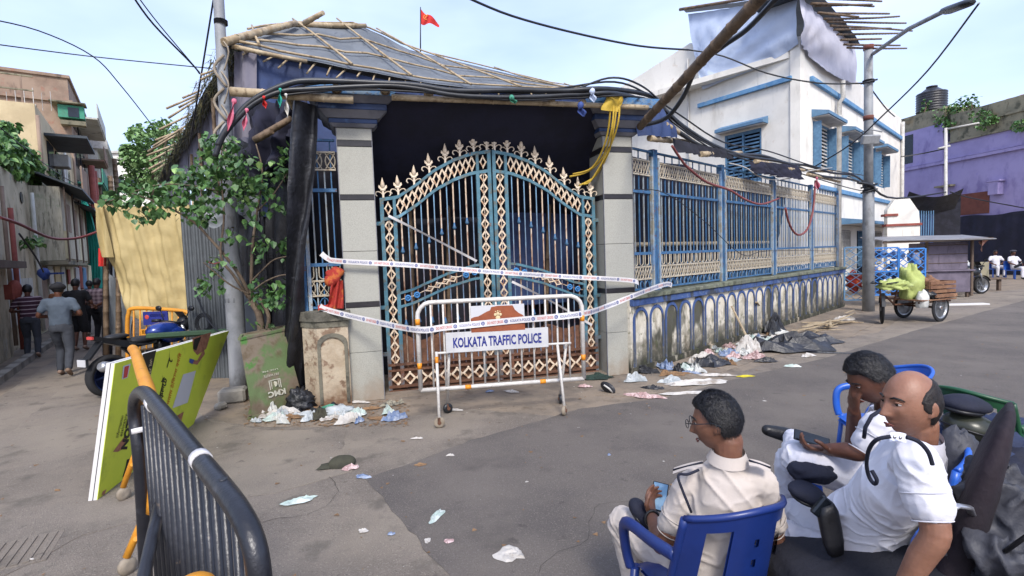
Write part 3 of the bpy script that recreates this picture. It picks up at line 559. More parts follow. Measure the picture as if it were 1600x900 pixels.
M_['pipe'] = mat('white_drain_pipe', 'bdbab4', 'a7a49e', 5, .5, 0, .1, 20, [('7c776e', 7, .6, .7, .5)])
def quadV(fr, tl, tr, br, bl, off, nu=20, nv=14, wr=.05, f=9, mb=None, keep=None, seed=0):
    c = [fr.uv(*q, off) for q in (tl, tr, br, bl)]
    def fn(u, v):
        a = lerp(c[0][0], c[1][0], u); b = lerp(c[3][0], c[2][0], u); za = lerp(c[0][1], c[1][1], u); zb = lerp(c[3][1], c[2][1], u)
        x = lerp(a, b, v); z = lerp(za, zb, v); q = math.sin(x * f + 2 * noise.noise(Vector((x, z, seed)))) * (.3 + v)
        return fr.w(x, off - wr * abs(q) + wr * noise.noise(Vector((x * 2, z * 2, seed + 3))), z)
    mb = mb or MB(); mb.grid(nu, nv, fn, True, keep); return mb
K = FF.V(1250, 300, 1.6); K.z = 0
WR = Frame(K, K + FF.u * 10); WL = Frame(K + Vector((-.57, .82, 0)) * 8, K)
wb = thing('corner_house', 'white washed two storey house with blue ledges and tarpaulins over its roof', 'house', K, WR.ang)
def wpoly(fr, pts, d, nm, mt, off=0.0, parent=wb):
    m = MB(); m.prism(pts, d, fr.M @ Matrix.Translation((0, off, 0))); return m.build(nm, M_[mt], parent)
wins = [(1.36, 3.3, 4.7, 6.35), (4.85, 6.85, 4.6, 6.3), (7.7, 9.5, 4.7, 6.35), (10.6, 12.6, 4.7, 6.35)]
# right face: wall panels round the window openings
xs = [0]; 
for a, b, _, _ in wins: xs += [a, b]
xs.append(16.8)
m = MB()
for i in range(0, len(xs) - 1, 2): m.box(xs[i], 0, 0, xs[i + 1], .3, 8.75, WR.M)
for a, b, z0, z1 in wins: m.box(a, 0, 0, b, .3, z0, WR.M); m.box(a, 0, z1, b, .3, 8.75, WR.M)
m.build('wall', M_['white'], wb)
wl0, wl1, wz0, wz1 = 5.2, 6.65, 4.3, 6.2
m = MB()
for a, b, z0, z1 in ((-7, wl0, 0, 8.7), (wl1, 8, 0, 8.7), (wl0, wl1, 0, wz0), (wl0, wl1, wz1, 8.7)): m.box(a, .002, z0, b, .3, z1, WL.M)
m.build('wall', M_['white'], wb)
wpoly(WL, [(-7, 6.0), (3.7, 8.68), (8.0, 8.68), (8.0, 8.9), (3.7, 10.2), (-.2, 9.5), (-7, 6.9)], .25, 'parapet', 'white', .02)
m = MB(); m.box(-7, .3, 0, -6.8, 12, 8, WL.M); m.box(16.6, .3, 0, 16.8, 9, 8.75, WR.M); m.box(0, .35, 8.3, 16.5, 8, 8.5, WR.M); m.build('wall', M_['white'], wb)
def window(fr, a, b, z0, z1, nm='window'):
    fo = MB(); w2 = (b - a) / 2
    fo.box(a, .02, z0, a + .07, .14, z1, fr.M); fo.box(b - .07, .02, z0, b, .14, z1, fr.M); fo.box(a + .07, .02, z0, b - .07, .14, z0 + .07, fr.M); fo.box(a + .07, .02, z1 - .07, b - .07, .14, z1, fr.M); fo.box(a + w2 - .03, .02, z0 + .07, a + w2 + .03, .14, z1 - .07, fr.M)
    o = fo.build('window_frame', M_['shutter'], wb)
    g = MB(); g.box(a, .2, z0, b, .22, z1, fr.M); g.build('window_pane', M_['glass'], o)
    for k, (s0, s1) in enumerate(((.07, w2 - .03), (w2 + .03, 2 * w2 - .07))):
        s = MB(); n = int((z1 - z0) / .13)
        for i in range(n): z = z0 + .09 + i * .13; s.box(a + s0 + .03, .04, z, a + s1 - .03, .07, z + .055, fr.M)
        s.build('grille', M_['pipe'] if fr is WR and k else M_['shutter'], o)
    for s0 in (.0, 1.0) if fr is WR else ():
        s = MB(); x = a + .05 if s0 == 0 else b - .05; s.box(x - .02, -.26, z0 + .03, x + .02, .0, z1 - .05, fr.M); s.build('shutter', M_['shutter'], o)
for q in wins: window(WR, *q)
window(WL, wl0, wl1, wz0, wz1)
def awning(fr, a, b, z, d=.55, t=.13):
    m = MB(); vs = [(a, 0, z - t), (b, 0, z - t), (b, -d, z - t + .02), (a, -d, z - t + .02), (a, 0, z + .14), (b, 0, z + .14), (b, -d, z), (a, -d, z)]
    m.add([fr.M @ Vector(v) for v in vs], [(0, 3, 2, 1), (4, 5, 6, 7), (0, 1, 5, 4), (1, 2, 6, 5), (2, 3, 7, 6), (3, 0, 4, 7)]); o = m.build('awning', M_['awnblue'], wb)
    m = MB(); m.box(a + .03, -d + .03, z - t - .02, b - .03, -.002, z - t - .001, fr.M); m.build('awning_soffit', M_['awnwhite'], o)
for a, b, z0, z1 in wins: awning(WR, a - .15, b + .25, z1 + .22)
awning(WL, wl0 - .2, wl1 + .25, wz1 + .22, .35)
m = MB(); m.bbox(1.0, -.12, 7.62, 16.8, .0, 7.8, .01, WR.M); m.build('ledge', M_['ledgeblue'], wb)
m = MB(); m.bbox(4.1, -.12, 7.52, 7.75, .0, 7.68, .01, WL.M); m.build('ledge', M_['ledgeblue'], wb)
m = MB(); m.bbox(2.0, -.10, 3.95, 16.6, .0, 4.12, .01, WR.M); m.build('ledge', M_['ledgeblue'], wb)
awning(WR, 4.5, 12.6, 2.85, .9, .14)
for a, b, n_ in ((4.7, 6.2, 'window'), (7.4, 9.0, 'door'), (10.2, 12, 'window')):
    m = MB(); m.box(a, -.02, .9 if n_ == 'window' else .1, b, .0, 2.5, WR.M); o = m.build('dark_' + n_, M_['glass'], wb)
    m = MB()
    for i in range(9): x = lerp(a + .05, b - .05, i / 8); m.box(x - .015, -.06, .92, x + .015, -.03, 2.48, WR.M)
    for i in range(5): z = lerp(.95, 2.45, i / 4); m.box(a, -.062, z, b, -.032, z + .03, WR.M)
    m.build('grille', M_['shutter'] if n_ == 'door' else M_['pipe'], o)
for u in (4.0,):
    m = MB(); m.tube([WR.w(u, -.16, .1), WR.w(u, -.16, 7.4), WR.w(u, -.28, 7.55), WR.w(u, -.28, 8.2)], .085, 10); m.tube([WR.w(u, -.16, 6.5), WR.w(u, -.16, 6.9)], .12, 10); m.build('drain_pipe', M_['pipe'], wb)
m = MB(); m.tube([WR.w(16.5, -.12, .1), WR.w(16.5, -.12, 8.6)], .08, 8); m.build('drain_pipe', M_['pipe'], wb)
m = MB(); m.tube([WL.w(3.65, -.06, 3), WL.w(3.65, -.06, 9.6)], .03, 6); m.build('drain_pipe', M_['pipe'], wb)
m = MB(); m.prism([(0, 8.75), (4, 9.0), (16.8, 8.85), (16.8, 8.75)], .2, WR.M @ Matrix.Translation((0, .02, 0))); m.build('parapet', M_['white'], wb)
# rooftop shelter with tarpaulins
sh = thing('rooftop_shelter', 'bamboo rooftop shelter on the white house hung with pale blue tarpaulins', 'shelter', K + Vector((0, 0, 8.8)))
tl = [(1075, 22), (1118, 16), (1165, 8), (1205, 0), (1247, -8)]; bl = [(1098, 140), (1130, 126), (1180, 108), (1218, 88), (1247, 68)]
def rows(fr, R1, R2, off, wr, f, nu=40, nv=18):
    a = [fr.uv(*q, off) for q in R1]; b = [fr.uv(*q, off) for q in R2]
    def fn(u, v):
        i = min(int(u * (len(a) - 1)), len(a) - 2); t = u * (len(a) - 1) - i
        x = lerp(lerp(a[i][0], a[i + 1][0], t), lerp(b[i][0], b[i + 1][0], t), v); z = lerp(lerp(a[i][1], a[i + 1][1], t), lerp(b[i][1], b[i + 1][1], t), v)
        cr = math.atan2(z - 8.0, x - a[0][0] + .3)
        return fr.w(x, off - .12 * math.sin(v * 3.14) - wr * math.sin(cr * f) * (.4 + v) * .6 + wr * noise.noise(Vector((x * 2.5 + z, z * 1.2, 2))), z)
    m = MB(); m.grid(nu, nv, fn); return m
rows(WL, tl, bl, -.12, .05, 38).build('tarpaulin', M_['tarplight'], sh)
rows(WR, [(1248, -10), (1262, 5), (1285, 28), (1310, 50), (1334, 66)], [(1250, 66), (1268, 90), (1290, 112), (1312, 124), (1336, 132)], -.14, .06, 22, 30, 14).build('tarpaulin', M_['tarpgrey'], sh)
r0 = [WL.V(1066, 14, -.28), WL.V(1150, 4, -.28), WL.V(1245, -12, -.25)]
m = MB(); m.grid(10, 4, lambda u, v: rowat(r0, u) + Vector((.5 * v, 1.0 * v, .3 * v))); m.build('shelter_roof', M_['metalsheet'], sh)
m = MB(); pole(m, WL.V(1062, 15, -.32), WL.V(1250, -16, -.3), .06, .05, 6, .01, 3); m.build('bamboo_pole', M_['bamboo_dark'], sh)
e0 = [WR.V(1262, -20, -.5), WR.V(1298, 8, -.5), WR.V(1328, 44, -.5), WR.V(1344, 68, -.5)]
m = MB(); m.grid(14, 6, lambda u, v: rowat(e0, u) + Vector((-1.2 * v, 1.4 * v, .1 * v - .1 * math.sin(u * 20) * .3))); m.build('shelter_roof', M_['metalsheet'], sh)
rnd = random.Random(12)
for i in range(15):
    f = i / 14; y = lerp(-14, 74, f) + rnd.uniform(-3, 3); x0 = lerp(1268, 1340, f) - 16; x1 = x0 + rnd.uniform(60, 128); p = WR.V(x0, y, -.8); q = WR.V(x1, y + rnd.uniform(-4, 9), -1.6)
    m = MB(); pole(m, p, q, .042, .034, 5, .01, i + 90); m.build('bamboo_pole', M_['bamboo_dark'], sh)
# purple building and its neighbours
PA = G(1405, 425); PB = G(1600, 430); PF = Frame(PA, PB)
pb = thing('purple_house', 'long purple painted house with old mossy concrete parapet on the right', 'house', PF.w(3, 0, 0), PF.ang)
m = MB(); m.box(-3, 0, 3.2, 2.85, 4, 9.0, PF.M); m.build('wall', M_['purple'], pb)
m = MB(); m.box(-3, .01, 9.0, 2.86, 4, 9.95, PF.M); m.build('parapet', M_['conc_old'], pb)
m = MB(); m.box(2.85, .06, 3.2, 14, 4, 7.7, PF.M); m.build('wall', M_['purple'], pb)
m = MB(); m.box(3.2, .10, 7.7, 14, 4, 9.35, PF.M); m.build('parapet', M_['conc_old'], pb)
m = MB(); m.box(3.2, .0, 8.5, 14, .14, 8.62, PF.M); m.box(3.2, -.06, 7.68, 14, .12, 7.78, PF.M); m.build('parapet_moulding', M_['conc_old'], pb)
m = MB(); m.box(-3, -.10, 6.55, 14, .05, 6.72, PF.M); m.box(-3, -.04, 6.75, 14, .05, 6.8, PF.M); m.build('ledge', M_['purple'], pb)
m = MB(); m.box(5.7, -.32, 4.35, 6.2, .05, 5.05, PF.M); m.box(5.55, -.35, 5.05, 6.3, .05, 5.12, PF.M); m.build('window_box', M_['purple'], pb)
m = MB(); m.box(3.6, .02, 3.4, 5.5, .055, 4.6, PF.M); m.build('brown_patch', M_['brickred'], pb)
m = MB(); m.box(-.05, -.02, 7.0, .9, .02, 8.8, PF.M); m.build('dark_window', M_['glass'], pb)
m = MB(); m.box(2.6, -.3, 5.15, 3.6, .05, 5.25, PF.M); m.build('ledge', M_['conc_old'], pb)
m = MB(); m.box(-3, .2, 0, 14, 4, 3.2, PF.M); m.build('ground_floor', M_['conc_old'], pb)
m = MB(); m.grid(60, 8, lambda u, v: PF.w(lerp(1.5, 13.5, u), -.12 - .04 * math.sin(u * 90), lerp(3.3 + .05 * math.sin(u * 30), .02, v))); tag(m.build('cloth_screen', M_['navy']), 'dark cloth screen along the foot of the purple house behind seated men', 'screen')
t = thing('water_tank', 'black ribbed plastic water tank on top of the purple house', 'water tank', PF.w(1.0, 2, 9.95)); prof = [(.05, 1.75), (.3, 1.72), (.62, 1.45)]
for i in range(8): prof += [(.78, 1.4 - i * .16), (.82, 1.34 - i * .16), (.78, 1.28 - i * .16)]
m = MB(); m.lathe(prof[::-1], 20, Matrix.Translation(PF.w(1.0, 1.2, 10.0)) @ Matrix.Diagonal((1, 1, .95, 1))); m.build('tank', M_['plastic_black'], t); m = MB(); m.lathe([(.3, 0), (.3, .08)], 14, Matrix.Translation(PF.w(1, 1.2, 11.66))); m.build('lid', M_['plastic_black'], t)
M_['redroof'] = mat('red_roof_cloth', 'a8584a', '96483c', 2, .8, 0, .4, 6)
m = MB(); a = PF.uv(1532, 160, 1)[0]; m.grid(20, 4, lambda u, v: PF.w(lerp(a, 9, u), 1 + v * 1.5, 9.35 + (1 - v) * 0 + v * .5 + .12 * abs(math.sin(u * 22)))); tag(m.build('red_roof_sheet', M_['redroof']), 'reddish sheeting on the flat roof behind the mossy parapet', 'roof sheet')
# foliage helpers
M_['leaf'] = mat('green_leaf', '4b6f38', '3a5c2e', 3, .5, 0, .1, 20, [('8fb062', 2.2, .52, .68, .8)], spec=.5)
M_['leafdark'] = mat('dark_green_leaf', '3a5c30', '2d4a28', 2.5, .5, 0, .1, 20, [('5f8a48', 3, .56, .7, .7)], spec=.5)
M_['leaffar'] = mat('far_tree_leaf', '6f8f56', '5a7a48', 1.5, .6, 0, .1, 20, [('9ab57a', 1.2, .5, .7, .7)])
M_['bark'] = mat('grey_brown_bark', '6a5c4d', '53473b', 6, .9, 0, .5, 20)
def leafshape(L, W):
    return [(0, 0, 0), (-W * .5, L * .28, .02 * L), (-W * .38, L * .62, .0), (0, L, -.12 * L), (W * .38, L * .62, .0), (W * .5, L * .28, .02 * L), (0, L * .45, -.05 * L)], [(0, 6, 1), (1, 6, 2), (2, 6, 3), (3, 6, 4), (4, 6, 5), (5, 6, 0)]
def leafat(mb, p, L, rnd, droop=.5, yaw=None, W=.75):
    vs, fs = leafshape(L, L * W); R_ = Matrix.Translation(p) @ Matrix.Rotation(rnd.uniform(0, 6.28) if yaw is None else yaw, 4, 'Z') @ Matrix.Rotation(-rnd.uniform(0, 1.4) * droop - .2, 4, 'X') @ Matrix.Rotation(rnd.uniform(-.7, .7), 4, 'Y')
    mb.add([R_ @ Vector(v) for v in vs], fs); return R_
def bush(cl, n, L, rnd, mb=None, droop=.6):
    mb = mb or MB()
    for i in range(n):
        c, r = rnd.choice(cl); d = Vector((rnd.gauss(0, 1), rnd.gauss(0, 1), rnd.gauss(0, 1))).normalized() * r * rnd.uniform(.35, 1) ** .5; leafat(mb, Vector(c) + Vector((d.x, d.y, d.z * .8)), L * rnd.uniform(.7, 1.2), rnd, droop)
    return mb
def tree(name, label, cat, base, limbs, cl, n, L, m, seed, tr=.12):
    t = thing(name, label, cat, base); rnd = random.Random(seed); mb = MB()
    for l in limbs: mb.tube(crv(l[0], 4), [lerp(l[1], l[2], i / (4 * (len(l[0]) - 1))) for i in range(4 * (len(l[0]) - 1) + 1)], 7)
    mb.build('trunk', M_['bark'], t); kind(bush(cl, n, L, rnd).build('crown', m, t), 'stuff'); return t
c = P(235, 245, 40); cl = [(P(x, y, 40 + (i % 3)), r) for i, (x, y, r) in enumerate(((235, 215, 1.5), (258, 205, 1.3), (270, 225, 1.6), (220, 240, 1.2), (245, 240, 1.7), (205, 250, .9), (262, 255, 1.7), (230, 262, 1.3), (215, 280, 1.2), (250, 285, 1.6), (275, 275, 1.4), (212, 208, .7), (200, 232, .5)))]
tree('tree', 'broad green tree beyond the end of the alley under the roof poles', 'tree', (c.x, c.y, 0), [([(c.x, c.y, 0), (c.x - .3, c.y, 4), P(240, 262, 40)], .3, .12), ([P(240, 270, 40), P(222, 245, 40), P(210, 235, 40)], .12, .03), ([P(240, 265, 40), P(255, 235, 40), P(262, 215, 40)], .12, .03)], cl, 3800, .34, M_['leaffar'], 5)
# plants on the old parapet
for i, (lb, pts, n) in enumerate((('green shrub sprouting at the corner of the mossy parapet', [(1478, 178, .7), (1484, 195, .6), (1494, 192, .5), (1476, 190, .5)], 420), ('leggy plant growing on top of the mossy parapet', [(1512, 155, .5), (1500, 165, .5), (1490, 168, .35), (1518, 165, .4)], 260), ('trailing green plant on the face of the mossy parapet', [(1530, 178, .45), (1540, 183, .5), (1536, 195, .4), (1550, 186, .3)], 240), ('thin bare sapling beside the black water tank', [(1446, 160, .3), (1444, 170, .2)], 45), ('small green plant at the right end of the mossy parapet', [(1596, 195, .4)], 120))):
    cl = [(PF.V(x, y, -.2 if i in (2, 4) else .3), r) for x, y, r in pts]; b = PF.V(pts[-1][0], pts[-1][1] + 6, .1)
    t = thing('rooftop_plant', lb, 'plant', b, group='plants on the old parapet'); m = MB()
    for c_, r in cl: m.tube([b, (b + c_) / 2 + Vector((.1, 0, .1)), c_], [.04, .03, .012], 5)
    m.build('stem', M_['bark'], t); kind(bush(cl, n, .17, random.Random(i)).build('foliage', M_['leaf'], t), 'stuff')
# ------------------------------------------------------------------ left alley buildings
LF = Frame(G(0, 575), G(100, 511))
M_['beige'] = mat('beige_plaster', 'bfae8c', 'ad9c7c', 1, .9, 0, .3, 12, [('7b6a54', 1.3, .56, .72, .7), ('8d8268', 4, .6, .7, .5, (1, 1, .3))])
M_['oldwall'] = mat('stained_grey_tan_plaster', 'c4b89c', 'b3a88e', 1.2, .92, 0, .4, 12, [('5a5446', 1.6, .52, .68, .8, (1, 1, .4)), ('a48c58', 2, .6, .72, .6), ('a9a9a0', 1.1, .6, .68, .6), ('4b5134', 3.5, .62, .72, .5), ('5d5a50', 3, .35, .7, .7, None, (0, 1.2))])
M_['oldgrey'] = mat('pale_grey_plaster', 'c4c4bc', 'b6b4a8', 1.4, .92, 0, .3, 12, [('5d5c55', 1.8, .54, .7, .7, (1, 1, .4))])
M_['brownred'] = mat('red_brown_weathered_wall', '917e6e', '7d6a5c', .9, .92, 0, .4, 10, [('8d7768', 1.2, .52, .7, .7), ('8e5a4a', 2.2, .58, .7, .5), ('3c3330', 1.5, .58, .7, .6, (1, 1, .4))])
M_['wood'] = mat('weathered_wood_panel', 'bdb6a0', 'a8a18c', 4, .85, 0, .4, 20, [('4e4a3f', 5, .54, .68, .7, (3, 3, .4)), ('7c8f6e', 3, .58, .7, .5)], aniso=(4, 4, .5))
M_['wooddark'] = mat('dark_wood_post', '5a4c42', '66584c', 4, .85, 0, .3, 20)
M_['greenpaint'] = mat('sea_green_paint', '3f8a72', '4a7d68', 3, .8, 0, .2, 15, [('2f5a4c', 3, .55, .7, .6)])
M_['terra'] = mat('brick_red_paint', '8c4a40', '7a3f37', 4, .8, 0, .2, 15)
M_['teal'] = mat('teal_cloth', '2fa08e', '268a7b', 1.5, .8, 0, .4, 8, [('1d6e63', 2.5, .54, .7, .6, (2, 2, .3))])
M_['cream'] = mat('cream_paint', 'c2ba9a', 'b0a98c', 3, .85, 0, .2, 15, [('6e7552', 3, .58, .7, .6)])
def lpart(t, nm, mt, *bx):
    m = MB()
    for b in bx: m.box(b[0], b[2], b[4], b[1], b[3], b[5], LF.M)
    return m.build(nm, M_[mt], t)
t = thing('plaster_house', 'nearest grey house at the left edge with dark shop window and ledge', 'house', LF.w(0, 1, 0), LF.ang)
lpart(t, 'wall', 'oldgrey', (-4, 1.85, .2, 4, 0, 5.3)); lpart(t, 'window', 'glass', (-.6, 1.6, .12, .199, 2.3, 3.35)); lpart(t, 'ledge', 'wooddark', (-3, 1.9, -.25, .19, 2.0, 2.15)); lpart(t, 'plinth', 'oldwall', (-4, 1.86, .1, .199, 0, 1.99))
for k in range(4): lpart(t, 'shutter', 'wood', (-.55 + k * .54, -.1 + k * .54 - .03, .06, .119, 2.3, 3.3))
t = thing('plaster_house', 'tan stained wall house with round vent hole and creeper on its top', 'house', LF.w(4, 1, 0), LF.ang)
lpart(t, 'wall', 'oldwall', (1.87, 6.4, .25, 5, 0, 4.5)); m = MB(); c = LF.V(33, 309, .24); m.lathe([(.16, 0), (.16, .02)], 16, Matrix.Translation(c) @ Matrix.Rotation(LF.ang, 4, 'Z') @ Matrix.Rotation(math.pi / 2, 4, 'X')); m.build('vent_hole', M_['glass'], t)
lpart(t, 'plinth', 'oldgrey', (2.4, 5.6, .2, .249, .6, 1.75))
t = thing('shuttered_house', 'low house with a projecting bay of wooden shutters over the alley', 'house', LF.w(8.5, 1, 0), LF.ang)
lpart(t, 'wall', 'cream', (6.41, 16, .3, 6, 0, 5.0)); lpart(t, 'bay', 'wood', (6.6, 15.8, -.45, .29, 2.25, 4.5))
for k in range(14):
    u = 6.65 + k * .65; lpart(t, 'shutter', 'wood' if k % 5 else 'cream', (u, u + .6, -.52, -.451, 2.3, 3.15)); 
    if k % 3: lpart(t, 'window', 'brownred', (u + .04, u + .56, -.47, -.451, 3.2, 4.1))
    if k % 3 == 0: lpart(t, 'post', 'wooddark', (u - .03, u + .07, -.56, -.521, 2.2, 4.5))
for a, b, z in ((6.4, 11, 4.55), (10, 16.2, 4.3)):
    m = MB(); m.add([LF.w(a, .25, z + .45), LF.w(b, .25, z + .45), LF.w(b, -1.0, z - .1), LF.w(a, -1.0, z - .1), LF.w(a, .25, z + .39), LF.w(b, .25, z + .39), LF.w(b, -1.0, z - .16), LF.w(a, -1.0, z - .16)], [(0, 1, 2, 3), (7, 6, 5, 4), (0, 3, 7, 4), (1, 5, 6, 2), (3, 2, 6, 7)]); m.build('awning', M_['metalsheet'], t)
for k, (a, b, mt) in enumerate(((7, 8.2, 'brownred'), (8.5, 9.6, 'oldgrey'), (10, 11.2, 'beige'), (11.6, 12.6, 'oldgrey'), (13, 14.5, 'wood'))): lpart(t, 'door', mt, (a, b, .22, .299, .1, 2.1))
lpart(t, 'ledge', 'conc_old', (6.5, 15.9, -.5, .29, 2.12, 2.24))
t = thing('beige_house', 'beige plastered house with a railed terrace above the shutters', 'house', LF.w(12, 1, 0), LF.ang)
lpart(t, 'wall', 'beige', (11, 22, .5, 14, 5.01, 8.0)); 
for k in range(12): o_ = .8 + k * .95; lpart(t, 'railing_post', 'brownred', (11.05, 11.1, o_, o_ + .05, 8.0, 8.95))
lpart(t, 'railing', 'conc_old', (11.04, 11.11, .5, 13, 8.95, 9.0), (11.04, 11.11, .5, 13, 8.45, 8.49))
lpart(t, 'balcony', 'brownred', (12.5, 17, -.5, .49, 4.9, 5.1), (12.5, 17, -.55, -.5, 5.1, 6.1)); lpart(t, 'awning', 'metalsheet', (12.5, 16, -.8, .49, 7.2, 7.3)); [lpart(t, 'window', 'glass', (x, x + 1.4, .45, .499, 5.7, 7.1)) for x in (13, 15.2, 18)]; lpart(t, 'window_panel', 'pipe', (16.8, 17.8, .40, .449, 5.6, 7.0))
t = thing('tenement_house', 'tall red brown tenement with a green balcony at the back left', 'house', LF.w(23, 1, 0), LF.ang)
lpart(t, 'wall', 'brownred', (22.4, 31, .5, 22, 0, 12.3)); lpart(t, 'cornice', 'brownred', (22.3, 31.1, .4, 22, 12.3, 12.45), (22.25, 31.1, .35, 22, 11.0, 11.12))
lpart(t, 'roof_shed', 'conc_old', (24, 28, 6, 22, 12.45, 13.3))
TF = Frame(LF.w(22.4, 15, 0), LF.w(22.4, .5, 0))
def tpart(nm, mt, x0, y0, x1, y1, o0, o1): a = TF.uv(x0, y0); b = TF.uv(x1, y1); m = MB(); m.box(min(a[0], b[0]), o0, min(a[1], b[1]), max(a[0], b[0]), o1, max(a[1], b[1]), TF.M); return m.build(nm, M_[mt], t)
tpart('balcony_wall', 'greenpaint', 92, 167, 134, 190, -.6, -.02); tpart('balcony_grille', 'glass', 108, 172, 126, 188, -.64, -.601); tpart('ledge', 'conc_old', 80, 164, 136, 168, -.9, .0); tpart('ledge', 'conc_old', 96, 190, 136, 200, -.5, .0)
tpart('door', 'oldgrey', 42, 162, 58, 182, -.05, -.001)
for k in range(7): x = 8 + k * 13; tpart('post', 'pipe', x, 150 + (k * 7) % 9, x + 2, 185, -1.6, -1.5)
for k in range(5): lpart(t, 'balcony', ['conc_old', 'terra', 'greenpaint', 'brownred', 'oldgrey'][k], (23 + (k % 2) * 3, 29, -.6, .49, 3.2 + k * 1.8, 3.3 + k * 1.8), (23 + (k % 2) * 3, 29, -.65, -.6, 3.3 + k * 1.8, 4.1 + k * 1.8))
for k in range(12): lpart(t, 'window', 'glass', (23.2 + (k % 3) * 2.2, 24.6 + (k % 3) * 2.2, .44, .499, 3.6 + (k // 3) * 2.1, 4.9 + (k // 3) * 2.1))
t = thing('distant_house', 'pale topped grey house at the far end of the alley', 'house', LF.w(36, 1, 0), LF.ang)
lpart(t, 'wall', 'oldgrey', (31.2, 44, 0, 8, 0, 10.3)); lpart(t, 'roof_slab', 'pipe', (31, 45, -.6, 8, 10.3, 10.9)); lpart(t, 'balcony', 'conc_old', (32, 40, -.9, -.01, 6.6, 7.4)); [lpart(t, 'window', 'glass', (a, a + 2, -.05, -.001, b, b + 1.5)) for a, b in ((33, 4), (36, 4), (33, 8))]
def backhouse(x0, x1, y0, d, mt, lb):
    a = P(x0, y0, d); b = P(x1, y0, d); t = thing('distant_house', lb, 'house', ((a.x + b.x) / 2, d, 0)); m = MB(); m.box(a.x, d, 0, b.x, d + 6, a.z); m.build('wall', M_[mt], t)
    for i in range(3):
        for j in range(3):
            m = MB(); x = lerp(a.x, b.x, .12 + i * .3); z = a.z * (.3 + j * .22); m.box(x, d - .05, z, x + (b.x - a.x) * .16, d - .002, z + 1.3); m.build('window', M_['glass'], t)
    m = MB(); m.box(a.x - .2, d - .3, a.z, b.x + .2, d + 6, a.z + .25); m.build('roof_slab', M_['pipe'], t)
backhouse(172, 240, 240, 58, 'white', 'pale cream house closing the far end of the alley')
backhouse(155, 300, 330, 46, 'oldgrey', 'low grey house behind the yellow cloth at the alley end')
for (a, b, c_, l) in ((536 / 3, 248, 34, 'slender bamboo post standing left of the far tree'), (172, 275, 30, 'thick cut bamboo post with flat top above the yellow cloth'), (153, 278, 30, 'short bamboo post near the far grey house')):
    p = P(a, b, c_); m = MB(); pole(m, (p.x, p.y, 0), p, .16, .13, 8, .003, a); tag(m.build('bamboo_post', M_['bamboo_dark']), l, 'bamboo pole')
# creeper, pipes, teal cloth, hanging helmet
cl = [(LF.V(x, y, o), r) for x, y, r, o in ((2, 200, .35, .6), (6, 225, .5, .5), (20, 235, .5, .5), (10, 260, .5, .4), (35, 245, .5, .7), (45, 262, .45, .6), (60, 262, .4, .9), (72, 272, .35, .8), (85, 268, .35, 1.2), (40, 280, .35, .4), (62, 284, .3, .5), (75, 290, .3, .5), (0, 240, .4, .3), (95, 265, .25, 1.2), (22, 255, .45, .4))]
t = thing('creeper', 'mass of broad leaved green creeper spilling over the tan wall top', 'creeper', cl[0][0]); m = MB()
for c_, r in cl[::2]: m.tube([c_ - Vector((0, 0, r)), c_], [.03, .015], 5)
m.build('stem', M_['bark'], t); kind(bush(cl, 3300, .2, random.Random(2), droop=1.2).build('foliage', M_['leaf'], t), 'stuff')
m = MB(); bush([(LF.V(52, 376, .1), .22), (LF.V(42, 378, .1), .15)], 60, .16, random.Random(4), m); tag(kind(m.build('wall_plant', M_['leaf']), 'stuff'), 'small green plant growing out of the stained wall', 'plant')
for x, mt, r, l in ((118, 'terra', .12, 'brick red drain pipe running down the shuttered house'), (124, 'terra', .10, 'second red pipe beside the teal cloth'), (64 / 4.5 + 5, 'terra', .05, 'thin reddish pipe on the nearest grey wall')):
    uo = LF.uv(x, 330, -.05)[0]; m = MB(); m.tube([LF.w(uo, -.7 if x > 50 else -.02, .1), LF.w(uo, -.7 if x > 50 else -.02, 6.5 if x > 50 else 3.4)], r, 8); tag(m.build('drain_pipe', M_[mt]), l, 'pipe')
d_ = 21
tp = [P(126, 302, d_), P(131, 305, d_), P(136, 312, d_), P(141, 325, d_)]; tb = [P(141, 446, d_), P(147, 452, d_), P(155, 455, d_), P(161, 450, d_)]
m = MB(); m.grid(18, 16, lambda u, v: rowat(tp, u).lerp(rowat(tb, u), v) + Vector((.35 * math.sin(v * 3.14) * .5, -.12 * abs(math.sin(u * 14 + v * 2)), 0))); tag(m.build('hanging_cloth', M_['teal']), 'long teal cloth hanging down the front of the alley houses', 'cloth')
m = MB(); c = LF.V(23, 453, -.15); m.ell(c, .13, .13, .22, 12, 8); m.box(c.x - .09, c.y - .15, c.z - .2, c.x + .09, c.y - .1, c.z + .12); tag(m.build('red_post_box', M_['terra']), 'small rounded red box fixed to the left wall near striped shirt man', 'box')
m = MB(); c = LF.V(70, 428, -.2); m.ell(c, .14, .14, .16, 10, 6, dn=.5); m.box(c.x, c.y - .1, c.z - .02, c.x + .45, c.y + .1, c.z + .03); M_['bluebag'] = mat('blue_bag', '34477f'); tag(m.build('blue_bundle', M_['bluebag']), 'small dark blue bundle hanging on the left wall', 'bundle')
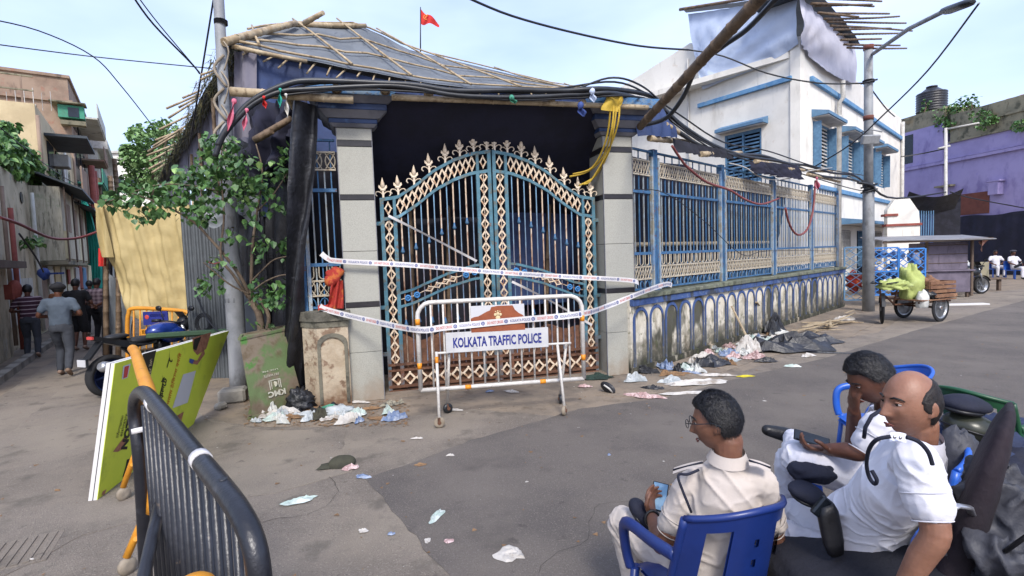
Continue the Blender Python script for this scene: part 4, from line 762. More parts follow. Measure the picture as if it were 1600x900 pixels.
# yellow cloth screen at the pavilion side of the alley
M_['gold'] = mat('mustard_yellow_cloth', 'b3a274', 'a39265', 1.2, .75, 0, .35, 6, [('93804f', 2.2, .56, .72, .6), ('c9b682', 1.5, .58, .75, .6)])
YD = 9.9
yt = [P(150, 318, YD), P(190, 323, YD), P(250, 322, YD), P(298, 320, YD)]; yb = [P(176, 402, YD + .2), P(200, 490, YD), P(240, 508, YD), P(306, 498, YD)]
t = thing('yellow_cloth_screen', 'tall mustard yellow cloth screen stretched beside the alley, torn lower left corner', 'cloth screen', P(240, 560, YD))
def yc(u, v):
    p = rowat(yt, u).lerp(rowat(yb, u), v); f = .03 * math.sin(p.x * 16 + math.sin(p.z * 3)) + .02 * math.sin(p.x * 37 + p.z * 6) + .06 * noise.noise(Vector((p.x * 2, p.z * 1.5, 3))) + .03 * noise.noise(Vector((p.x * 8, p.z * 5, 3))); 
    if v > .55: f += .05 * math.sin((p.z + p.x * .8) * 9) * (v - .55) * 2
    return p + Vector((0, -f - .04, 0))
m = MB(); m.grid(50, 44, yc); m.build('cloth', M_['gold'], t)
m = MB(); m.grid(6, 24, lambda u, v: P(lerp(150, 164, u) + 10 * v, lerp(320, 402, v), YD - .1) + Vector((0, -.06 * math.sin(u * 8 + v * 3), 0))); m.build('cloth', M_['gold'], t)
for x in (303, 166, 185): m = MB(); pole(m, P(x + (8 if x > 300 else 0), 560, YD + .15), P(x, 312, YD + .15), .05, .04, 7, .006, x); m.build('bamboo_post', M_['bamboo'] if x > 300 else M_['bamboo_dark'], t)
m = MB(); m.grid(10, 10, lambda u, v: P(lerp(296, 310, u) + 3 * v, lerp(420, 600, v), YD - .15) + Vector((0, .03 * math.sin(u * 9), 0))); m.build('cloth_strip', M_['beige'], t)
M_['greysheet'] = mat('grey_plastic_sheet', '6f7478', '5f6468', 2, .5, 0, .6, 6)
m = MB(); m.grid(12, 14, lambda u, v: P(lerp(172, 205, u) + 6 * v * u, lerp(420 + u * 50, 540, v), YD + .25) + Vector((0, -.1 * math.sin(u * 11 + v * 4), 0))); m.build('plastic_sheet', M_['greysheet'], t)
m = MB(); m.grid(4, 8, lambda u, v: P(lerp(160, 176, u), lerp(400, 555, v), YD + .35)); m.build('cloth_strip', M_['dark'], t)
m = MB(); m.grid(5, 6, lambda u, v: P(lerp(157, 166, u), lerp(388, 416, v), YD + .1) + Vector((0, -.08 * math.sin(u * 7), 0))); tag(m.build('red_rag', M_['flagred']), 'dark red rag hanging at the torn left edge of the yellow cloth', 'rag')
# corrugated sheets and dark plastic between cloth screen and pier
CD = 8.55
for i, (x0, x1, y0, y1) in enumerate(((300, 318, 330, 588), (318, 336, 325, 596), (335, 352, 322, 604), (352, 372, 318, 612))):
    m = MB(); a = P(x0, y1, CD); b = P(x1, y1, CD); top = P((x0 + x1) / 2, y0, CD).z; dd = i * .02
    m.grid(28, 4, lambda u, v: Vector((lerp(a.x, b.x + .03, u), CD - dd + .018 * math.sin(u * 28), lerp(top, 0.0, v))), True)
    tag(m.build('corrugated_sheet', M_['corr']), ['leftmost narrow corrugated grey sheet beside the cloth screen edge', 'second corrugated grey sheet from the cloth screen', 'third corrugated grey sheet, behind the leafy branches', 'rightmost corrugated grey sheet, behind the utility pole'][i], 'metal sheet', 'corrugated sheets behind the pole')
m = MB(); m.grid(30, 20, lambda u, v: P(lerp(372, 486, u), lerp(205 + 20 * math.sin(u * 9), 600, v), lerp(8.3, 7.5, u)) + Vector((0, -.12 * abs(math.sin(u * 17 + v * 2)) + .1 * noise.noise(Vector((u * 8, v * 6, 1))), 0))); tag(m.build('plastic_sheet', M_['plastic_black']), 'wide black plastic sheet hanging behind the small tree', 'plastic sheet')
m = MB(); m.grid(14, 40, lambda u, v: P(lerp(458, 497, u) - interp(v, [0, .4, .8, 1], [0, 6, 24, 32]) * (.7 + .5 * u) + (5 * u * math.sin(v * 9)), lerp(160, 612, v), interp(v, [0, .6, 1], [6.42, 6.5, 6.85])) + Vector((0, -.10 * math.sin(u * 6.5 + v * 5) - .03 * noise.noise(Vector((u * 9, v * 22, 1))), 0))); tag(m.build('plastic_sheet', M_['plastic_black']), 'narrow twisted black plastic sheet hanging beside the short fence panel', 'plastic sheet')
m = MB(); m.grid(26, 12, lambda u, v: P(lerp(384, 482, u), lerp(158, 250 + 30 * math.sin(u * 5), v), lerp(7.6, 7.0, u)) + Vector((0, .22 * math.sin(u * 17 + v * 3) * (.3 + v) + .2 * noise.noise(Vector((u * 9, v * 7, 3))), 0))); tag(m.build('canvas_flap', M_['navy']), 'crumpled dark blue canvas flap left of the gate capital', 'canvas')
m = MB(); m.grid(16, 8, lambda u, v: P(lerp(318, 405, u), lerp(305, 345 + 12 * math.sin(u * 8), v), 7.9) + Vector((0, .12 * noise.noise(Vector((u * 9, v * 5, 3))), 0))); tag(m.build('plastic_scrap', M_['greysheet']), 'grey plastic scrap caught behind the tree leaves', 'plastic scrap')
for i, (x0, y0, x1, y1) in enumerate(((400, 218, 425, 205), (398, 219, 455, 185))): m = MB(); pole(m, P(x0, y0, 7.0), P(x1, y1, 6.9), .05, .04, 7, .01, i); tag(m.build('bamboo_pole', M_['bamboo_dark']), ['short bamboo length', 'longer bamboo length'][i] + ' tucked under the blue canvas flap', 'bamboo pole')

# alley clutter
M_['ac'] = mat('air_conditioner_casing', 'b5b3ac', 'a3a19a', 4, .6)
def clutter(nm, mt, lb, cat, u, z, o, du, dz, do, grp=None):
    m = MB(); m.bbox(u, o - do, z, u + du, o, z + dz, .02, LF.M); return tag(m.build(nm, M_[mt]), lb, cat, grp)
clutter('air_conditioner', 'ac', 'small air conditioner box on the beige house', 'air conditioner', 14.2, 6.3, .48, .8, .5, .5)
clutter('signboard', 'posterboard' if 'posterboard' in M_ else 'pipe', 'white board fixed over the alley doors', 'board', 8.2, 1.5, .2, .9, .5, .05)
clutter('paper_notice', 'tarplight', 'torn pale notice pasted on the tan wall', 'notice', 3.0, 1.5, .19, .8, .5, .01)
clutter('signboard', 'terra', 'small red board on the shuttered house door line', 'board', 12.8, 1.4, .2, .6, .6, .05)
for i, (u, z, l, mt) in enumerate(((7.2, 2.0, 'pale towel', 'awnwhite'), (8.1, 2.05, 'red garment', 'terra'), (9.3, 2.0, 'blue garment', 'awnblue'), (11.2, 2.1, 'cream sheet', 'cream'), (13.5, 4.6, 'green garment', 'greenpaint'), (14.8, 4.7, 'white shirt', 'ac'))):
    m = MB(); m.grid(8, 8, lambda a, b: LF.w(u + .5 * a, -.62 + .05 * math.sin(a * 9 + b), z - .75 * b + .03 * math.sin(a * 6))); tag(m.build('hanging_laundry', M_[mt]), l + ' hung out to dry from the shuttered bay over the alley', 'laundry')
for i, (u, z, r) in enumerate(((2.2, 3.9, .04), (5.9, 4.2, .05), (10.6, 7.5, .06), (17.4, 7.8, .06), (21, 7.9, .05))):
    m = MB(); m.tube([LF.w(u, .1 if u < 10 else .4, .2 if u < 7 else 5.1), LF.w(u, .1 if u < 10 else .4, z)], r, 8); tag(m.build('drain_pipe', M_['oldgrey' if i % 2 else 'brownred']), ['thin pipe on the tan wall beside the shop window', 'pipe at the far end of the tan wall', 'pipe at the near corner of the beige house', 'pipe in the middle of the beige house', 'pipe at the far corner of the beige house'][i], 'pipe')
for i in range(9):
    a = LF.w(rnd.uniform(2, 20), .1, rnd.uniform(3.5, 6)); b = LF.w(rnd.uniform(6, 24), -.3, rnd.uniform(3, 6.5)); m = MB(); m.tube(sag(a, b, .3), .014, 5); tag(m.build('wire', M_['cable']), 'thin black wire strung along the alley house fronts', 'wire', 'wires along the alley fronts')
# dim interior behind the gate
for i, (x0, y0, x1, y1) in enumerate(((640, 330, 648, 560), (700, 300, 702, 560), (858, 320, 852, 540), (905, 340, 900, 540))):
    m = MB(); pole(m, GF.V(x0, y0, 1.3), GF.V(x1, y1, 1.3), .04, .04, 6, .01, i + 200); tag(m.build('bamboo_post', M_['bamboo_dark']), ['first', 'second', 'third', 'fourth'][i] + ' dim bamboo post from the left seen behind the gate bars', 'bamboo pole', 'posts behind the gate')
quadV(GF, (760, 330), (900, 335), (905, 470), (770, 480), 1.42, 26, 14, .05, 14).build('hanging_cloth', M_['navyblue']); tag(C.objects[-1], 'dim blue cloth hanging behind the right gate leaf', 'cloth')
# ------------------------------------------------------------------ lettering helpers
_fonts = {}
def letters(txt, size, font=None, ext=.002, off=0.0, fit=None):
    cu = bpy.data.curves.new('lettering', 'FONT'); cu.body = txt; cu.size = size; cu.extrude = ext; cu.offset = off; cu.resolution_u = 2
    if font: cu.font = font
    o = bpy.data.objects.new('lettering', cu); C.objects.link(o); dg = bpy.context.evaluated_depsgraph_get(); me = bpy.data.meshes.new_from_object(o.evaluated_get(dg))
    bpy.data.objects.remove(o); vs = [v.co.copy() for v in me.vertices]; fs = [tuple(p.vertices) for p in me.polygons]; bpy.data.meshes.remove(me); bpy.data.curves.remove(cu)
    if vs:
        x0 = min(v.x for v in vs); x1 = max(v.x for v in vs); y0 = min(v.y for v in vs); y1 = max(v.y for v in vs)
        if fit:
            for v in vs: v.x = (v.x - x0) / max(1e-6, x1 - x0) * fit[0]; v.y = (v.y - y0) / max(1e-6, y1 - y0) * fit[1]
    return vs, fs
class Plane:
    def __init__(s, O, X, Y): s.O = Vector(O); s.X = (Vector(X) - s.O).normalized(); s.N = s.X.cross(Vector(Y) - s.O).normalized(); s.Y = s.N.cross(s.X); s.M = Matrix.Translation(s.O) @ Matrix((s.X, s.Y, s.N)).transposed().to_4x4()
    def px(s, x, y, off=0):
        d = ray(x, y); E_ = Vector((0, 0, EYE)); O = s.O + s.N * off; t = (O - E_).dot(s.N) / d.dot(s.N); return E_ + d * t
    def loc(s, x, y): p = s.px(x, y) - s.O; return (p.dot(s.X), p.dot(s.Y))
# ------------------------------------------------------------------ cables, ropes
M_['hose'] = mat('thick_black_hose', '1a1c20', '262a30', 4, .4, bump=.05, spec=.5)
M_['redhose'] = mat('dull_red_hose', '7c3f3c', '6b3533', 4, .5, bump=.05)
M_['pink'] = mat('pink_ribbon', 'c46a80', 'b05a70', 5, .8)
M_['yellowrope'] = mat('yellow_rope', 'b79a34', 'a3872b', 6, .7)
M_['rope'] = mat('pale_rope', '8f8474', '7a6f60', 6, .8)
def cable(pts, r, m, lb, cat='cable', n=6, nm='cable', grp=None, parent=None, sm=5, rr=None):
    mb = MB(); mb.tube(crv(pts, sm), r if rr is None else rr, n); o = mb.build(nm, m, parent); 
    return tag(o, lb, cat, grp) if parent is None else o
hp = [(340, 228), (352, 205), (365, 188), (383, 167), (410, 148), (450, 131), (490, 126), (597, 130), (650, 133), (715, 142), (809, 141), (880, 142), (950, 139)]
hp2 = [(336, 245), (348, 214), (372, 184), (400, 160), (440, 143), (490, 139), (597, 134), (650, 138), (715, 149), (809, 152), (900, 148), (962, 146)]
tail = [(1017, 150), (1040, 173), (1067, 197), (1107, 223), (1140, 237), (1167, 245), (1217, 252), (1250, 262), (1283, 275), (1333, 281), (1357, 292)]
tail2 = [(1010, 160), (1036, 182), (1062, 207), (1100, 230), (1146, 241), (1190, 243), (1230, 255), (1262, 259), (1300, 270), (1333, 274), (1352, 286)]
def hpts(a, b): return [GF.V(x, y, -.46) for x, y in a] + [FF.V(x, y, .0) for x, y in b]
cable(hpts(hp, tail), .036, M_['hose'], 'upper thick black cable running over the gate and along the fence top', n=8, grp='black cables over the gate')
cable(hpts(hp2, tail2), .032, M_['hose'], 'lower thick black cable running over the gate and along the fence top', n=8, grp='black cables over the gate')
for i, (a, b, l) in enumerate((([(400, 155), (500, 130), (620, 139), (760, 150), (880, 137), (960, 128)], [(1010, 146), (1060, 178), (1130, 222), (1200, 236), (1280, 262), (1350, 274)], 'thin black wire arching over the gate above the thick cables'), ([(430, 150), (540, 140), (660, 144), (790, 156), (900, 153), (985, 150)], [(1030, 165), (1085, 213), (1160, 248), (1240, 268), (1320, 292), (1356, 300)], 'thin black wire sagging below the thick cables'), ([(900, 140), (950, 122), (990, 128)], [(1025, 152), (1050, 190), (1110, 232)], 'short black wire looping over the right gate capital'))):
    cable([GF.V(x, y, -.44 - .02 * i) for x, y in a] + [FF.V(x, y, -.04) for x, y in b], .014, M_['cable'], l, grp='black cables over the gate')
cable([FF.V(x, y, -.08) for x, y in ((1050, 228), (1062, 246), (1075, 262), (1105, 285), (1140, 297), (1165, 312), (1190, 319), (1217, 310))], .022, M_['redhose'], 'dull red hose sagging across the second and third fence panels', 'hose', nm='hose')
cable([FF.V(x, y, -.08) for x, y in ((1227, 325), (1232, 346), (1240, 362), (1250, 367), (1262, 357), (1270, 330), (1273, 300), (1274, 282))], .026, M_['redhose'], 'red hose looped in a U on the fourth fence panel', 'hose', nm='hose')
cable([FF.V(x, y, -.1) for x, y in ((1140, 255), (1165, 262), (1185, 275), (1210, 281), (1240, 277), (1260, 268), (1300, 262))], .012, M_['pipe'], 'pale white cable sagging under the navy scrap on the fence', nm='cable')
cable([FF.V(x, y, -.07) for x, y in ((992, 296), (1040, 302), (1100, 345), (1160, 398), (1200, 392), (1300, 392))], .007, M_['cable'], 'thin dark wire crossing the lower part of the fence', nm='wire')
yr = thing('yellow_rope', 'bright yellow rope hanging from the right gate capital to the gate finials', 'rope', GF.V(957, 150, -.4))
for a in ([(945, 150), (958, 152), (956, 200), (942, 245), (918, 268), (890, 276)], [(957, 150), (963, 165), (958, 205), (950, 240), (930, 275), (905, 290)], [(950, 150), (953, 180), (945, 225), (925, 262), (895, 272)], [(968, 152), (966, 190), (952, 232), (925, 280), (912, 288)]):
    cable([GF.V(x, y, -.4 if y < 200 else lerp(-.4, .12, min(1, (y - 200) / 70))) for x, y in a], .014, M_['yellowrope'], '', parent=yr, nm='strand')
m = MB(); m.grid(6, 10, lambda u, v: GF.V(lerp(943, 970, u) + 4 * math.sin(v * 5), lerp(145, 172, v) + 3 * u, -.44 - .04 * math.sin(u * 6))); m.build('knot', M_['yellowrope'], yr)
rib = [('pink ribbon tied round the utility pole', 'pink', (366, 158), (356, 205), 10), ('second pink ribbon knotted on the black cable', 'pink', (386, 172), (380, 205), 8), ('teal rag tied to the thick bamboo beam', 'teal', (438, 140), (437, 168), 6), ('white rag hanging from the thick bamboo beam', 'pipe', (447, 148), (449, 184), 6), ('red rag tied to the bent black cables', 'flagred', (412, 152), (415, 170), 7), ('blue knot of cloth on the right gate capital', 'bluebag', (906, 165), (912, 182), 16), ('pale blue knot of cloth beside the right capital', 'tarplight', (925, 143), (928, 160), 12), ('orange rag knotted on the diagonal bamboo pole', 'flagred', (1005, 190), (1008, 210), 6), ('magenta rag tied to the fence top before the street pole', 'pink', (1276, 278), (1278, 297), 9), ('green rag tied over the middle of the gate', 'greenpaint', (800, 152), (805, 162), 12)]
for l, mt, a, b, w_ in rib:
    fr = GF if a[0] < 990 else FF; off = -.52 if fr is GF else -.1
    m = MB(); m.grid(5, 10, lambda u, v: fr.V(lerp(a[0], b[0], v) + (u - .5) * w_ * .7 * (1 - .5 * abs(v - .4)) + 2 * math.sin(v * 8 + u * 3), lerp(a[1], b[1], v), off - .03 * math.sin(u * 7 + v * 4))); c = fr.V(a[0], a[1], off); k = w_ * .0032; m.ell(c, k, k * .8, k, 8, 6, dn=.5); tag(m.build('cloth_tie', M_[mt]), l, 'rag', 'rags tied on poles and cables')
# bits of bamboo and cloth on the fence top
for i, (x0, y0, x1, y1, r, l) in enumerate(((1015, 216, 1075, 222, .05, 'bamboo stub lying on the fence top right of the gate pillar'), (1095, 241, 1158, 239, .05, 'bamboo length lying over the first tall fence post'), (1180, 252, 1240, 262, .045, 'bamboo length beside the navy scrap on the fence top'), (1262, 272, 1312, 284, .04, 'bamboo length near the far end of the fence top'), (1040, 194, 1090, 226, .04, 'slanting bamboo piece below the bent black cables'), (1230, 264, 1300, 268, .04, 'thin bamboo piece above the red hose loop'))):
    m = MB(); pole(m, FF.V(x0, y0, -.12), FF.V(x1, y1, .25), r, r * .9, 8, .01, i + 30); tag(m.build('bamboo_piece', M_['bamboo']), l, 'bamboo pole', 'bamboo pieces on the fence top')
def scrap(fr, px4, off, mt, l, nm, cat, wr=.06, f=9, nu=22, nv=12, seed=1): quadV(fr, *px4, off, nu, nv, wr, f, seed=seed).build(nm, M_[mt]); o = C.objects[-1] if False else None
def scrapt(fr, px4, off, mt, l, nm, cat, wr=.06, f=9, nu=22, nv=12, seed=1): tag(quadV(fr, *px4, off, nu, nv, wr, f, seed=seed).build(nm, M_[mt]), l, cat)
scrapt(FF, ((985, 160), (1035, 168), (1056, 216), (992, 214)), -.05, 'navyblue', 'dark blue canvas hanging at the right side of the gate capital', 'canvas_flap', 'canvas', .08)
scrapt(FF, ((1170, 252), (1245, 258), (1250, 282), (1178, 272)), -.10, 'navy', 'navy scrap of tarp crumpled on the fence top', 'tarp_scrap', 'tarp', .10, 14, seed=4)
scrapt(FF, ((1050, 215), (1135, 236), (1140, 250), (1050, 238)), -.06, 'dark', 'strip of black cloth along the first fence top', 'tarp_scrap', 'tarp', .07, 12, seed=6)
# diagonal bamboo and long cable
m = MB(); pole(m, GF.V(1000, 198, -.35), P(1240, -60, 4.2), .055, .062, 10, .006, 41); tag(m.build('bamboo_pole', M_['bamboo_dark']), 'long thick bamboo pole slanting up out of the picture from the right gate pillar', 'bamboo pole')
cable([GF.V(1003, 196, -.3), P(1040, 185, 7.3), P(1067, 152, 6.9), P(1090, 105, 6.4), P(1130, 72, 6.2), P(1168, 45, 5.8), P(1215, -5, 5.2)], .03, M_['hose'], 'thick black cable looping beside the slanting bamboo pole')
m = MB(); m.ell(P(1092, 99, 6.0), .05, .04, .05, 8, 6, dn=.6); tag(m.build('cloth_tie', M_['flagred']), 'orange red knot where the cable meets the slanting bamboo', 'rag', 'rags tied on poles and cables')
# overhead wires
wires = [([(-60, 62, 10), (140, 88, 12), (330, 107, 12)], .013, 'lowest sky wire running from the left edge to the utility pole'), ([(-40, 25, 9), (60, 48, 10), (145, 88, 11), (190, 135, 12), (238, 196, 14)], .013, 'black sky wire dropping towards the far tree'), ([(205, -10, 9), (240, 38, 9.5), (300, 100, 10.5), (312, 115, 10.8)], .018, 'twin sky wire falling from the top edge to the pavilion corner'), ([(212, -10, 9), (250, 40, 9.5), (312, 113, 10.8)], .011, 'thinner sky wire beside the twin wire'), ([(335, -10, 8), (318, 95, 8.6), (296, 228, 9.6)], .014, 'dark wire dropping steeply left of the utility pole'), ([(725, -6, 11), (800, 25, 12), (900, 52, 13), (1000, 72, 14), (1076, 78, 15)], .028, 'heavy sky wire from the top middle to the white house'), ([(1076, 78, 15.2), (1130, 88, 15), (1200, 115, 14.8), (1280, 130, 14.6), (1352, 130, 14.4)], .022, 'black wire sagging across the white house to the street pole'), ([(1530, 5, 9), (1450, 110, 11), (1380, 180, 13), (1330, 225, 13.6), (1270, 262, 14.5)], .018, 'long wire falling from the upper right past the street pole'), ([(1362, 140, 14.3), (1385, 170, 17), (1398, 182, 20)], .02, 'short slack wire from the street pole to the white house roof'), ([(1362, 290, 14.2), (1400, 310, 15), (1478, 300, 24)], .03, 'wire from the street pole towards the thin white pole'), ([(1478, 232, 24), (1440, 240, 25), (1408, 245, 28)], .03, 'short wire across the purple wall'), ([(1485, 300, 20), (1520, 310, 21), (1600, 325, 22)], .025, 'sagging wire in front of the purple house'), ([(0, 340, 9), (30, 350, 9.6), (80, 372, 11), (120, 372, 12), (152, 362, 12.5)], .03, 'sagging red wire across the left alley'), ([(30, 365, 10), (55, 400, 11), (68, 425, 12)], .018, 'slanting black wire on the tan wall')]
for pts, r, l in wires: cable([P(x, y, d) for x, y, d in pts], r, M_['redhose' if 'red' in l else 'cable'], l, 'wire', 5, 'wire')
# ------------------------------------------------------------------ poles
up = thing('utility_pole', 'grey tubular utility pole with ribbons and rope near the small tree', 'pole', P(372, 596, 7.5)); b = P(373, 596, 7.5); b.z = 0; tp_ = P(340, -30, 7.5)
m = MB(); pts = [b.lerp(tp_, i / 20) for i in range(21)]; m.tube(pts, [.125 - .045 * (i // 7) / 2 * 1.2 for i in range(21)], 14); m.build('shaft', M_['pole'], up)
for x, y in ((366, 468), (345, 34)): m = MB(); rope(m, P(x, y, 7.5), .12 if y > 100 else .085, 4, (0, 0, 1)); m.build('lashing', M_['cable'], up)
for k in range(6):
    m = MB(); p = P(346 + k % 2 * 4, 60 + k * 26, 7.42); cable([p, p + Vector((.12 * (-1) ** k, -.06, -.2)), p + Vector((.02, -.02, -.45))], .02 if k % 2 else .012, M_['rope'], '', parent=up, nm='vine')
m = MB(); vs, fs = letters('8/7', .16, fit=(.1, .12)); m.add([P(360, 368, 7.36) + Vector((x - .04, 0, z)) for x, z, _ in vs], fs); M_['yellowprint'] = mat('yellow_print', 'c6b33a'); m.build('pole_number', M_['yellowprint'], up)
sp = thing('street_pole', 'grey street pole with flood lamp and long lamp arm at the end of the wall', 'pole', G(1357, 486)); b = G(1357, 486); d = b.y
m = MB(); m.tube([b, P(1357, 300, d), P(1357, 296, d)], [.15, .14, .12], 14); m.tube([P(1357, 298, d), P(1357, 72, d)], [.115, .105], 14); m.build('shaft', M_['pole'], sp)
for y_ in (188, 78): m = MB(); m.tube([P(1357, y_, d), P(1357, y_ - 7, d)], .125, 14); m.build('collar', M_['brickred'], sp)
m = MB(); M2 = Matrix.Translation(P(1360, 218, d - .35)) @ Matrix.Rotation(.35, 4, 'X'); m.bbox(-.23, -.06, -.12, .23, .06, .12, .02, M2); m.build('flood_lamp', M_['pole'], sp)
m = MB(); m.tube([P(1345, 207, d - .1), P(1360, 202, d - .3), P(1378, 206, d - .3)], .02, 6); m.build('lamp_bracket', M_['pole'], sp)
m = MB(); m.tube([P(1357, 84, d), P(1364, 84, d - .1), P(1420, 45, d - 3.4), P(1482, 14, d - 5.5)], [.05, .05, .045, .04], 8); m.build('lamp_arm', M_['pole'], sp)
m = MB(); a = P(1476, 18, d - 5.5); q = P(1520, 2, d - 6.4); m.tube([a, a.lerp(q, .15), a.lerp(q, .8), q], [.05, .13, .12, .04], 10, flat=.5); m.build('lamp_head', M_['hose'], sp)
for k, (x, y) in enumerate(((1357, 127), (1357, 290), (1357, 298))): m = MB(); rope(m, P(x, y, d), .14, 5, (0, 0, 1)); m.tube([P(x - 12, y + 4, d - .1), P(x + 14, y - 3, d - .2)], .025, 6); m.build('lashing', M_['cable'], sp)
cable([P(1340, 285, d - .2), P(1362, 290, d - .2), P(1364, 303, d), P(1350, 306, d + .1)], .04, M_['hose'], 'coil of black cable wrapped round the street pole')
m = MB(); b = P(1478, 402, 24); b.z = 0; m.tube([b, P(1478, 200, 24)], [.075, .06], 10); m.tube([P(1466, 232, 24), P(1484, 228, 24)], .05, 6); m.tube([P(1478, 202, 24), P(1530, 192, 23)], .04, 6); tag(m.build('thin_pole', M_['pipe']), 'thin white pole with bracket in front of the purple house', 'pole')
# ------------------------------------------------------------------ white police barrier
M_['whitepaint'] = mat('chipped_white_paint', 'c9c5bf', 'b9b4ad', 8, .45, .1, .15, 40, [('6b4a38', 12, .64, .7, .8), ('8a8580', 6, .6, .7, .5)])
M_['orange'] = mat('orange_paint', 'd98a1f', 'cf7c1c', 6, .5, 0, .1, 30, [('7a5026', 12, .62, .7, .6)])
M_['signwhite'] = mat('sign_board_white', 'bcbcbc', 'b0b0b1', 3, .5, 0, .05, 10, [('8c8a86', 5, .6, .72, .4)])
M_['signblue'] = mat('sign_blue_print', '1f2a78', '1b2468', 8, .6)
M_['redprint'] = mat('red_print', 'b5403c'); M_['blueprint'] = mat('blue_print', '3c4a86'); M_['posterbrown'] = mat('brown_map_print', '8a4a2c', '7c4027', 8, .6); M_['posterpaper'] = mat('poster_paper', 'b9b9bb'); M_['cream_print'] = mat('cream_print', 'c8b58c')
BF = Frame(P(655, 600, 5.82), P(913, 575, 6.12)); bl_, _ = BF.uv(655, 600); 
t = thing('police_barrier', 'white tubular police barrier on wheels standing before the gate', 'barrier', BF.w(.95, 0, 0), BF.ang)
L0, ZB = BF.uv(657, 600)[0], .36; L1 = BF.uv(912, 580)[0]; ZT = 1.37
pts = [(L0, ZB)] + [(L0, ZT - .16)] + [(L0 + .16 - .16 * math.cos(a), ZT - .16 + .16 * math.sin(a)) for a in [.3, .7, 1.1, 1.4]] + [(L0 + .2, ZT), (L1 - .2, ZT)] + [(L1 - .16 + .16 * math.sin(a), ZT - .16 + .16 * math.cos(a)) for a in [.2, .6, 1.0, 1.4]] + [(L1, ZT - .17), (L1, ZB)]
m = MB(); m.tube([BF.w(a, 0, z) for a, z in pts], .026, 10); m.build('frame', M_['whitepaint'], t)
m = MB(); m.tube([BF.w(L0, 0, ZB), BF.w(L1, 0, ZB)], .025, 10); m.build('bottom_rail', M_['whitepaint'], t)
bx = [675.6, 695, 717.5, 737, 756.5, 777.5, 797, 815, 834.5, 854, 872, 890]
for x in bx: u = BF.uv(x, 550)[0]; m = MB(); m.tube([BF.w(u, 0, ZB + .02), BF.w(u, 0, ZT - .02)], .0115, 8); m.build('bar', M_['whitepaint'], t)
for (x0, y0, x1, y1) in ((680, 552, 700, 551), (854, 538, 892, 536)): m = MB(); m.tube([BF.V(x0, y0, -.03), BF.V(x1, y1, -.03)], .014, 8); m.build('brace', M_['whitepaint'], t)
for k, (x, yt_, wx, wy, s) in enumerate(((682, 552, 687, 664, -1), (702, 552, 700, 641, 1), (870, 538, 882, 645, -1), (886, 536, 876, 626, 1))):
    u = BF.uv(x, yt_)[0]; foot = G(wx, wy + 5); foot.z = .12; topv = BF.w(u, s * .03, .80)
    m = MB(); m.tube([topv, foot], .017, 8); leg_ = m.build('leg', M_['whitepaint'], t)
    wm = Matrix.Translation(foot + Vector((0, 0, -.055))) @ Matrix.Rotation(BF.ang + .5 * k, 4, 'Z') @ Matrix.Rotation(math.pi / 2, 4, 'X'); m = MB(); m.lathe([(.03, -.02), (.058, -.018), (.062, 0), (.058, .018), (.03, .02)], 16, wm); wl_ = m.build('castor_wheel', M_['rope'] if s < 0 else M_['hose'], t); m = MB(); m.lathe([(.02, -.028), (.022, .028)], 8, wm); m.beam(foot + Vector((0, 0, .0)), foot + Vector((0, 0, -.05)), .03, .05); m.build('castor_fork', M_['rustsheet'], wl_)
for (x, y, w_) in ((655, 503, 0), (655, 572, 0), (912, 497, 0), (912, 558, 0)): u, z = BF.uv(x, y); u = L0 if x < 800 else L1; m = MB(); m.tube([BF.w(u, 0, z - .035), BF.w(u, 0, z + .035)], .0275, 10); m.build('orange_band', M_['orange'], t)
for x in (731, 848): u = BF.uv(x, 592)[0]; m = MB(); m.tube([BF.w(u - .035, 0, ZB), BF.w(u + .035, 0, ZB)], .0265, 10); m.build('orange_band', M_['orange'], t)
u = BF.uv(684, 566, -.1); m = MB(); a = BF.w(BF.uv(682, 552)[0], -.03, .80); f0 = G(687, 669); f0.z = .12; m.tube([a.lerp(f0, .08), a.lerp(f0, .18)], .0185, 8); m.build('orange_band', M_['orange'], t)
(u0, z0), (u1, z1) = BF.uv(697, 551), BF.uv(856, 541); m = MB(); m.bbox(u0, -.045, z0, u1, -.03, z0 + .235, .003, BF.M); sgn = m.build('sign_board', M_['signwhite'], t)
vs, fs = letters('KOLKATA TRAFFIC POLICE', .2, ext=.001, off=.006, fit=((u1 - u0) * .86, .12)); m = MB(); m.add([BF.w(u0 + (u1 - u0) * .07 + v.x, -.0475 - v.z, z0 + .055 + v.y) for v in vs], fs); m.build('lettering', M_['signblue'], sgn)
(u2, z2), (u3, z3) = BF.uv(736, 518), BF.uv(818, 474); m = MB(); m.bbox(u2, -.042, z2 - .02, u3, -.03, z3, .002, BF.M); ps = m.build('poster', M_['posterpaper'], t)
pw, ph = u3 - u2, z3 - z2 + .02
mp_ = [(0, .04), (0, .55), (.06, .6), (.14, .62), (.3, .78), (.36, .82), (.38, .93), (.5, .97), (.78, .96), (.82, .8), (.9, .66), (.96, .6), (1, .5), (1, .04)]
m = MB(); m.prism([(u2 + a * pw, z2 - .02 + b * ph) for a, b in mp_], .003, BF.M @ Matrix.Translation((0, -.046, 0))); m.build('map_print', M_['posterbrown'], ps)
m = MB(); c = BF.w(u2 + pw * .5, -.05, z2 - .02 + ph * .62)
for dx, dz, r in ((0, .02, .02), (-.03, .01, .018), (.03, .01, .018), (0, -.03, .03), (-.025, .045, .008), (0, .05, .009), (.025, .045, .008)): m.ell(c + BF.u * dx + Vector((0, 0, dz)), r, .003, r, 8, 5)
m.build('emblem_print', M_['cream_print'], ps)
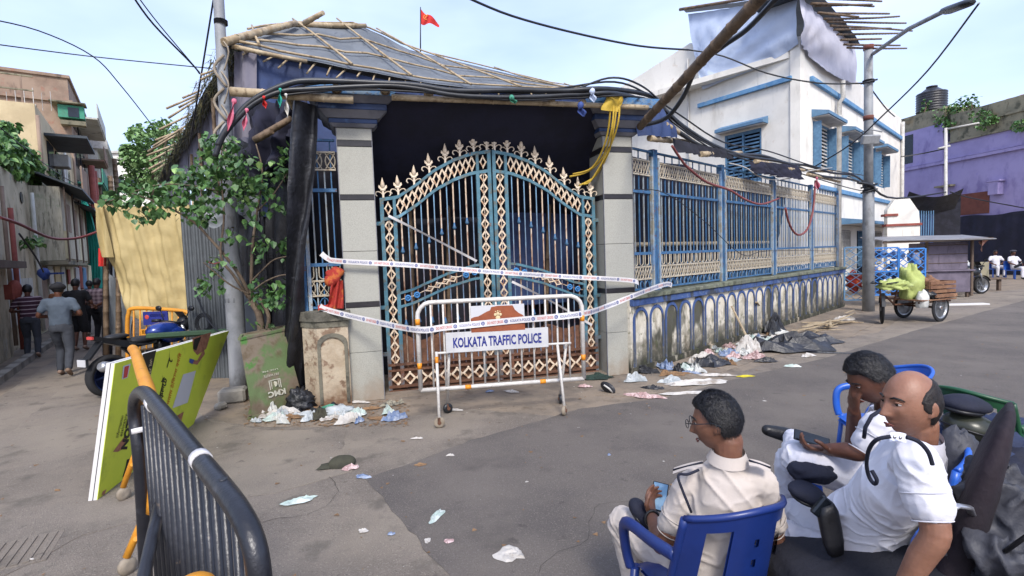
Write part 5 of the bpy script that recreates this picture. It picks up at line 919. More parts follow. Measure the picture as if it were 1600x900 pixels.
# ------------------------------------------------------------------ caution tapes
M_['tape'] = mat('white_caution_tape', 'cfcccb', 'c2bfbe', 5, .5, 0, .1, 20)
def tape(pts, w_, lb, text=True, grp='caution tapes across the gate', twist=0.0, per=.30):
    cp = crv(pts, 10); L_ = [0]
    for a, b in zip(cp, cp[1:]): L_.append(L_[-1] + (b - a).length)
    def at(s):
        s = max(0, min(L_[-1] - 1e-5, s))
        for i in range(len(cp) - 1):
            if s <= L_[i + 1]: return cp[i].lerp(cp[i + 1], (s - L_[i]) / max(1e-9, L_[i + 1] - L_[i])), (cp[i + 1] - cp[i]).normalized()
    def fr(s, h, o=0):
        p, t_ = at(s); up_ = Vector((0, 0, 1)); up_ = (up_ - t_ * up_.dot(t_)).normalized(); nn = t_.cross(up_).normalized(); a = twist * math.sin(s * 2.1) + .12 * math.sin(s * 5)
        q = up_ * math.cos(a) + nn * math.sin(a); return p + q * h + q.cross(t_).normalized() * o
    n = max(12, int(L_[-1] / .05)); m = MB(); m.grid(n, 2, lambda u, v: fr(u * L_[-1], (v - .5) * w_)); o = m.build('caution_tape', M_['tape']); tag(o, lb, 'caution tape', grp)
    if text:
        mr, mbb = MB(), MB(); s = .1; k = 0; sd2 = -.0015 if True else 0
        while s < L_[-1] - per:
            ln = per * (.62 if k % 2 == 0 else .78); vs, fs = letters('DO NOT CROSS' if k % 2 == 0 else 'KOLKATA POLICE', .1, ext=0, off=.001, fit=(ln, w_ * .42)); dst = mr if k % 2 == 0 else mbb
            dst.add([fr(s + v.x, v.y - w_ * .21, .003) for v in vs], fs); dst.add([fr(s + v.x, v.y - w_ * .21, -.003) for v in vs], fs)
            s += ln + .035; n_ = 10
            for sg in (.003, -.003): mbb.add([fr(s + r * math.cos(2 * math.pi * i / n_), r * math.sin(2 * math.pi * i / n_), sg) for r in (w_ * .3, w_ * .17) for i in range(n_)], [(i, (i + 1) % n_, n_ + (i + 1) % n_, n_ + i) for i in range(n_)]); mbb.add([fr(s + w_ * .1 * math.cos(2 * math.pi * i / 6), w_ * .1 * math.sin(2 * math.pi * i / 6), sg) for i in range(6)], [tuple(range(6))])
            s += .05; k += 1
        kind(mr.build('red_print', M_['redprint'], o), 'stuff'); kind(mbb.build('blue_print', M_['blueprint'], o), 'stuff')
    return o
tape([GF.V(502, 396, -.08), GF.V(512, 404, -.1), GF.V(530, 408, -.12), GF.V(640, 414, -.12), GF.V(760, 424, -.12), GF.V(880, 432, -.12), GF.V(985, 438, -.14), GF.V(998, 446, -.06)], .068, 'upper printed caution tape stretched level from the short fence to the right pillar')
tape([GF.V(500, 478, -.1), GF.V(510, 484, -.15), GF.V(570, 499, -.4), BF.V(650, 515, -.05), BF.V(700, 511, -.06), BF.V(800, 501, -.06), BF.V(905, 491, -.05), P(950, 478, 6.9), P(1000, 458, 7.3), FF.V(1040, 444, -.1), FF.V(1050, 446, -.06)], .075, 'lower printed caution tape wrapped across the white police barrier')
tape([GF.V(607, 337, .15), GF.V(680, 374, .15), GF.V(745, 408, .17)], .035, 'thin white tape slanting across the left gate leaf', False, twist=.9)
tape([GF.V(800, 440, .15), GF.V(860, 470, .15), GF.V(925, 508, .15)], .035, 'thin white tape slanting across the right gate leaf', False, twist=.9)
# red cloth tied on short fence
M_['redcloth'] = mat('red_orange_cloth', '9a2f26', '8a281f', 4, .85, 0, .4, 14, [('b0632c', 6, .52, .6, .8), ('5d1a18', 3, .58, .7, .6)])
t = thing('red_cloth', 'red and orange cloth knotted on the short fence panel on the pier', 'cloth', GF.V(525, 480, -.05)); m = MB()
m.ell(GF.V(523, 429, -.02), .10, .08, .10, 16, 10, dn=.7); m.ell(GF.V(517, 436, -.03), .07, .06, .07, 12, 8, dn=.8); m.build('knot', M_['redcloth'], t)
m = MB(); m.grid(12, 18, lambda u, v: GF.V(lerp(514, 540, u) + (4 - 8 * u) * (1 - v) - 3 * v, lerp(438, 480, v) + (2 if u > .5 else 8) * v, -.05 - .04 * math.sin(u * 13 + v * 3))); m.build('drape', M_['redcloth'], t)
m = MB(); m.grid(10, 6, lambda u, v: GF.V(lerp(497, 520, u), lerp(480, 488, v) - 4 * u, -.15 * v) + Vector((0, 0, .02 + .01 * math.sin(u * 9)))); m.build('drape', M_['redcloth'], t)
# ------------------------------------------------------------------ rubbish bin
M_['bingreen'] = mat('faded_green_bin', '5d6f48', '54653e', 2.5, .8, 0, .2, 20, [('776a5c', 2.4, .42, .56, .95), ('3f7a2e', 3, .58, .66, .8), ('5b4d38', 5, .55, .7, .7), ('4e4030', 4, .3, .6, .8, None, (.0, .5))])
BL_, BR_ = G(395, 655), G(475, 631); TL_, TR_ = P(374, 530, BL_.y + .12), P(444, 515, BR_.y + .05); bk = Vector((-.22, .5, 0))
t = thing('rubbish_bin', 'dented green municipal bin standing upside down and leaning beside the tree', 'bin', BL_.lerp(BR_, .5))
def bilin(a, b, c, d, u, v): return a.lerp(b, u).lerp(d.lerp(c, u), v)
q = [BL_, BR_, BR_ + bk, BL_ + bk]; q2 = [TL_, TR_, TR_ + bk * .75, TL_ + bk * .75]; m = MB()
for i in range(4):
    j = (i + 1) % 4; m.grid(8, 12, lambda u, v: bilin(q[i], q[j], q2[j], q2[i], u, v) + Vector((0, -.012 * math.sin(u * 3.14) * math.sin(v * 3.14) + .01 * noise.noise(Vector((u * 4, v * 4, i))), 0)))
m.build('body', M_['bingreen'], t)
m = MB(); m.grid(6, 6, lambda u, v: bilin(q2[0], q2[1], q2[2], q2[3], u, v) + Vector((0, 0, -.03 * math.sin(u * 3.1) * math.sin(v * 3.1)))); m.build('base_panel', M_['bingreen'], t)
for i in range(4): m = MB(); m.beam(q2[i], q2[(i + 1) % 4], .03, .03); m.build('base_rim', M_['bingreen'], t)
for i in range(4): e = Vector((0, 0, .03)); m = MB(); m.beam(q[i] + e + (q[i] - q[(i + 2) % 4]) * .05, q[(i + 1) % 4] + e + (q[(i + 1) % 4] - q[(i + 3) % 4]) * .05, .05, .035); m.build('rim', M_['bingreen'], t)
BP = Plane(BL_, BR_, TL_); M_['binprint'] = mat('faded_white_print', 'b5b3a4', 'a3a08f', 20, .8)
def on_plane(pl, txt, px, py, wpx, hgt, rot, mt, parent, off=.012, font=None, bold=.0, ext=0.001, wid=None):
    c = pl.px(px, py, off); wid = wid or wpx; vs, fs = letters(txt, .1, font, ext, bold, fit=(wid, hgt)); R_ = Matrix.Rotation(rot, 4, 'Z'); m = MB()
    M4 = Matrix.Translation(c) @ pl.M.to_3x3().to_4x4() @ R_; m.add([M4 @ Vector((v.x - wid / 2, v.y - hgt / 2, v.z)) for v in vs], fs); return m.build('lettering', M_[mt], parent)
on_plane(BP, 'KMC', 433, 614, 0, .075, math.pi, 'binprint', t, .016, bold=.004, wid=.24)
for i, (s, y, w_) in enumerate((('KOLKATA MUNICIPAL', 588, .26), ('PAY WASTE', 584 - 2, .2), ('CORPORATION', 577, .24))): pass
on_plane(BP, 'PAY WASTE', 424, 586, 0, .03, math.pi, 'binprint', t, .016, wid=.2); on_plane(BP, 'USE ME', 422, 579, 0, .02, math.pi, 'binprint', t, .016, wid=.22)
m = MB(); c = BP.px(430, 600, .014); 
for a, b, w_, h_ in ((-.075, 0, .012, .12), (.075, 0, .012, .12), (0, .055, .15, .01), (-.05, 0, .01, .1), (.05, 0, .01, .1)): m.box(a - w_ / 2, b - h_ / 2, 0, a + w_ / 2, b + h_ / 2, .001, Matrix.Translation(c) @ BP.M.to_3x3().to_4x4())
m.ell(c, .03, .002, .035, 10, 6); m.build('emblem', M_['binprint'], t)
# stones by the bin
for i, (x, y, s, l) in enumerate(((365, 628, .17, 'grey concrete block beside the green bin'), (345, 640, .08, 'small broken stone near the concrete block'))):
    m = MB(); m.bbox(-s, -s * .7, 0, s, s * .7, s * 1.15, .03, Matrix.Translation(G(x, y)) @ Matrix.Rotation(.3 + i, 4, 'Z')); tag(m.build('stone_block', M_['concrete']), l, 'stone')
# ------------------------------------------------------------------ tree in front of the pole
t = thing('small_tree', 'leafy young fig tree rooted behind the bin with branches spreading left', 'tree', P(410, 560, 7.1)); rnd = random.Random(21)
b0 = P(408, 545, 7.1); b0.z = 0; k0 = P(398, 480, 7.1)
br = [([b0, P(408, 520, 7.1), P(404, 490, 7.1), P(392, 470, 7.1)], .055, .045), ([P(416, 520, 7.1), P(420, 495, 7.05), P(408, 470, 7.05), P(396, 462, 7.1)], .03, .022), ([P(392, 470, 7.1), P(380, 440, 7), P(360, 410, 6.9), P(330, 375, 6.8), P(300, 345, 6.7), P(250, 318, 6.6), P(200, 300, 6.5)], .028, .008), ([P(392, 470, 7.1), P(393, 430, 7.0), P(395, 380, 6.9), P(402, 330, 6.9), P(410, 270, 6.9), P(400, 225, 6.9)], .026, .008), ([P(388, 465, 7.1), P(365, 430, 6.9), P(345, 400, 6.8), P(350, 340, 6.8), P(345, 260, 6.8), P(350, 215, 6.9)], .022, .007), ([P(393, 440, 7), P(412, 420, 6.9), P(430, 405, 6.8), P(455, 400, 6.8)], .014, .006), ([P(395, 455, 7), P(415, 440, 6.8), P(440, 430, 6.7), P(465, 430, 6.7)], .014, .006), ([P(390, 460, 7), P(360, 445, 6.8), P(335, 425, 6.7), P(318, 410, 6.6)], .014, .006), ([P(402, 330, 6.9), P(430, 300, 6.8), P(455, 260, 6.8)], .012, .005), ([P(345, 300, 6.8), P(300, 290, 6.7), P(240, 290, 6.6), P(170, 315, 6.5)], .012, .005)]
for i, (p, r0_, r1_) in enumerate(br):
    c_ = crv(p, 5); m = MB(); m.tube(c_, [lerp(r0_, r1_, k / (len(c_) - 1)) for k in range(len(c_))], 7); m.build('trunk' if i < 2 else 'branch', M_['bark'], t)
cl = [(335, 225, 22, 40), (350, 235, 26, 60), (330, 260, 26, 60), (375, 262, 26, 60), (345, 290, 28, 66), (300, 290, 24, 46), (265, 300, 22, 46), (235, 300, 22, 44), (200, 300, 20, 36), (175, 310, 16, 26), (210, 320, 18, 26), (250, 325, 18, 22), (295, 325, 20, 30), (320, 330, 20, 26), (385, 305, 24, 46), (410, 285, 22, 40), (440, 260, 20, 26), (450, 230, 14, 14), (425, 320, 16, 14), (232, 335, 12, 12), (218, 345, 8, 6), (410, 380, 16, 14), (400, 400, 12, 8), (455, 380, 14, 16), (448, 395, 10, 6), (345, 410, 18, 12), (330, 440, 18, 16), (410, 450, 18, 14), (425, 460, 20, 22), (440, 470, 16, 16), (405, 470, 12, 8), (440, 445, 12, 8), (392, 500, 8, 3), (420, 510, 8, 4), (360, 370, 14, 8), (318, 450, 12, 8), (290, 270, 18, 22), (395, 345, 14, 8)]
cl = [(x, y, r * 1.25, int(n * 1.9)) for x, y, r, n in cl]
lm_a, lm_b = [], []
for v in range(3):
    for lst, mm in ((lm_a, 'leaf'), (lm_b, 'leafdark')): q_ = MB(); vs, fs = leafshape(1, .8 + .1 * v); q_.add(vs, fs); lst.append(sharedmesh('leaf', q_, M_[mm]))
allp = [(x, y, r) for x, y, r, n in cl for _ in range(n)]; rnd.shuffle(allp); nl = 0; st = MB(); st2 = MB()
for (x, y, r) in allp:
    a = rnd.uniform(0, 6.28); rr_ = r * rnd.random() ** .6; p = P(x + rr_ * math.cos(a), y + rr_ * .8 * math.sin(a), 6.85 - (400 - x) * .0012 + rnd.uniform(-.28, .28)); L_ = rnd.uniform(.04, .12)
    R_ = Matrix.Translation(p) @ Matrix.Rotation(rnd.uniform(0, 6.28), 4, 'Z') @ Matrix.Rotation(-rnd.uniform(.2, 1.5), 4, 'X') @ Matrix.Rotation(rnd.uniform(-.6, .6), 4, 'Y') @ Matrix.Scale(L_, 4)
    if nl < 290: inst('leaf', rnd.choice(lm_a if rnd.random() < .7 else lm_b), t, mat_of(t).inverted() @ R_); nl += 1
    else:
        vs, fs = leafshape(1, .8); (st if rnd.random() < .6 else st2).add([R_ @ Vector(v) for v in vs], fs)
kind(st.build('foliage', M_['leaf'], t), 'stuff'); kind(st2.build('foliage', M_['leafdark'], t), 'stuff')
# ------------------------------------------------------------------ yellow sign board
M_['lime'] = mat('lime_yellow_board', 'c6d040', 'bcc83c', 2, .5, 0, .05, 10, [('8a9a38', 3, .58, .7, .4)])
M_['boardedge'] = mat('white_foam_edge', 'c2c0bd'); M_['blackprint'] = mat('black_print', '1c1b18', rough=.6); M_['orangeprint'] = mat('orange_print', 'b5641f'); M_['skin_print'] = mat('skin_print', '9c6b52', '7f5340', 20, .6)
sBL = G(152, 783); sTL = P(180, 568, 4.22); sTR = P(358, 517, 6.35); sBR = G(302, 664)
SPn = Plane(sBL, sBR, sTL); nrm = SPn.N if SPn.N.dot(Vector((0, 0, EYE)) - sBL) > 0 else -SPn.N
t = thing('fallen_sign_board', 'large lime yellow printed board leaning on its side near the motorcycle', 'sign board', sBL.lerp(sBR, .5))
def slab(c4, n, a, b, mt, nm): m = MB(); m.add([p + n * a for p in c4] + [p + n * b for p in c4], [(0, 1, 2, 3), (7, 6, 5, 4), (0, 4, 5, 1), (1, 5, 6, 2), (2, 6, 7, 3), (3, 7, 4, 0)]); return m.build(nm, M_[mt], t)
c4 = [sBL, SPn.px(302, 664), SPn.px(358, 517), sTL]
face = slab(c4, nrm, -.004, 0, 'lime', 'face_sheet'); slab(c4, nrm, -.03, -.0045, 'boardedge', 'foam_layer'); slab(c4, nrm, -.036, -.0305, 'blackprint', 'foam_layer'); slab(c4, nrm, -.065, -.0365, 'boardedge', 'foam_layer')
def patchp(px, mt, nm='print', off=.002): m = MB(); pts = [SPn.px(x, y) + nrm * off for x, y in px]; m.add(pts, [tuple(range(len(pts)))]); return m.build(nm, M_[mt], face)
patchp([(223, 553), (244, 547), (232, 600), (215, 615)], 'blackprint'); patchp([(192, 572), (204, 568), (199, 590), (190, 593)], 'posterpaper'); patchp([(194, 573), (201, 571), (198, 589), (192, 591)], 'redprint', off=.004)
patchp([(286, 585), (306, 579), (293, 629), (269, 638)], 'posterpaper'); patchp([(300, 528), (330, 519), (322, 545), (308, 555), (302, 548)], 'skin_print'); patchp([(303, 530), (314, 526), (306, 548), (301, 545)], 'blackprint', off=.004); patchp([(318, 545), (320, 553), (308, 570), (296, 567), (298, 562), (308, 563)], 'skin_print'); patchp([(296, 560), (303, 562), (300, 569), (295, 566)], 'blueprint', off=.004)
patchp([(275, 650), (287, 643), (282, 662), (276, 664), (278, 655)], 'skin_print'); patchp([(188, 690), (196, 680), (194, 700), (184, 706), (176, 706)], 'skin_print'); patchp([(198, 718), (212, 714), (205, 724), (197, 744), (191, 746), (196, 728)], 'blackprint'); patchp([(160, 768), (166, 764), (163, 773), (158, 774)], 'skin_print')
try: bf = bpy.data.fonts.load(bpy.utils.system_resource('DATAFILES', path='fonts') + '/NotoSansBengali-VariableFont_wdth,wght.woff2') if False else None
except Exception: bf = None
E1 = (SPn.px(302, 664) - sBL).normalized(); E2 = nrm.cross(E1)
def board_text(txt, pa, pb, hgt, mt, off=.004, bold=0):
    """reads from pixel pa to pixel pb, letter tops towards the near edge"""
    a = SPn.px(*pa) + nrm * off; b = SPn.px(*pb) + nrm * off; d = (b - a); L_ = d.length; d.normalize(); up_ = nrm.cross(d)
    vs, fs = letters(txt, .1, None, 0, bold, fit=(L_, hgt)); m = MB(); m.add([a + d * v.x + up_ * v.y for v in vs], fs); m.build('lettering', M_[mt], face)
board_text('NOT', (198, 702), (208, 655), .12, 'blackprint', bold=.006); board_text('লিফলেট', (250, 640), (262, 588), .15, 'blackprint', bold=.003); board_text('কে', (265, 578), (272, 552), .15, 'blackprint', bold=.003)
board_text('বদনাম ঠিকানা ববির', (262, 640), (283, 553), .09, 'orangeprint', bold=.001); board_text('voter list', (235, 595), (237, 560), .06, 'cream_print'); board_text('information', (184, 684), (193, 650), .05, 'blackprint'); board_text('assistance', (190, 682), (199, 647), .05, 'blackprint')
# ------------------------------------------------------------------ yellow tubular stand behind the black barricade
M_['ybar'] = mat('amber_yellow_tube', 'c8892a', 'bd7d24', 5, .5, 0, .1, 30, [('7a5a3a', 9, .62, .7, .6)])
t = thing('yellow_barrier', 'amber tubular barrier on castors between the lime board and black barricade', 'barrier', G(215, 800))
m = MB(); m.tube(crv([P(207, 545, 3.5), P(212, 552, 3.3), P(221, 580, 2.75), P(232, 612, 2.35), P(240, 660, 2.2), P(245, 720, 2.2), P(240, 800, 2.2)], 4), .030, 12); m.build('frame', M_['ybar'], t)
for x0, y0, d0, x1, y1 in ((234, 645, 3.2, 196, 768), (240, 772, 2.4, 202, 884)):
    f0 = G(x1 - 2, y1 + 14); f0.z = .11; m = MB(); m.tube([P(x0, y0, f0.y + .1), f0], .022, 10); m.build('leg', M_['ybar'], t)
    wm = Matrix.Translation(Vector((f0.x, f0.y, .055))) @ Matrix.Rotation(1.2, 4, 'Z') @ Matrix.Rotation(math.pi / 2, 4, 'X'); m = MB(); m.lathe([(.02, -.018), (.05, -.018), (.055, 0), (.05, .018), (.02, .018)], 14, wm); m.build('castor_wheel', M_['rope'], t)
    m = MB(); m.tube([P(x1 + 10, y1 - 42, f0.y), P(x1 + 24, y1 - 46, f0.y + .1)], .015, 8); m.build('brace', M_['ybar'], t)
# ------------------------------------------------------------------ black barricade in the foreground
M_['blackpaint'] = mat('black_gloss_tube', '23242a', '1c1d22', 4, .35, .2, .15, 40, [('4a4c55', 7, .6, .72, .4), ('6b5a48', 14, .66, .72, .6)], spec=.6)
t = thing('black_barricade', 'black tubular crowd barricade in the near left foreground with white tape bands', 'barricade', Vector((-.95, 1.6, 0)))
FB = Frame(P(215, 640, 2.15), P(398, 860, 1.13)); 
def fb(x, y): return FB.V(x, y)
top = [fb(230, 960), fb(224, 800), fb(217, 700), fb(211, 650), fb(213, 622), fb(224, 613), fb(245, 634), fb(300, 703), fb(350, 765), fb(378, 806), fb(395, 845), fb(404, 890), fb(408, 950), fb(410, 1050)]
m = MB(); m.tube(crv(top, 5), .027, 14); m.build('frame', M_['blackpaint'], t)
for i in range(15):
    f = (i + .6) / 15; uu_ = lerp(FB.uv(222, 640)[0], FB.uv(398, 880)[0], f); zt = 1.31 if f < .9 else 1.27
    m = MB(); m.tube([FB.w(uu_, 0, .18), FB.w(uu_, 0, zt)], .011, 8); m.build('bar', M_['blackpaint'], t)
m = MB(); m.tube([FB.w(FB.uv(222, 640)[0], 0, .18), FB.w(FB.uv(400, 880)[0], 0, .18)], .022, 10); m.build('bottom_rail', M_['blackpaint'], t)
m = MB(); m.tube([P(252, 780, 2.0), P(240, 830, 1.85), P(225, 900, 1.7), P(215, 960, 1.6)], .022, 10); m.build('brace', M_['blackpaint'], t)
for x, y in ((238, 627), (311, 715)):
    p = fb(x, y); q_ = fb(x + 6, y + 8); m = MB(); m.tube([p, p.lerp(q_, .9)], .0285, 14); m.build('tape_band', M_['tape'], t)
m = MB(); m.tube([fb(218, 668), fb(219, 676)], .03, 12); m.build('tape_band', M_['tape'], t)
p = P(304, 925, 1.15); m = MB(); m.ell(p, .05, .05, .04, 18, 10); m.tube([p, Vector((p.x, p.y, 0))], .035, 12); tag(m.build('yellow_post', M_['ybar']), 'rounded yellow post top at the bottom edge beside the black barricade', 'post')
# ------------------------------------------------------------------ yellow barrier behind the motorcycle
t = thing('yellow_barrier', 'amber tubular barrier with a dark notice behind the blue motorcycle', 'barrier', P(250, 560, 9.3)); d = 9.2
pts = [P(200, 575, d), P(199, 510, d), P(201, 490, d), P(208, 482, d), P(250, 483, d), P(285, 486, d), P(295, 490, d), P(298, 500, d), P(299, 575, d)]
m = MB(); m.tube(crv(pts, 4), .035, 10); m.build('frame', M_['ybar'], t)
for i in range(9): x = 209 + i * 10; m = MB(); m.tube([P(x, 484, d), P(x, 575, d)], .014, 7); m.build('bar', M_['ybar'], t)
m = MB(); a = P(225, 508, d - .05); b = P(262, 486, d - .05); m.box(a.x, d - .06, a.z, b.x, d - .04, b.z); nb = m.build('notice_board', M_['signblue'], t); M_['signblue2'] = M_['signblue']
m = MB(); vs, fs = letters('KOLKATA POLICE', .1, fit=(.26, .05)); m.add([Vector((a.x + .13 + v.x, d - .063, lerp(a.z, b.z, .6) + v.y)) for v in vs], fs); m.ell(Vector((a.x + .07, d - .062, lerp(a.z, b.z, .6))), .04, .004, .04, 10, 6); m.build('lettering', M_['redprint'], nb)
m = MB(); a = P(221, 524, d - .05); b = P(268, 513, d - .05); m.box(a.x, d - .06, a.z, b.x, d - .04, b.z); nb = m.build('name_plate', M_['ybar'], t); vs, fs = letters('KOLKATA POLICE', .1, off=.003, fit=((b.x - a.x) * .85, .07)); m = MB(); m.add([Vector((a.x + .03 + v.x, d - .063, a.z + .025 + v.y)) for v in vs], fs); m.build('lettering', M_['posterbrown'], nb)
m = MB(); m.bbox(-.6, -.05, 0, .6, .05, .07, .01, Matrix.Translation(P(298, 524, 8.0)) @ Matrix.Rotation(.25, 4, 'Z')); m.box(-.58, .06, -.03, .58, .4, .02, Matrix.Translation(P(298, 524, 8.0)) @ Matrix.Rotation(.25, 4, 'Z')); M_['binlid'] = mat('dark_green_lid', '2f4a32', '263e2a', 4, .6); m.tube([P(298, 530, 8.2), Vector((P(298, 530, 8.2).x, 8.2, 0))], .04, 6); tag(m.build('folding_table', M_['binlid']), 'dark green folded table edge behind the lime board', 'table')
# utility clutter: grey box on the sheets
m = MB(); a = P(352, 470, 8.0); m.bbox(a.x, 7.95, .35, a.x + .55, 8.3, 1.45, .02); tag(m.build('metal_cabinet', M_['corr']), 'grey metal cabinet behind the utility pole', 'cabinet')
cable([P(322, 408, 8.3), P(335, 412, 8.2), P(350, 409, 8.1), P(366, 412, 7.9)], .012, M_['redhose'], 'dull red cord tied across the corrugated sheets', 'cord', nm='cord')
cable([P(305, 455, 8.4), P(325, 500, 8), P(360, 530, 7.6), P(395, 527, 7.2)], .014, M_['cable'], 'black cord drooping from the corrugated sheets to the bin', 'cord', nm='cord')
m = MB(); [m.tube([P(318 + r * math.cos(a), 505 + r * 1.2 * math.sin(a), 8.25 + .03 * r / 10) for a in [2 * math.pi * i / 16 for i in range(16)]], .012, 5, closed=True) for r in (9, 11, 13)]; tag(m.build('cable_coil', M_['cable']), 'small coil of black cable hanging by the bamboo post', 'cable')
# ------------------------------------------------------------------ motorcycles
M_['tyre'] = mat('tyre_rubber', '1a1a1c', '222224', 6, .85, 0, .2, 60); M_['bikeblue'] = mat('metallic_blue_fairing', '1b3a8a', '152d70', 4, .25, .3, 0, coat=.6); M_['bikeblack'] = mat('black_plastic_fairing', '17181b', '202226', 4, .4, bump=.05); M_['seat'] = mat('black_seat_vinyl', '1c1d20', '26272b', 4, .55); M_['chrome'] = mat('brushed_silver', 'a5a7aa', '8e9093', 6, .3, .7, .05); M_['wheelblue'] = mat('blue_wheel_rim', '20315c', '1b2a50', 4, .4, .3)
def wheel(t, M, R, w_, rim='bikeblack', sp=6):
    m = MB(); m.lathe([(R * .78, -w_ * .5), (R * .94, -w_ * .5), (R, -w_ * .2), (R, w_ * .2), (R * .94, w_ * .5), (R * .78, w_ * .5), (R * .78, -w_ * .5)], 28, M @ Matrix.Rotation(math.pi / 2, 4, 'X')); o = m.build('wheel', M_['tyre'], t, True)
    m = MB(); m.lathe([(R * .70, -w_ * .35), (R * .79, -w_ * .4), (R * .79, w_ * .4), (R * .70, w_ * .35), (R * .70, -w_ * .35)], 24, M @ Matrix.Rotation(math.pi / 2, 4, 'X')); m.lathe([(.05, -w_ * .6), (.05, w_ * .6)], 10, M @ Matrix.Rotation(math.pi / 2, 4, 'X'))
    for i in range(sp): a = 2 * math.pi * i / sp; m.beam(M @ Vector((.04 * math.cos(a), 0, .04 * math.sin(a))), M @ Vector((R * .74 * math.cos(a + .15), 0, R * .74 * math.sin(a + .15))), .028 if sp < 10 else .006, .02 if sp < 10 else .006)
    m.build('rim', M_[rim], o, True); return o
def motorcycle(loc, rz, lb, body, rim):
    t = thing('motorcycle', lb, 'motorcycle', loc, rz); T = Matrix.Translation
    wheel(t, T((-.66, 0, .31)), .31, .13, rim); wheel(t, T((.68, 0, .31)), .31, .11, rim)
    def part(nm, mt, fn): m = MB(); fn(m); return m.build(nm, M_[mt], t, True)
    part('engine', 'bikeblack', lambda m: (m.bbox(-.22, -.14, .24, .22, .14, .60, .04), m.ell((0, -.15, .36), .12, .05, .12, 12, 8), m.bbox(.06, -.09, .5, .26, .09, .7, .03)))
    part('frame', 'bikeblack', lambda m: (m.beam((.42, 0, .82), (.1, 0, .5), .06), m.beam((.1, 0, .72), (-.45, 0, .70), .08), m.beam((-.15, 0, .4), (-.45, 0, .7), .05), m.beam((-.66, -.09, .31), (-.1, -.09, .42), .04), m.beam((-.66, .09, .31), (-.1, .09, .42), .04)))
    part('fuel_tank', body, lambda m: (m.ell((.20, 0, .86), .27, .17, .14, 20, 12), m.ell((.30, -.10, .78), .22, .10, .13, 14, 8), m.ell((.30, .10, .78), .22, .10, .13, 14, 8)))
    part('seat', 'seat', lambda m: m.grid(12, 8, lambda u, v: Vector((lerp(.02, -.42, u), (v - .5) * lerp(.20, .26, u), .80 + .05 * u - .10 * abs(v - .5) ** 2 * 4 - .03 * math.sin(u * 3.1)))))
    part('seat', 'seat', lambda m: m.ell((-.18, 0, .77), .26, .13, .06, 14, 8)); part('pillion_seat', 'seat', lambda m: m.ell((-.52, 0, .87), .18, .11, .045, 14, 8))
    part('tail_fairing', 'bikeblack', lambda m: (m.add([(-.30, -.12, .76), (-.30, .12, .76), (-.86, .05, .93), (-.86, -.05, .93), (-.35, -.11, .66), (-.35, .11, .66), (-.84, .04, .86), (-.84, -.04, .86)], [(0, 1, 2, 3), (7, 6, 5, 4), (0, 3, 7, 4), (1, 5, 6, 2), (2, 6, 7, 3), (0, 4, 5, 1)])))
    part('rear_fender', 'bikeblack', lambda m: (m.beam((-.74, 0, .84), (-.94, 0, .60), .14, .03), m.box(-1.0, -.09, .50, -.97, .09, .62)))
    part('number_plate', 'posterpaper', lambda m: m.box(-1.015, -.085, .51, -1.003, .085, .61))
    part('tail_lamp', 'redprint', lambda m: m.box(-.885, -.06, .88, -.86, .06, .92))
    part('exhaust', 'chrome', lambda m: (m.tube([(-.05, -.19, .28), (-.30, -.21, .30), (-.42, -.22, .36), (-.88, -.23, .50), (-.92, -.23, .515)], [.025, .03, .07, .08, .05], 14)))
    part('fork', 'chrome', lambda m: (m.tube([(.68, -.09, .31), (.46, -.09, .92)], .025, 8), m.tube([(.68, .09, .31), (.46, .09, .92)], .025, 8)))
    part('headlamp', 'bikeblack', lambda m: (m.ell((.56, 0, .92), .10, .12, .13, 14, 10), m.grid(4, 4, lambda u, v: Vector((.58 - .1 * v, lerp(-.1, .1, u), 1.0 + .14 * v)))))
    part('front_fender', body, lambda m: m.grid(10, 4, lambda u, v: Vector((.68 + .35 * math.cos(.4 + u * 2.0), (v - .5) * .13, .31 + .35 * math.sin(.4 + u * 2.0)))))
    part('handlebar', 'bikeblack', lambda m: (m.tube([(.32, -.38, 1.0), (.42, -.2, .98), (.44, 0, .96), (.42, .2, .98), (.32, .38, 1.0)], .018, 8), m.tube([(.30, -.39, 1.0), (.37, -.28, 1.0)], .026, 8), m.tube([(.30, .39, 1.0), (.37, .28, 1.0)], .026, 8)))
    for s in (-1, 1): part('mirror', 'bikeblack', lambda m: (m.tube([(.40, s * .25, 1.0), (.42, s * .34, 1.18)], .008, 6), m.ell((.42, s * .38, 1.20), .03, .07, .045, 10, 6)))
    part('side_stand', 'bikeblack', lambda m: m.tube([(-.05, .12, .25), (-.1, .28, 0.01)], .015, 6)); return t
c = G(185, 622)
motorcycle(Vector((-5.80, 8.15, 0)), math.radians(70), 'blue and black motorcycle with silver exhaust parked by the yellow cloth screen', 'bikeblue', 'wheelblue')
c = G(1523, 459); motorcycle(Vector((c.x - .55, c.y - .2, 0)), math.radians(8), 'black motorcycle parked beside the dark street stall', 'bikeblack', 'chrome')
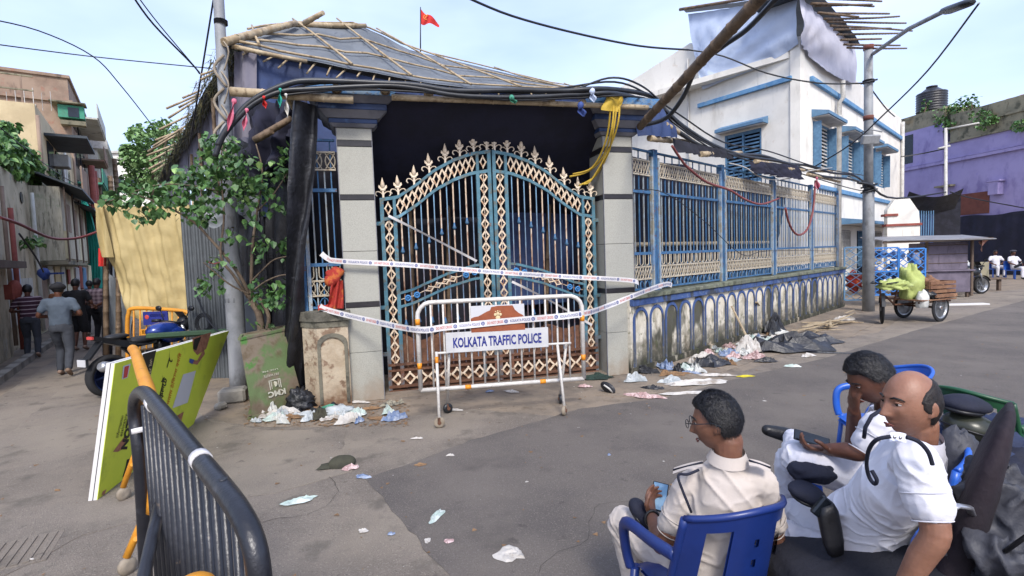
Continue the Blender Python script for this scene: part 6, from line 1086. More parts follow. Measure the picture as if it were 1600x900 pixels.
# ------------------------------------------------------------------ cargo tricycle
M_['cartwood'] = mat('worn_cart_wood', '7d5c44', '6a4b38', 5, .85, 0, .3, 30, [('a58263', 7, .56, .7, .6)]); M_['palegreen'] = mat('pale_green_sacking', 'a3ad68', '8f9a58', 4, .85, 0, .4, 16, [('b9c48a', 5, .55, .7, .5)]); M_['whitebag'] = mat('white_plastic_bag', 'bdbdb8', 'a9aaa6', 4, .5, 0, .4, 14)
fw = G(1373, 506); rw = G(1459, 498); dx = rw - fw; ang = math.atan2(dx.y, dx.x)
t = thing('cargo_tricycle', 'loaded wooden cargo tricycle with green sacking parked past the street pole', 'tricycle', fw, ang); LN = 1.42
def ct(nm, mt, fn): m = MB(); fn(m); return m.build(nm, M_[mt], t, True)
wheel(t, Matrix.Translation((.10, 0, .34)) @ Matrix.Rotation(.75, 4, 'Z'), .345, .045, 'chrome', 20); wheel(t, Matrix.Translation((LN - .05, -.42, .33)) @ Matrix.Rotation(.12, 4, 'Z'), .33, .045, 'chrome', 20); wheel(t, Matrix.Translation((LN - .05, .42, .33)), .33, .045, 'chrome', 20)
ct('frame', 'rustsheet', lambda m: (m.tube([(.10, 0, .34), (.02, 0, .85)], .02, 8), m.tube([(.12, 0, .7), (.5, 0, .42), (LN + .1, 0, .42)], .022, 8), m.tube([(LN - .05, -.45, .33), (LN - .05, .45, .33)], .025, 8), m.tube([(.7, -.4, .48), (LN + .3, -.4, .48)], .02, 8), m.tube([(.45, 0, .42), (.6, 0, .85)], .02, 8)))
ct('handlebar', 'bikeblack', lambda m: (m.tube([(.2, -.3, .98), (.0, -.2, .95), (0, .2, .95), (.2, .3, .98)], .015, 8))); ct('saddle', 'seat', lambda m: m.ell((.62, 0, .88), .14, .09, .05, 12, 8)); ct('mudguard', 'bikeblack', lambda m: m.grid(10, 2, lambda u, v: Matrix.Translation((.10, 0, .34)) @ Matrix.Rotation(.75, 4, 'Z') @ Vector((.38 * math.cos(.3 + 2.6 * u), (v - .5) * .07, .38 * math.sin(.3 + 2.6 * u)))))
for i in range(6): ct('plank', 'cartwood', lambda m: m.bbox(.65, -.5 + i * .168, .52, LN + .35, -.5 + i * .168 + .155, .55, .004))
for i in range(2): ct('side_rail', 'cartwood', lambda m: m.bbox(LN - .35, -.52 + i * 1.02, .58 + .0, LN + .35, -.49 + i * 1.02, .66, .004))
o = thing('wooden_crate', 'slatted wooden crate of scraps on the back of the cargo tricycle', 'crate', t.location + Matrix.Rotation(ang, 3, 'Z') @ Vector((1.45, -.05, .56)), ang)
for k in range(4):
    for s in (-1, 1): m = MB(); m.box(-.4, s * .36 - .01, .02 + k * .1, .42, s * .36 + .01, .09 + k * .1); m.build('slat', M_['cartwood'], o, True); m = MB(); m.box(s * .41 - .01, -.35, .02 + k * .1, s * .41 + .01, .35, .09 + k * .1); m.build('slat', M_['cartwood'], o, True)
m = MB(); rnd = random.Random(5); [m.ell((rnd.uniform(-.3, .3), rnd.uniform(-.25, .25), rnd.uniform(.15, .42)), .12, .12, .09, 8, 6, dn=.8) for _ in range(14)]; m.build('scrap_heap', M_['cartwood'], o, True)
def lump(c, rx, ry, rz, mt, nm, lb, cat, dn=.45, f=3.0, seed=0, nu=28, nv=18, flat=True, parent=None, grp=None):
    c = Vector(c); m = MB(); vs = []; fs = []
    for j in range(nv + 1):
        th = math.pi * j / nv
        for i in range(nu):
            ph = 2 * math.pi * i / nu; v = Vector((math.sin(th) * math.cos(ph), math.sin(th) * math.sin(ph), math.cos(th))); k = 1 + dn * noise.noise(v * f + Vector((seed, 3, seed))) + dn * .4 * abs(noise.noise(v * f * 3 + Vector((seed, 1, 2)))); v = Vector((v.x * rx, v.y * ry, v.z * rz)) * k
            if flat: v.z = max(v.z, -rz * .55)
            vs.append(c + v + Vector((0, 0, rz * .55 if flat else 0)))
    for j in range(nv):
        for i in range(nu): fs.append((j * nu + i, (j + 1) * nu + i, (j + 1) * nu + (i + 1) % nu, j * nu + (i + 1) % nu))
    m.add(vs, fs, True); o = m.build(nm, M_[mt] if isinstance(mt, str) else mt, parent)
    return tag(o, lb, cat, grp) if parent is None else o
RT = Matrix.Rotation(ang, 3, 'Z')
lump(t.location + RT @ Vector((.85, -.1, .55)), .2, .2, .5, 'palegreen', 'green_sacking', 'peaked heap of pale green sacking on the cargo tricycle', 'sack', .5, 2.5, 4)
lump(t.location + RT @ Vector((.32, -.1, .80)), .32, .24, .14, 'palegreen', 'green_cloth', 'crumpled pale green cloth draped over the tricycle handlebar', 'cloth', .6, 3, 7)
lump(t.location + RT @ Vector((.84, -.38, .36)), .13, .12, .26, 'whitebag', 'white_bag', 'full white bag hanging beside the tricycle saddle', 'bag', .2, 2, 9)
lump(t.location + RT @ Vector((1.08, -.3, .56)), .14, .2, .13, 'bikeblack', 'black_bundle', 'small black bundle in the middle of the tricycle bed', 'bundle', .4, 3, 2)
# ------------------------------------------------------------------ stall, cages, parapet
M_['stallwood'] = mat('grey_mauve_board', '6a6270', '5a5360', 3, .8, 0, .2, 20, [('4a434c', 4, .55, .7, .7, (3, 3, .5)), ('857a80', 3, .6, .74, .5)]); M_['tin'] = mat('weathered_tin_sheet', '8f8f92', '7c7c80', 3, .5, .3, .1, 20, [('7a5640', 4, .6, .7, .6)])
a = G(1446, 466); b = G(1504, 464); KF = Frame(Vector((a.x, 17.2, 0)), Vector((a.x + 1.55, 16.9, 0)))
t = thing('street_stall', 'dark closed wooden street stall with a flat tin roof', 'stall', KF.w(.7, .5, 0), KF.ang)
def kp(nm, mt, *b): m = MB(); m.bbox(*b, .01, KF.M); return m.build(nm, M_[mt], t)
kp('lower_cabinet', 'stallwood', 0, 0, .18, 1.4, 1.0, .88); kp('counter', 'stallwood', -.05, -.08, .88, 1.45, 1.0, .93); kp('upper_panel', 'stallwood', .02, .06, .93, 1.3, 1.0, 1.85)
for i in range(3): kp('panel_batten', 'wooddark', .02, .04, 1.15 + i * .3, 1.3, .058, 1.17 + i * .3)
for x in (.03, 1.35): kp('post', 'wooddark', x, -.03, .05, x + .07, .05, 1.9)
for x in (.1, 1.28): kp('leg', 'wooddark', x, .05, 0, x + .08, .15, .18)
m = MB(); m.add([KF.w(-1.5, -.5, 2.0), KF.w(1.75, -.5, 1.93), KF.w(1.85, 1.3, 2.1), KF.w(-1.4, 1.3, 2.15), KF.w(-1.5, -.5, 1.97), KF.w(1.75, -.5, 1.9), KF.w(1.85, 1.3, 2.07), KF.w(-1.4, 1.3, 2.12)], [(0, 1, 2, 3), (7, 6, 5, 4), (0, 4, 5, 1), (1, 5, 6, 2), (2, 6, 7, 3), (3, 7, 4, 0)]); m.build('roof', M_['tin'], t)
m = MB(); m.box(-1.45, -.45, 1.88, 1.7, -.38, 1.96, KF.M); m.build('roof_batten', M_['wooddark'], t)
M_['orangecloth'] = mat('orange_white_cloth', 'b57a5a', 'c3b4a6', 4, .85, 0, .3, 10, [('8a3f2c', 4, .5, .6, .8)])
m = MB(); m.grid(8, 8, lambda u, v: KF.w(lerp(1.42, 1.9 - .45 * v, u), -.4 + .2 * u, lerp(1.93, 1.5 + .35 * u, v)) + Vector((0, .03 * math.sin(u * 9), 0))); m.build('awning_cloth', M_['orangecloth'], t)
m = MB(); m.bbox(-.4, -.15, 0, .7, .1, .05, .01, Matrix.Translation(G(1500, 477)) @ Matrix.Rotation(-.1, 4, 'Z')); tag(m.build('plank', M_['boardedge']), 'pale plank lying on the road before the street stall', 'plank')
def lattice(t, fr, u0, u1, z0, z1, off, mt, n=7):
    m = MB()
    for x in (u0, u1): m.box(x - .02, off - .02, z0, x + .02, off + .02, z1, fr.M)
    for z in (z0, (z0 + z1) / 2, z1): m.box(u0 + .02, off - .018, z - .02, u1 - .02, off + .018, z + .02, fr.M)
    m.build('frame', M_[mt], t); m = MB(); h = (z1 - z0) / n; w_ = h * 1.1; k = max(1, int((u1 - u0) / w_)); w_ = (u1 - u0) / k
    for i in range(k):
        for j in range(n): p = (u0 + i * w_, z0 + j * h); m.beam(fr.w(p[0], off, p[1]), fr.w(p[0] + w_, off, p[1] + h), .018); m.beam(fr.w(p[0] + w_, off + .01, p[1]), fr.w(p[0], off + .01, p[1] + h), .018)
    kind(m.build('lattice', M_[mt], t), 'stuff')
M_['cageblue'] = mat('bright_blue_cage_paint', '2f6fb5', '3b7cc0', 4, .6); M_['clutter'] = mat('stacked_clutter', '3f66a0', '8a8f98', 3, .8, 0, .4, 8, [('2b3a5a', 4, .5, .6, .8), ('8a4a4a', 3, .6, .66, .8)])
CFr = Frame(Vector((P(1363, 420, 15.2).x, 15.3, 0)), Vector((P(1443, 420, 15.2).x, 15.0, 0)))
t = thing('lattice_cage', 'bright blue lattice cage piled with goods behind the tricycle', 'cage', CFr.w(.7, .5, 0)); lattice(t, CFr, 0, .75, .35, 1.75, 0, 'cageblue', 8); lattice(t, CFr, .77, 1.45, .3, 1.7, 0, 'cageblue', 7)
m = MB(); rnd = random.Random(8)
for i in range(34): x = rnd.uniform(.05, 1.35); z = rnd.uniform(.35, 1.5); m.bbox(x, .15 + rnd.random() * .3, z, x + rnd.uniform(.1, .25), .6, z + rnd.uniform(.1, .25), .01, CFr.M)
kind(m.build('stacked_goods', M_['clutter'], t), 'stuff'); [m2 for m2 in ()]
for i in range(5): m = MB(); m.ell(CFr.w(.05 + .33 * i, -.04, [1.35, .75, .8, 1.2, .6][i]), .07, .02, .07, 10, 6); m.build('white_disc', M_['pipe'], t)
CF2 = Frame(Vector((P(1322, 430, 16).x, 16.0, 0)), Vector((P(1352, 430, 16).x, 15.9, 0)))
t = thing('lattice_gate', 'pale blue lattice gate with red bicycle parts between wall end and street pole', 'gate', CF2.w(.3, .3, 0)); lattice(t, CF2, -.05, .62, .15, 1.8, 0, 'awnblue', 7); m = MB(); m.ell(CF2.w(.3, .2, .7), .25, .15, .3, 12, 8, dn=.8); m.build('red_bundle', M_['redcloth'], t)
# pale parapet with red lines and sagging black tarp with grille behind the stall
QF = Frame(Vector((P(1392, 380, 20).x, 20.2, 0)), Vector((P(1436, 380, 20).x, 19.9, 0)))
t = thing('small_shrine_wall', 'small pale stepped wall with red painted lines behind the stall', 'wall', QF.w(.5, .2, 0)); m = MB(); m.prism([(-.0, 0), (-.0, 2.6), (.0, 3.2), (.25, 3.6), (.75, 3.6), (1.05, 3.1), (1.1, 2.6), (1.1, 0)], .3, QF.M); m.build('wall', M_['white'], t)
for z in (2.55, 2.95): m = MB(); m.box(-.06 if z < 2.7 else -.1, -.05, z, 1.15 if z < 2.7 else .35, .34, z + .09, QF.M); m.build('red_ledge', M_['terra'], t)
TQ = Frame(Vector((P(1425, 380, 21).x, 21.2, 0)), Vector((P(1482, 380, 21).x, 20.8, 0))); W_ = TQ.L
t = thing('tarp_covered_grille', 'barred blue window under sagging black tarp before the purple house', 'grille', TQ.w(.5, .2, 0))
m = MB(); m.grid(20, 10, lambda u, v: TQ.w(lerp(-.2, W_ + .1, u), -.5 + .6 * v, lerp(3.95, 3.2, v) - .28 * math.sin(u * 3.14) * (1 - .4 * v))); m.build('tarpaulin', M_['plastic_black'], t)
m = MB(); m.box(.9, .1, 0, W_ + .3, .2, 3.7, TQ.M); m.build('dark_wall', M_['dark'], t)
for i in range(10): x = lerp(.1, .85, i / 9); m = MB(); m.box(x, -.02, 1.9, x + .03, .02, 3.2, TQ.M); m.build('bar', M_['awnblue'], t)
m = MB(); m.box(.05, .05, 0, .9, .2, 1.9, TQ.M); m.box(.05, .1, 1.9, .9, .2, 3.2, TQ.M); m.build('panel', M_['navyblue'], t)
M_['binblue'] = mat('blue_plastic_tub', '1f5fc4', '1b55b0', 5, .4, bump=.02)
c = P(1512, 419, 20); t = thing('blue_tub', 'bright blue plastic tub holding bottles on a box by the stall', 'tub', c); m = MB(); m.lathe([(.24, -.32), (.33, 0), (.35, 0), (.35, .03), (.3, .03)], 16, Matrix.Translation(c)); m.build('tub', M_['binblue'], t); 
for i in range(3): m = MB(); m.lathe([(.06, 0), (.06, .2), (.02, .27), (.02, .3)], 8, Matrix.Translation(c + Vector((-.15 + i * .14, 0, 0)))); tag(m.build('bottle', M_['whitebag']), ['left', 'middle', 'right'][i] + ' small pale bottle standing in the blue tub', 'bottle')
m = MB(); m.bbox(c.x - .3, c.y - .2, 0, c.x + .3, c.y + .3, c.z - .34, .01); tag(m.build('storage_box', M_['stallwood']), 'dark box under the bright blue tub', 'box'); m = MB(); a = P(1525, 410, 21); m.bbox(a.x, 21, 0, a.x + .55, 21.3, a.z, .01); tag(m.build('storage_box', M_['conc_old']), 'grey box standing behind the black motorcycle', 'box')
a = P(1540, 436, 18.8); b = G(1564, 454); t = thing('wooden_bench', 'low dark wooden bench on sturdy legs beside the black motorcycle', 'bench', b); m = MB(); m.bbox(a.x - .4, b.y - .1, .42, b.x + .12, b.y + .25, .48, .01); m.build('seat', M_['wooddark'], t)
for x in (b.x, a.x): m = MB(); m.bbox(x - .08, b.y, 0, x + .02, b.y + .12, .42, .01); m.build('leg', M_['wooddark'], t)
# ------------------------------------------------------------------ litter
M_['litterwhite'] = mat('dirty_white_paper', 'b6b1aa', 'a39e97', 9, .8, 0, .3, 30, [('7a7068', 12, .6, .7, .6)]); M_['litterblack'] = mat('black_litter_plastic', '1e1f22', '2a2b30', 7, .4, 0, .5, 20); M_['litterpink'] = mat('pink_checked_cloth', 'a08482', '8f7370', 30, .85, 0, .3, 20, [('c9b4b2', 24, .5, .56, .8)]); M_['litterteal'] = mat('mint_green_wrapper', '9dada6', 'aeb2ae', 9, .5, 0, .3, 30, [('c0c8c4', 14, .52, .6, .8)]); M_['litterblue'] = mat('blue_wrapper', '5a6c8c', '8f98a8', 14, .5, 0, .3, 20); M_['litterbrown'] = mat('brown_cardboard', '82664a', '6f563e', 9, .9, 0, .3, 20); M_['litteryellow'] = mat('bright_yellow_wrapper', 'c7b926', 'b3a522', 6, .5, 0, .3, 10); M_['olive'] = mat('dark_olive_cloth', '3d3c30', '302f27', 6, .9, 0, .3, 20); M_['darkteal'] = mat('dark_green_cloth', '25362f', '1d2b27', 6, .9, 0, .3, 20); M_['clear'] = mat('clear_plastic', 'a3a8aa', '8f9597', 6, .3, 0, .5, 20); M_['cotton'] = mat('white_cotton_cloth', 'bab6b0', 'a5a19b', 3, .9, 0, .4, 12, [('7d7268', 6, .52, .68, .75)]); M_['striped'] = mat('grey_striped_cloth', '8e8878', '4d4b45', 30, .9, 0, .4, 20)
def flatlitter(px, py, w_, l_, mt, lb, cat='litter', h=.02, nm='litter', rot=0.0, seed=None, grp=None, irr=.35, nu=12):
    """crumpled sheet lying on the road; w_, l_ in metres"""
    seed = seed if seed is not None else px * .13 + py; c = G(px, py); m = MB(); R_ = Matrix.Rotation(rot, 3, 'Z')
    n = 18; rings = 5; vs = [c + Vector((0, 0, h * .9 + .012))]; fs = []
    for k in range(1, rings + 1):
        for i in range(n):
            a = 2 * math.pi * i / n; e = 1 + irr * noise.noise(Vector((math.cos(a) * 1.6, math.sin(a) * 1.6, seed))) * 1.6 + irr * .6 * noise.noise(Vector((math.cos(a) * 5, math.sin(a) * 5, seed)))
            r = k / rings * e; x = math.cos(a) * w_ / 2 * r; y = math.sin(a) * l_ / 2 * r; z = .012 + h * max(0, (1 - k / rings) * .5 + .9 * abs(noise.noise(Vector((x * 9 / max(w_, .15), y * 9 / max(l_, .15), seed)))) * (1 if k < rings else .25))
            vs.append(c + R_ @ Vector((x, y, 0)) + Vector((0, 0, z)))
    for i in range(n): fs.append((0, 1 + i, 1 + (i + 1) % n))
    for k in range(rings - 1):
        for i in range(n): a0 = 1 + k * n; fs.append((a0 + i, a0 + n + i, a0 + n + (i + 1) % n, a0 + (i + 1) % n))
    m.add(vs, fs, False); o = m.build(nm, M_[mt]); return tag(o, lb, cat, grp)
FLT = [(798, 868, .20, .15, 'litterwhite', 'crumpled white paper near the bottom middle of the road', .03), (682, 809, .08, .20, 'litterteal', 'mint green wrapper lying in the middle of the road', .02), (468, 784, .24, .10, 'litterteal', 'torn green and white packet left of the road joint', .03), (566, 747, .14, .08, 'litterblue', 'small blue and white wrapper beside the pink rag', .03), (548, 733, .17, .12, 'litterpink', 'pink rag lying beside the dark cap on the road', .04), (668, 847, .04, .07, 'litterwhite', 'white sliver of paper below the mint wrapper', .01), (701, 848, .07, .05, 'litterpink', 'tiny pinkish wrapper right of the white sliver', .01), (568, 832, .07, .05, 'litterwhite', 'white torn packet left of the road seam', .02), (611, 837, .05, .04, 'litterblue', 'tiny blue cap on the road seam', .02), (652, 687, .13, .04, 'litterwhite', 'flat white paper below the police barrier', .02), (704, 713, .08, .05, 'litterwhite', 'white scrap on the edge of the dark road patch', .02), (657, 728, .10, .06, 'litterbrown', 'brown cardboard scrap on the dark road patch', .02), (630, 691, .05, .03, 'litterbrown', 'tan scrap left of the flat white paper', .01), (713, 642, .20, .08, 'litterwhite', 'white rag on the road behind the left castor', .02), (799, 613, .22, .10, 'litterwhite', 'white paper behind the police barrier', .03), (765, 613, .14, .07, 'litterblue', 'dark blue scrap behind the police barrier', .03), (912, 605, .22, .10, 'litterpink', 'reddish pink rag beside the right gate pillar', .04), (823, 755, .03, .02, 'litterwhite', 'tiny white speck in the middle of the dark patch', .01), (90, 768, .06, .03, 'litterbrown', 'dry leaf on the left road', .01), (48, 877, .06, .02, 'litterwhite', 'white paper bit below the drain cover', .01), (430, 656, .30, .12, 'litterteal', 'heap of mint and white wrappers at the foot of the green bin', .09), (400, 660, .16, .08, 'clear', 'clear crumpled plastic left of the mint wrappers', .06), (462, 650, .16, .06, 'clear', 'clear plastic film between bin and pier', .04), (610, 634, .30, .12, 'striped', 'grey striped cloth crumpled by the pillar foot', .08), (580, 640, .22, .08, 'litterbrown', 'brown wrapper under the striped cloth', .04), (560, 630, .34, .07, 'cotton', 'pale sandal like strip in front of the pillar', .03), (500, 655, .22, .14, 'olive', 'olive green cloth cap shaped rag before the pier', .14), (494, 640, .5, .14, 'litterbrown', 'scattered brown leaf litter before the pier', .03), (590, 655, .3, .14, 'litterbrown', 'wet brown stain of rotten leaves near the striped cloth', .01), (992, 597, .34, .16, 'clear', 'puffed clear plastic bag by the right gate pillar', .16), (935, 592, .42, .22, 'darkteal', 'dark green cloth heap touching the right gate pillar', .10), (1008, 621, .50, .13, 'litterpink', 'pink checked cloth in the rubbish right of the pillar', .06), (1020, 608, .30, .12, 'litterblack', 'black and blue wrappers between the clear bags', .06), (1050, 598, .32, .16, 'clear', 'second clear plastic bag heaped beside white sheets', .12), (1085, 600, .90, .30, 'cotton', 'broad white cloth sheet spread beside the low wall', .07), (1070, 616, .70, .16, 'cotton', 'thin white cloth strip at the edge of the road', .03), (1120, 588, .60, .14, 'cotton', 'white cloth tail pointing to the yellow wrapper', .04), (1164, 589, .28, .13, 'litteryellow', 'bright yellow wrapper in the rubbish', .02), (1112, 572, .62, .34, 'plastic_black', 'dark grey plastic heap between the white cloths', .22), (1072, 575, .3, .2, 'darkteal', 'teal and dark packet heap near the wall foot', .10), (1100, 560, .34, .16, 'cotton', 'white crumpled wrappers below the wall arches', .12), (1138, 556, .40, .24, 'litterblue', 'pale blue plastic scraps in the rubbish heap', .14), (1170, 552, .50, .30, 'cotton', 'large white plastic sheet standing up from the rubbish heap', .36), (1180, 562, .42, .22, 'litterpink', 'pale pink sheet folded in the rubbish heap', .16), (1198, 566, .40, .15, 'litterblack', 'black bag corner under the pale pink sheet', .09), (1238, 574, .22, .10, 'litterteal', 'flattened pale blue bottle on the road edge', .05), (1262, 558, .34, .12, 'cotton', 'white scrap on the black plastic sheet', .07), (1225, 548, 1.5, .8, 'plastic_black', 'big crumpled black plastic sheet heaped beside the wall', .34), (1262, 536, 1.4, .8, 'plastic_black', 'second fold of black plastic sheet running towards the road', .26), (1288, 552, 1.6, .12, 'plastic_black', 'thin black plastic tail trailing over the road', .03), (1322, 500, .5, .3, 'litterwhite', 'white paper on the pile of split bamboo', .12), (1195, 640 - 12, .05, .03, 'litterwhite', 'tiny white bit left of the seated officers', .01), (952, 713, .03, .03, 'litterblue', 'tiny dark blue cap on the road in the middle', .02), (575, 620, .2, .06, 'litterbrown', 'thin brown refuse line by the gate sill', .02), (1210, 520, .5, .4, 'plastic_black', 'black plastic bunched against the wall foot', .5)]
for i, (x, y, w_, l_, mt, lb, h) in enumerate(FLT): flatlitter(x, y, w_, l_ * 1.0, mt, lb, 'litter', h, rot=random.Random(i).uniform(-.5, .5), seed=i * 1.37)
o = lump(G(470, 640), .16, .13, .16, 'litterblack', 'rubbish_bag', 'black knotted rubbish bag between the green bin and the pier', 'rubbish bag', .6, 4, 3)
lump(G(530, 650), .20, .10, .08, 'clear', 'plastic_bag', 'long clear plastic bag with blue print before the pier', 'bag', .4, 3, 6); lump(G(455, 628), .10, .08, .08, 'litterwhite', 'plastic_bag', 'small white bag behind the green bin corner', 'bag', .4, 3, 16)
t = thing('bottle', 'small clear bottle with green cap lying before the pier', 'bottle', G(503, 642)); m = MB(); m.lathe([(.03, 0), (.032, .12), (.012, .17)], 10, Matrix.Translation(G(503, 644) + Vector((0, 0, .04))) @ Matrix.Rotation(1.3, 4, 'Y')); m.build('body', M_['greenpaint'], t)
# dark cap on the road and sandal
t = thing('cap', 'dark grey cap lying open side down beside the pink rag', 'cap', G(532, 730)); c = G(535, 728); m = MB(); m.ell(c + Vector((0, 0, .02)), .12, .10, .07, 16, 10, dn=.3); m.build('crown', M_['olive'], t); m = MB(); m.grid(8, 4, lambda u, v: c + Vector((-.08 - .12 * v + .02 * math.sin(u * 3.1), lerp(-.10, .08, u) * (1 - .3 * v) - .05 * v, .02 + .01 * math.sin(u * 3.1)))); m.build('brim', M_['olive'], t)
t = thing('sandal', 'black and white slipper standing on edge in the rubbish', 'slipper', G(948, 612)); c = G(950, 614); m = MB(); m.ell(c + Vector((0, 0, .07)), .12, .03, .07, 16, 8, Matrix.Rotation(-.7, 3, 'Z') @ Matrix.Rotation(.4, 3, 'Y')); m.build('sole', M_['litterblack'], t); m = MB(); m.tube([c + Vector((-.06, -.04, .12)), c + Vector((0, -.08, .08)), c + Vector((.05, -.06, .02))], .012, 6); m.build('strap', M_['pipe'], t)
# split bamboo pile, sticks leaning on wall
for i in range(22):
    rr = random.Random(i); x = rr.uniform(1262, 1330); c = G(x, lerp(518, 498, (x - 1262) / 68) + rr.uniform(-5, 8)); a = rr.uniform(-.5, 1.1); d = Vector((math.cos(a), math.sin(a), 0)) * rr.uniform(.25, .6); m = MB(); m.beam(c - d + Vector((0, 0, .02 + i * .006)), c + d + Vector((0, 0, .03 + i * .007)), .045, .012)
    o = m.build('split_bamboo', M_['bamboo']); tag(o, 'split bamboo stick in the pile at the far foot of the low wall', 'bamboo stick', 'split bamboo pile')
for (x0, y0, x1, y1, l) in ((1143, 478, 1173, 540, 'brown stick leaning against the low wall arches'), (1182, 472, 1202, 503, 'thinner brown stick leaning into the black plastic heap'), (1188, 545, 1203, 538, 'short pale stick lying in the rubbish heap')):
    a = FF.V(x0, y0, -.03); b = G(x1, y1); m = MB(); m.beam(a if y1 - y0 > 0 else G(x0, y0, .05), b + Vector((0, 0, .02)), .05, .02); tag(m.build('stick', M_['bamboo']), l, 'stick')
# tiny scraps and grit, too many to count
m = MB(); rr = random.Random(44)
for i in range(3200):
    if rr.random() < .7: p = G(rr.uniform(380, 640), rr.uniform(625, 668)) if rr.random() < .6 else FF.w(rr.uniform(.2, 11), -rr.uniform(.05, .9), 0)
    else: p = Vector((rr.uniform(-7, 9), rr.uniform(1.5, 12), 0)); 
    s = rr.uniform(.004, .016) * (1.0 if i % 3 else 1.9); p.z = .012; a = rr.uniform(0, 6.28); m.add([p + Vector((s * math.cos(a + k * 2.1), s * math.sin(a + k * 2.1), .004 * (k == 0))) for k in range(3)], [(0, 1, 2)])
kind(m.build('road_grit', M_['litterbrown']), 'stuff')
m = MB(); 
for i in range(130): p = Vector((rr.uniform(-5, 7), rr.uniform(1.8, 10), .013)); s = rr.uniform(.005, .014); a = rr.uniform(0, 6.28); m.add([p + Vector((s * math.cos(a + k * 1.57), s * .7 * math.sin(a + k * 1.57), .003 * (k == 0))) for k in range(4)], [(0, 1, 2, 3)])
kind(m.build('paper_specks', M_['litterwhite']), 'stuff')

rr = random.Random(77); mts = ['cotton', 'clear', 'litterwhite', 'litterblue', 'litterblack', 'cotton', 'litterbrown', 'litterteal', 'whitebag', 'litterpink']
for i in range(70):
    if i < 48: w_ = FF.w(rr.uniform(.15, 5.2), -rr.uniform(.05, .75) , 0)
    else: w_ = Vector((rr.uniform(-3.5, -1.6), 0, 0)); q_ = G(rr.uniform(405, 625), rr.uniform(642, 660)); w_ = q_
    e = ray(800, 450); d_ = w_ - Vector((0, 0, EYE)); yy = d_.dot(_f); px_ = CX + FOC * d_.dot(_r) / yy; py_ = CY - FOC * d_.dot(_u) / yy
    flatlitter(px_, py_, rr.uniform(.10, .42), rr.uniform(.08, .26), rr.choice(mts), 'crumpled scrap of plastic or paper in the rubbish along the ' + ('low wall' if i < 48 else 'kerb before the pier and bin'), 'litter', rr.uniform(.03, .15), rot=rr.uniform(0, 3), seed=i * 2.7 + 100, grp='scraps along the low wall' if i < 48 else 'scraps before the pier', irr=.6)
M_['crack'] = mat('road_crack', '2c2825', '3a3531', 6, .95)
m = MB()
for i in range(14):
    p = Vector((rr.uniform(-7, 8), rr.uniform(1.6, 11), .0135)); a = rr.uniform(0, 6.28); w0 = rr.uniform(.001, .0028)
    for k in range(rr.randint(8, 30)):
        a += rr.uniform(-.7, .7); q_ = p + Vector((math.cos(a), math.sin(a), 0)) * rr.uniform(.04, .1); n_ = Vector((-math.sin(a), math.cos(a), 0)) * w0 * rr.uniform(.4, 1.2); m.add([p - n_, q_ - n_, q_ + n_, p + n_], [(0, 1, 2, 3)]); p = q_
kind(m.build('road_cracks', M_['crack']), 'stuff')
# ------------------------------------------------------------------ people
M_['skin'] = mat('brown_skin', '74503f', '674636', 9, .5, 0, .12, 90, [('5c372a', 6, .56, .72, .5), ('8f5d47', 4, .58, .74, .5)], sss=.12); M_['skin2'] = mat('warm_brown_skin', '8a6350', '7c5745', 9, .45, 0, .12, 90, [('6b4030', 6, .56, .72, .5), ('a56e55', 4, .58, .74, .5)], sss=.12)
M_['skindark'] = mat('deep_brown_skin', '573628', '4b2e22', 9, .5, 0, .12, 90, sss=.1)
M_['hair'] = mat('black_hair', '0a090b', '131115', 60, .5, 0, .35, 70, spec=.4); M_['hairgrey'] = mat('dark_brown_hair', '171211', '241d1a', 60, .6, 0, .3, 70)
M_['uniform'] = mat('white_uniform_cotton', 'cac9cf', 'bfbec6', 3, .85, 0, .12, 160, [('b0afb9', 3, .56, .74, .4)]); M_['uniform_cream'] = mat('cream_uniform_cotton', 'b8aea6', 'aca39b', 3, .85, 0, .12, 160, [('a79e97', 3, .56, .74, .4)])
M_['blackleather'] = mat('black_leather', '121215', '1b1b1f', 8, .4, 0, .15, 40); M_['navycloth'] = mat('navy_beret_cloth', '171a2b', '131625', 8, .8, 0, .2, 60)
M_['eyewhite'] = mat('eye_white', 'b9aea6', rough=.3, bump=0); M_['iris'] = mat('dark_iris', '140d0a', rough=.2, bump=0); M_['lips'] = mat('lip_skin', '6f3f36', '63362f', 9, .5)
M_['silver'] = mat('silver_badge', 'a9a9ae', '8f8f95', 9, .3, .7, .05); M_['phone'] = mat('phone_glass', '10151b', '1a222b', 4, .15, 0, 0); M_['phonescreen'] = mat('phone_screen', '5b7f9a', '8fb0c4', 9, .2, 0, 0)
def loft(mb, secs, n=24, ex=2.3):
    vs = []; m = len(secs)
    for c, X, Y in secs:
        for k in range(n):
            a = 2 * math.pi * k / n; ca, sa = math.cos(a), math.sin(a); vs.append(Vector(c) + Vector(X) * (abs(ca) ** (2 / ex) * (1 if ca >= 0 else -1)) + Vector(Y) * (abs(sa) ** (2 / ex) * (1 if sa >= 0 else -1)))
    fs = [(i * n + k, i * n + (k + 1) % n, (i + 1) * n + (k + 1) % n, (i + 1) * n + k) for i in range(m - 1) for k in range(n)] + [tuple(range(n))[::-1], tuple((m - 1) * n + k for k in range(n))]
    # orientation
    return mb.add(vs, fs, True)
def limb(mb, pts, rs, n=14, sub=4):
    p = crv(pts, sub); r = []
    for i in range(len(rs) - 1): r += [lerp(rs[i], rs[i + 1], k / sub) for k in range(sub)]
    r.append(rs[-1]); mb.tube(p, r, n); mb.ell(pts[0], rs[0] * .98, rs[0] * .98, rs[0] * .98, 12, 8); mb.ell(pts[-1], rs[-1] * .98, rs[-1] * .98, rs[-1] * .98, 12, 8)
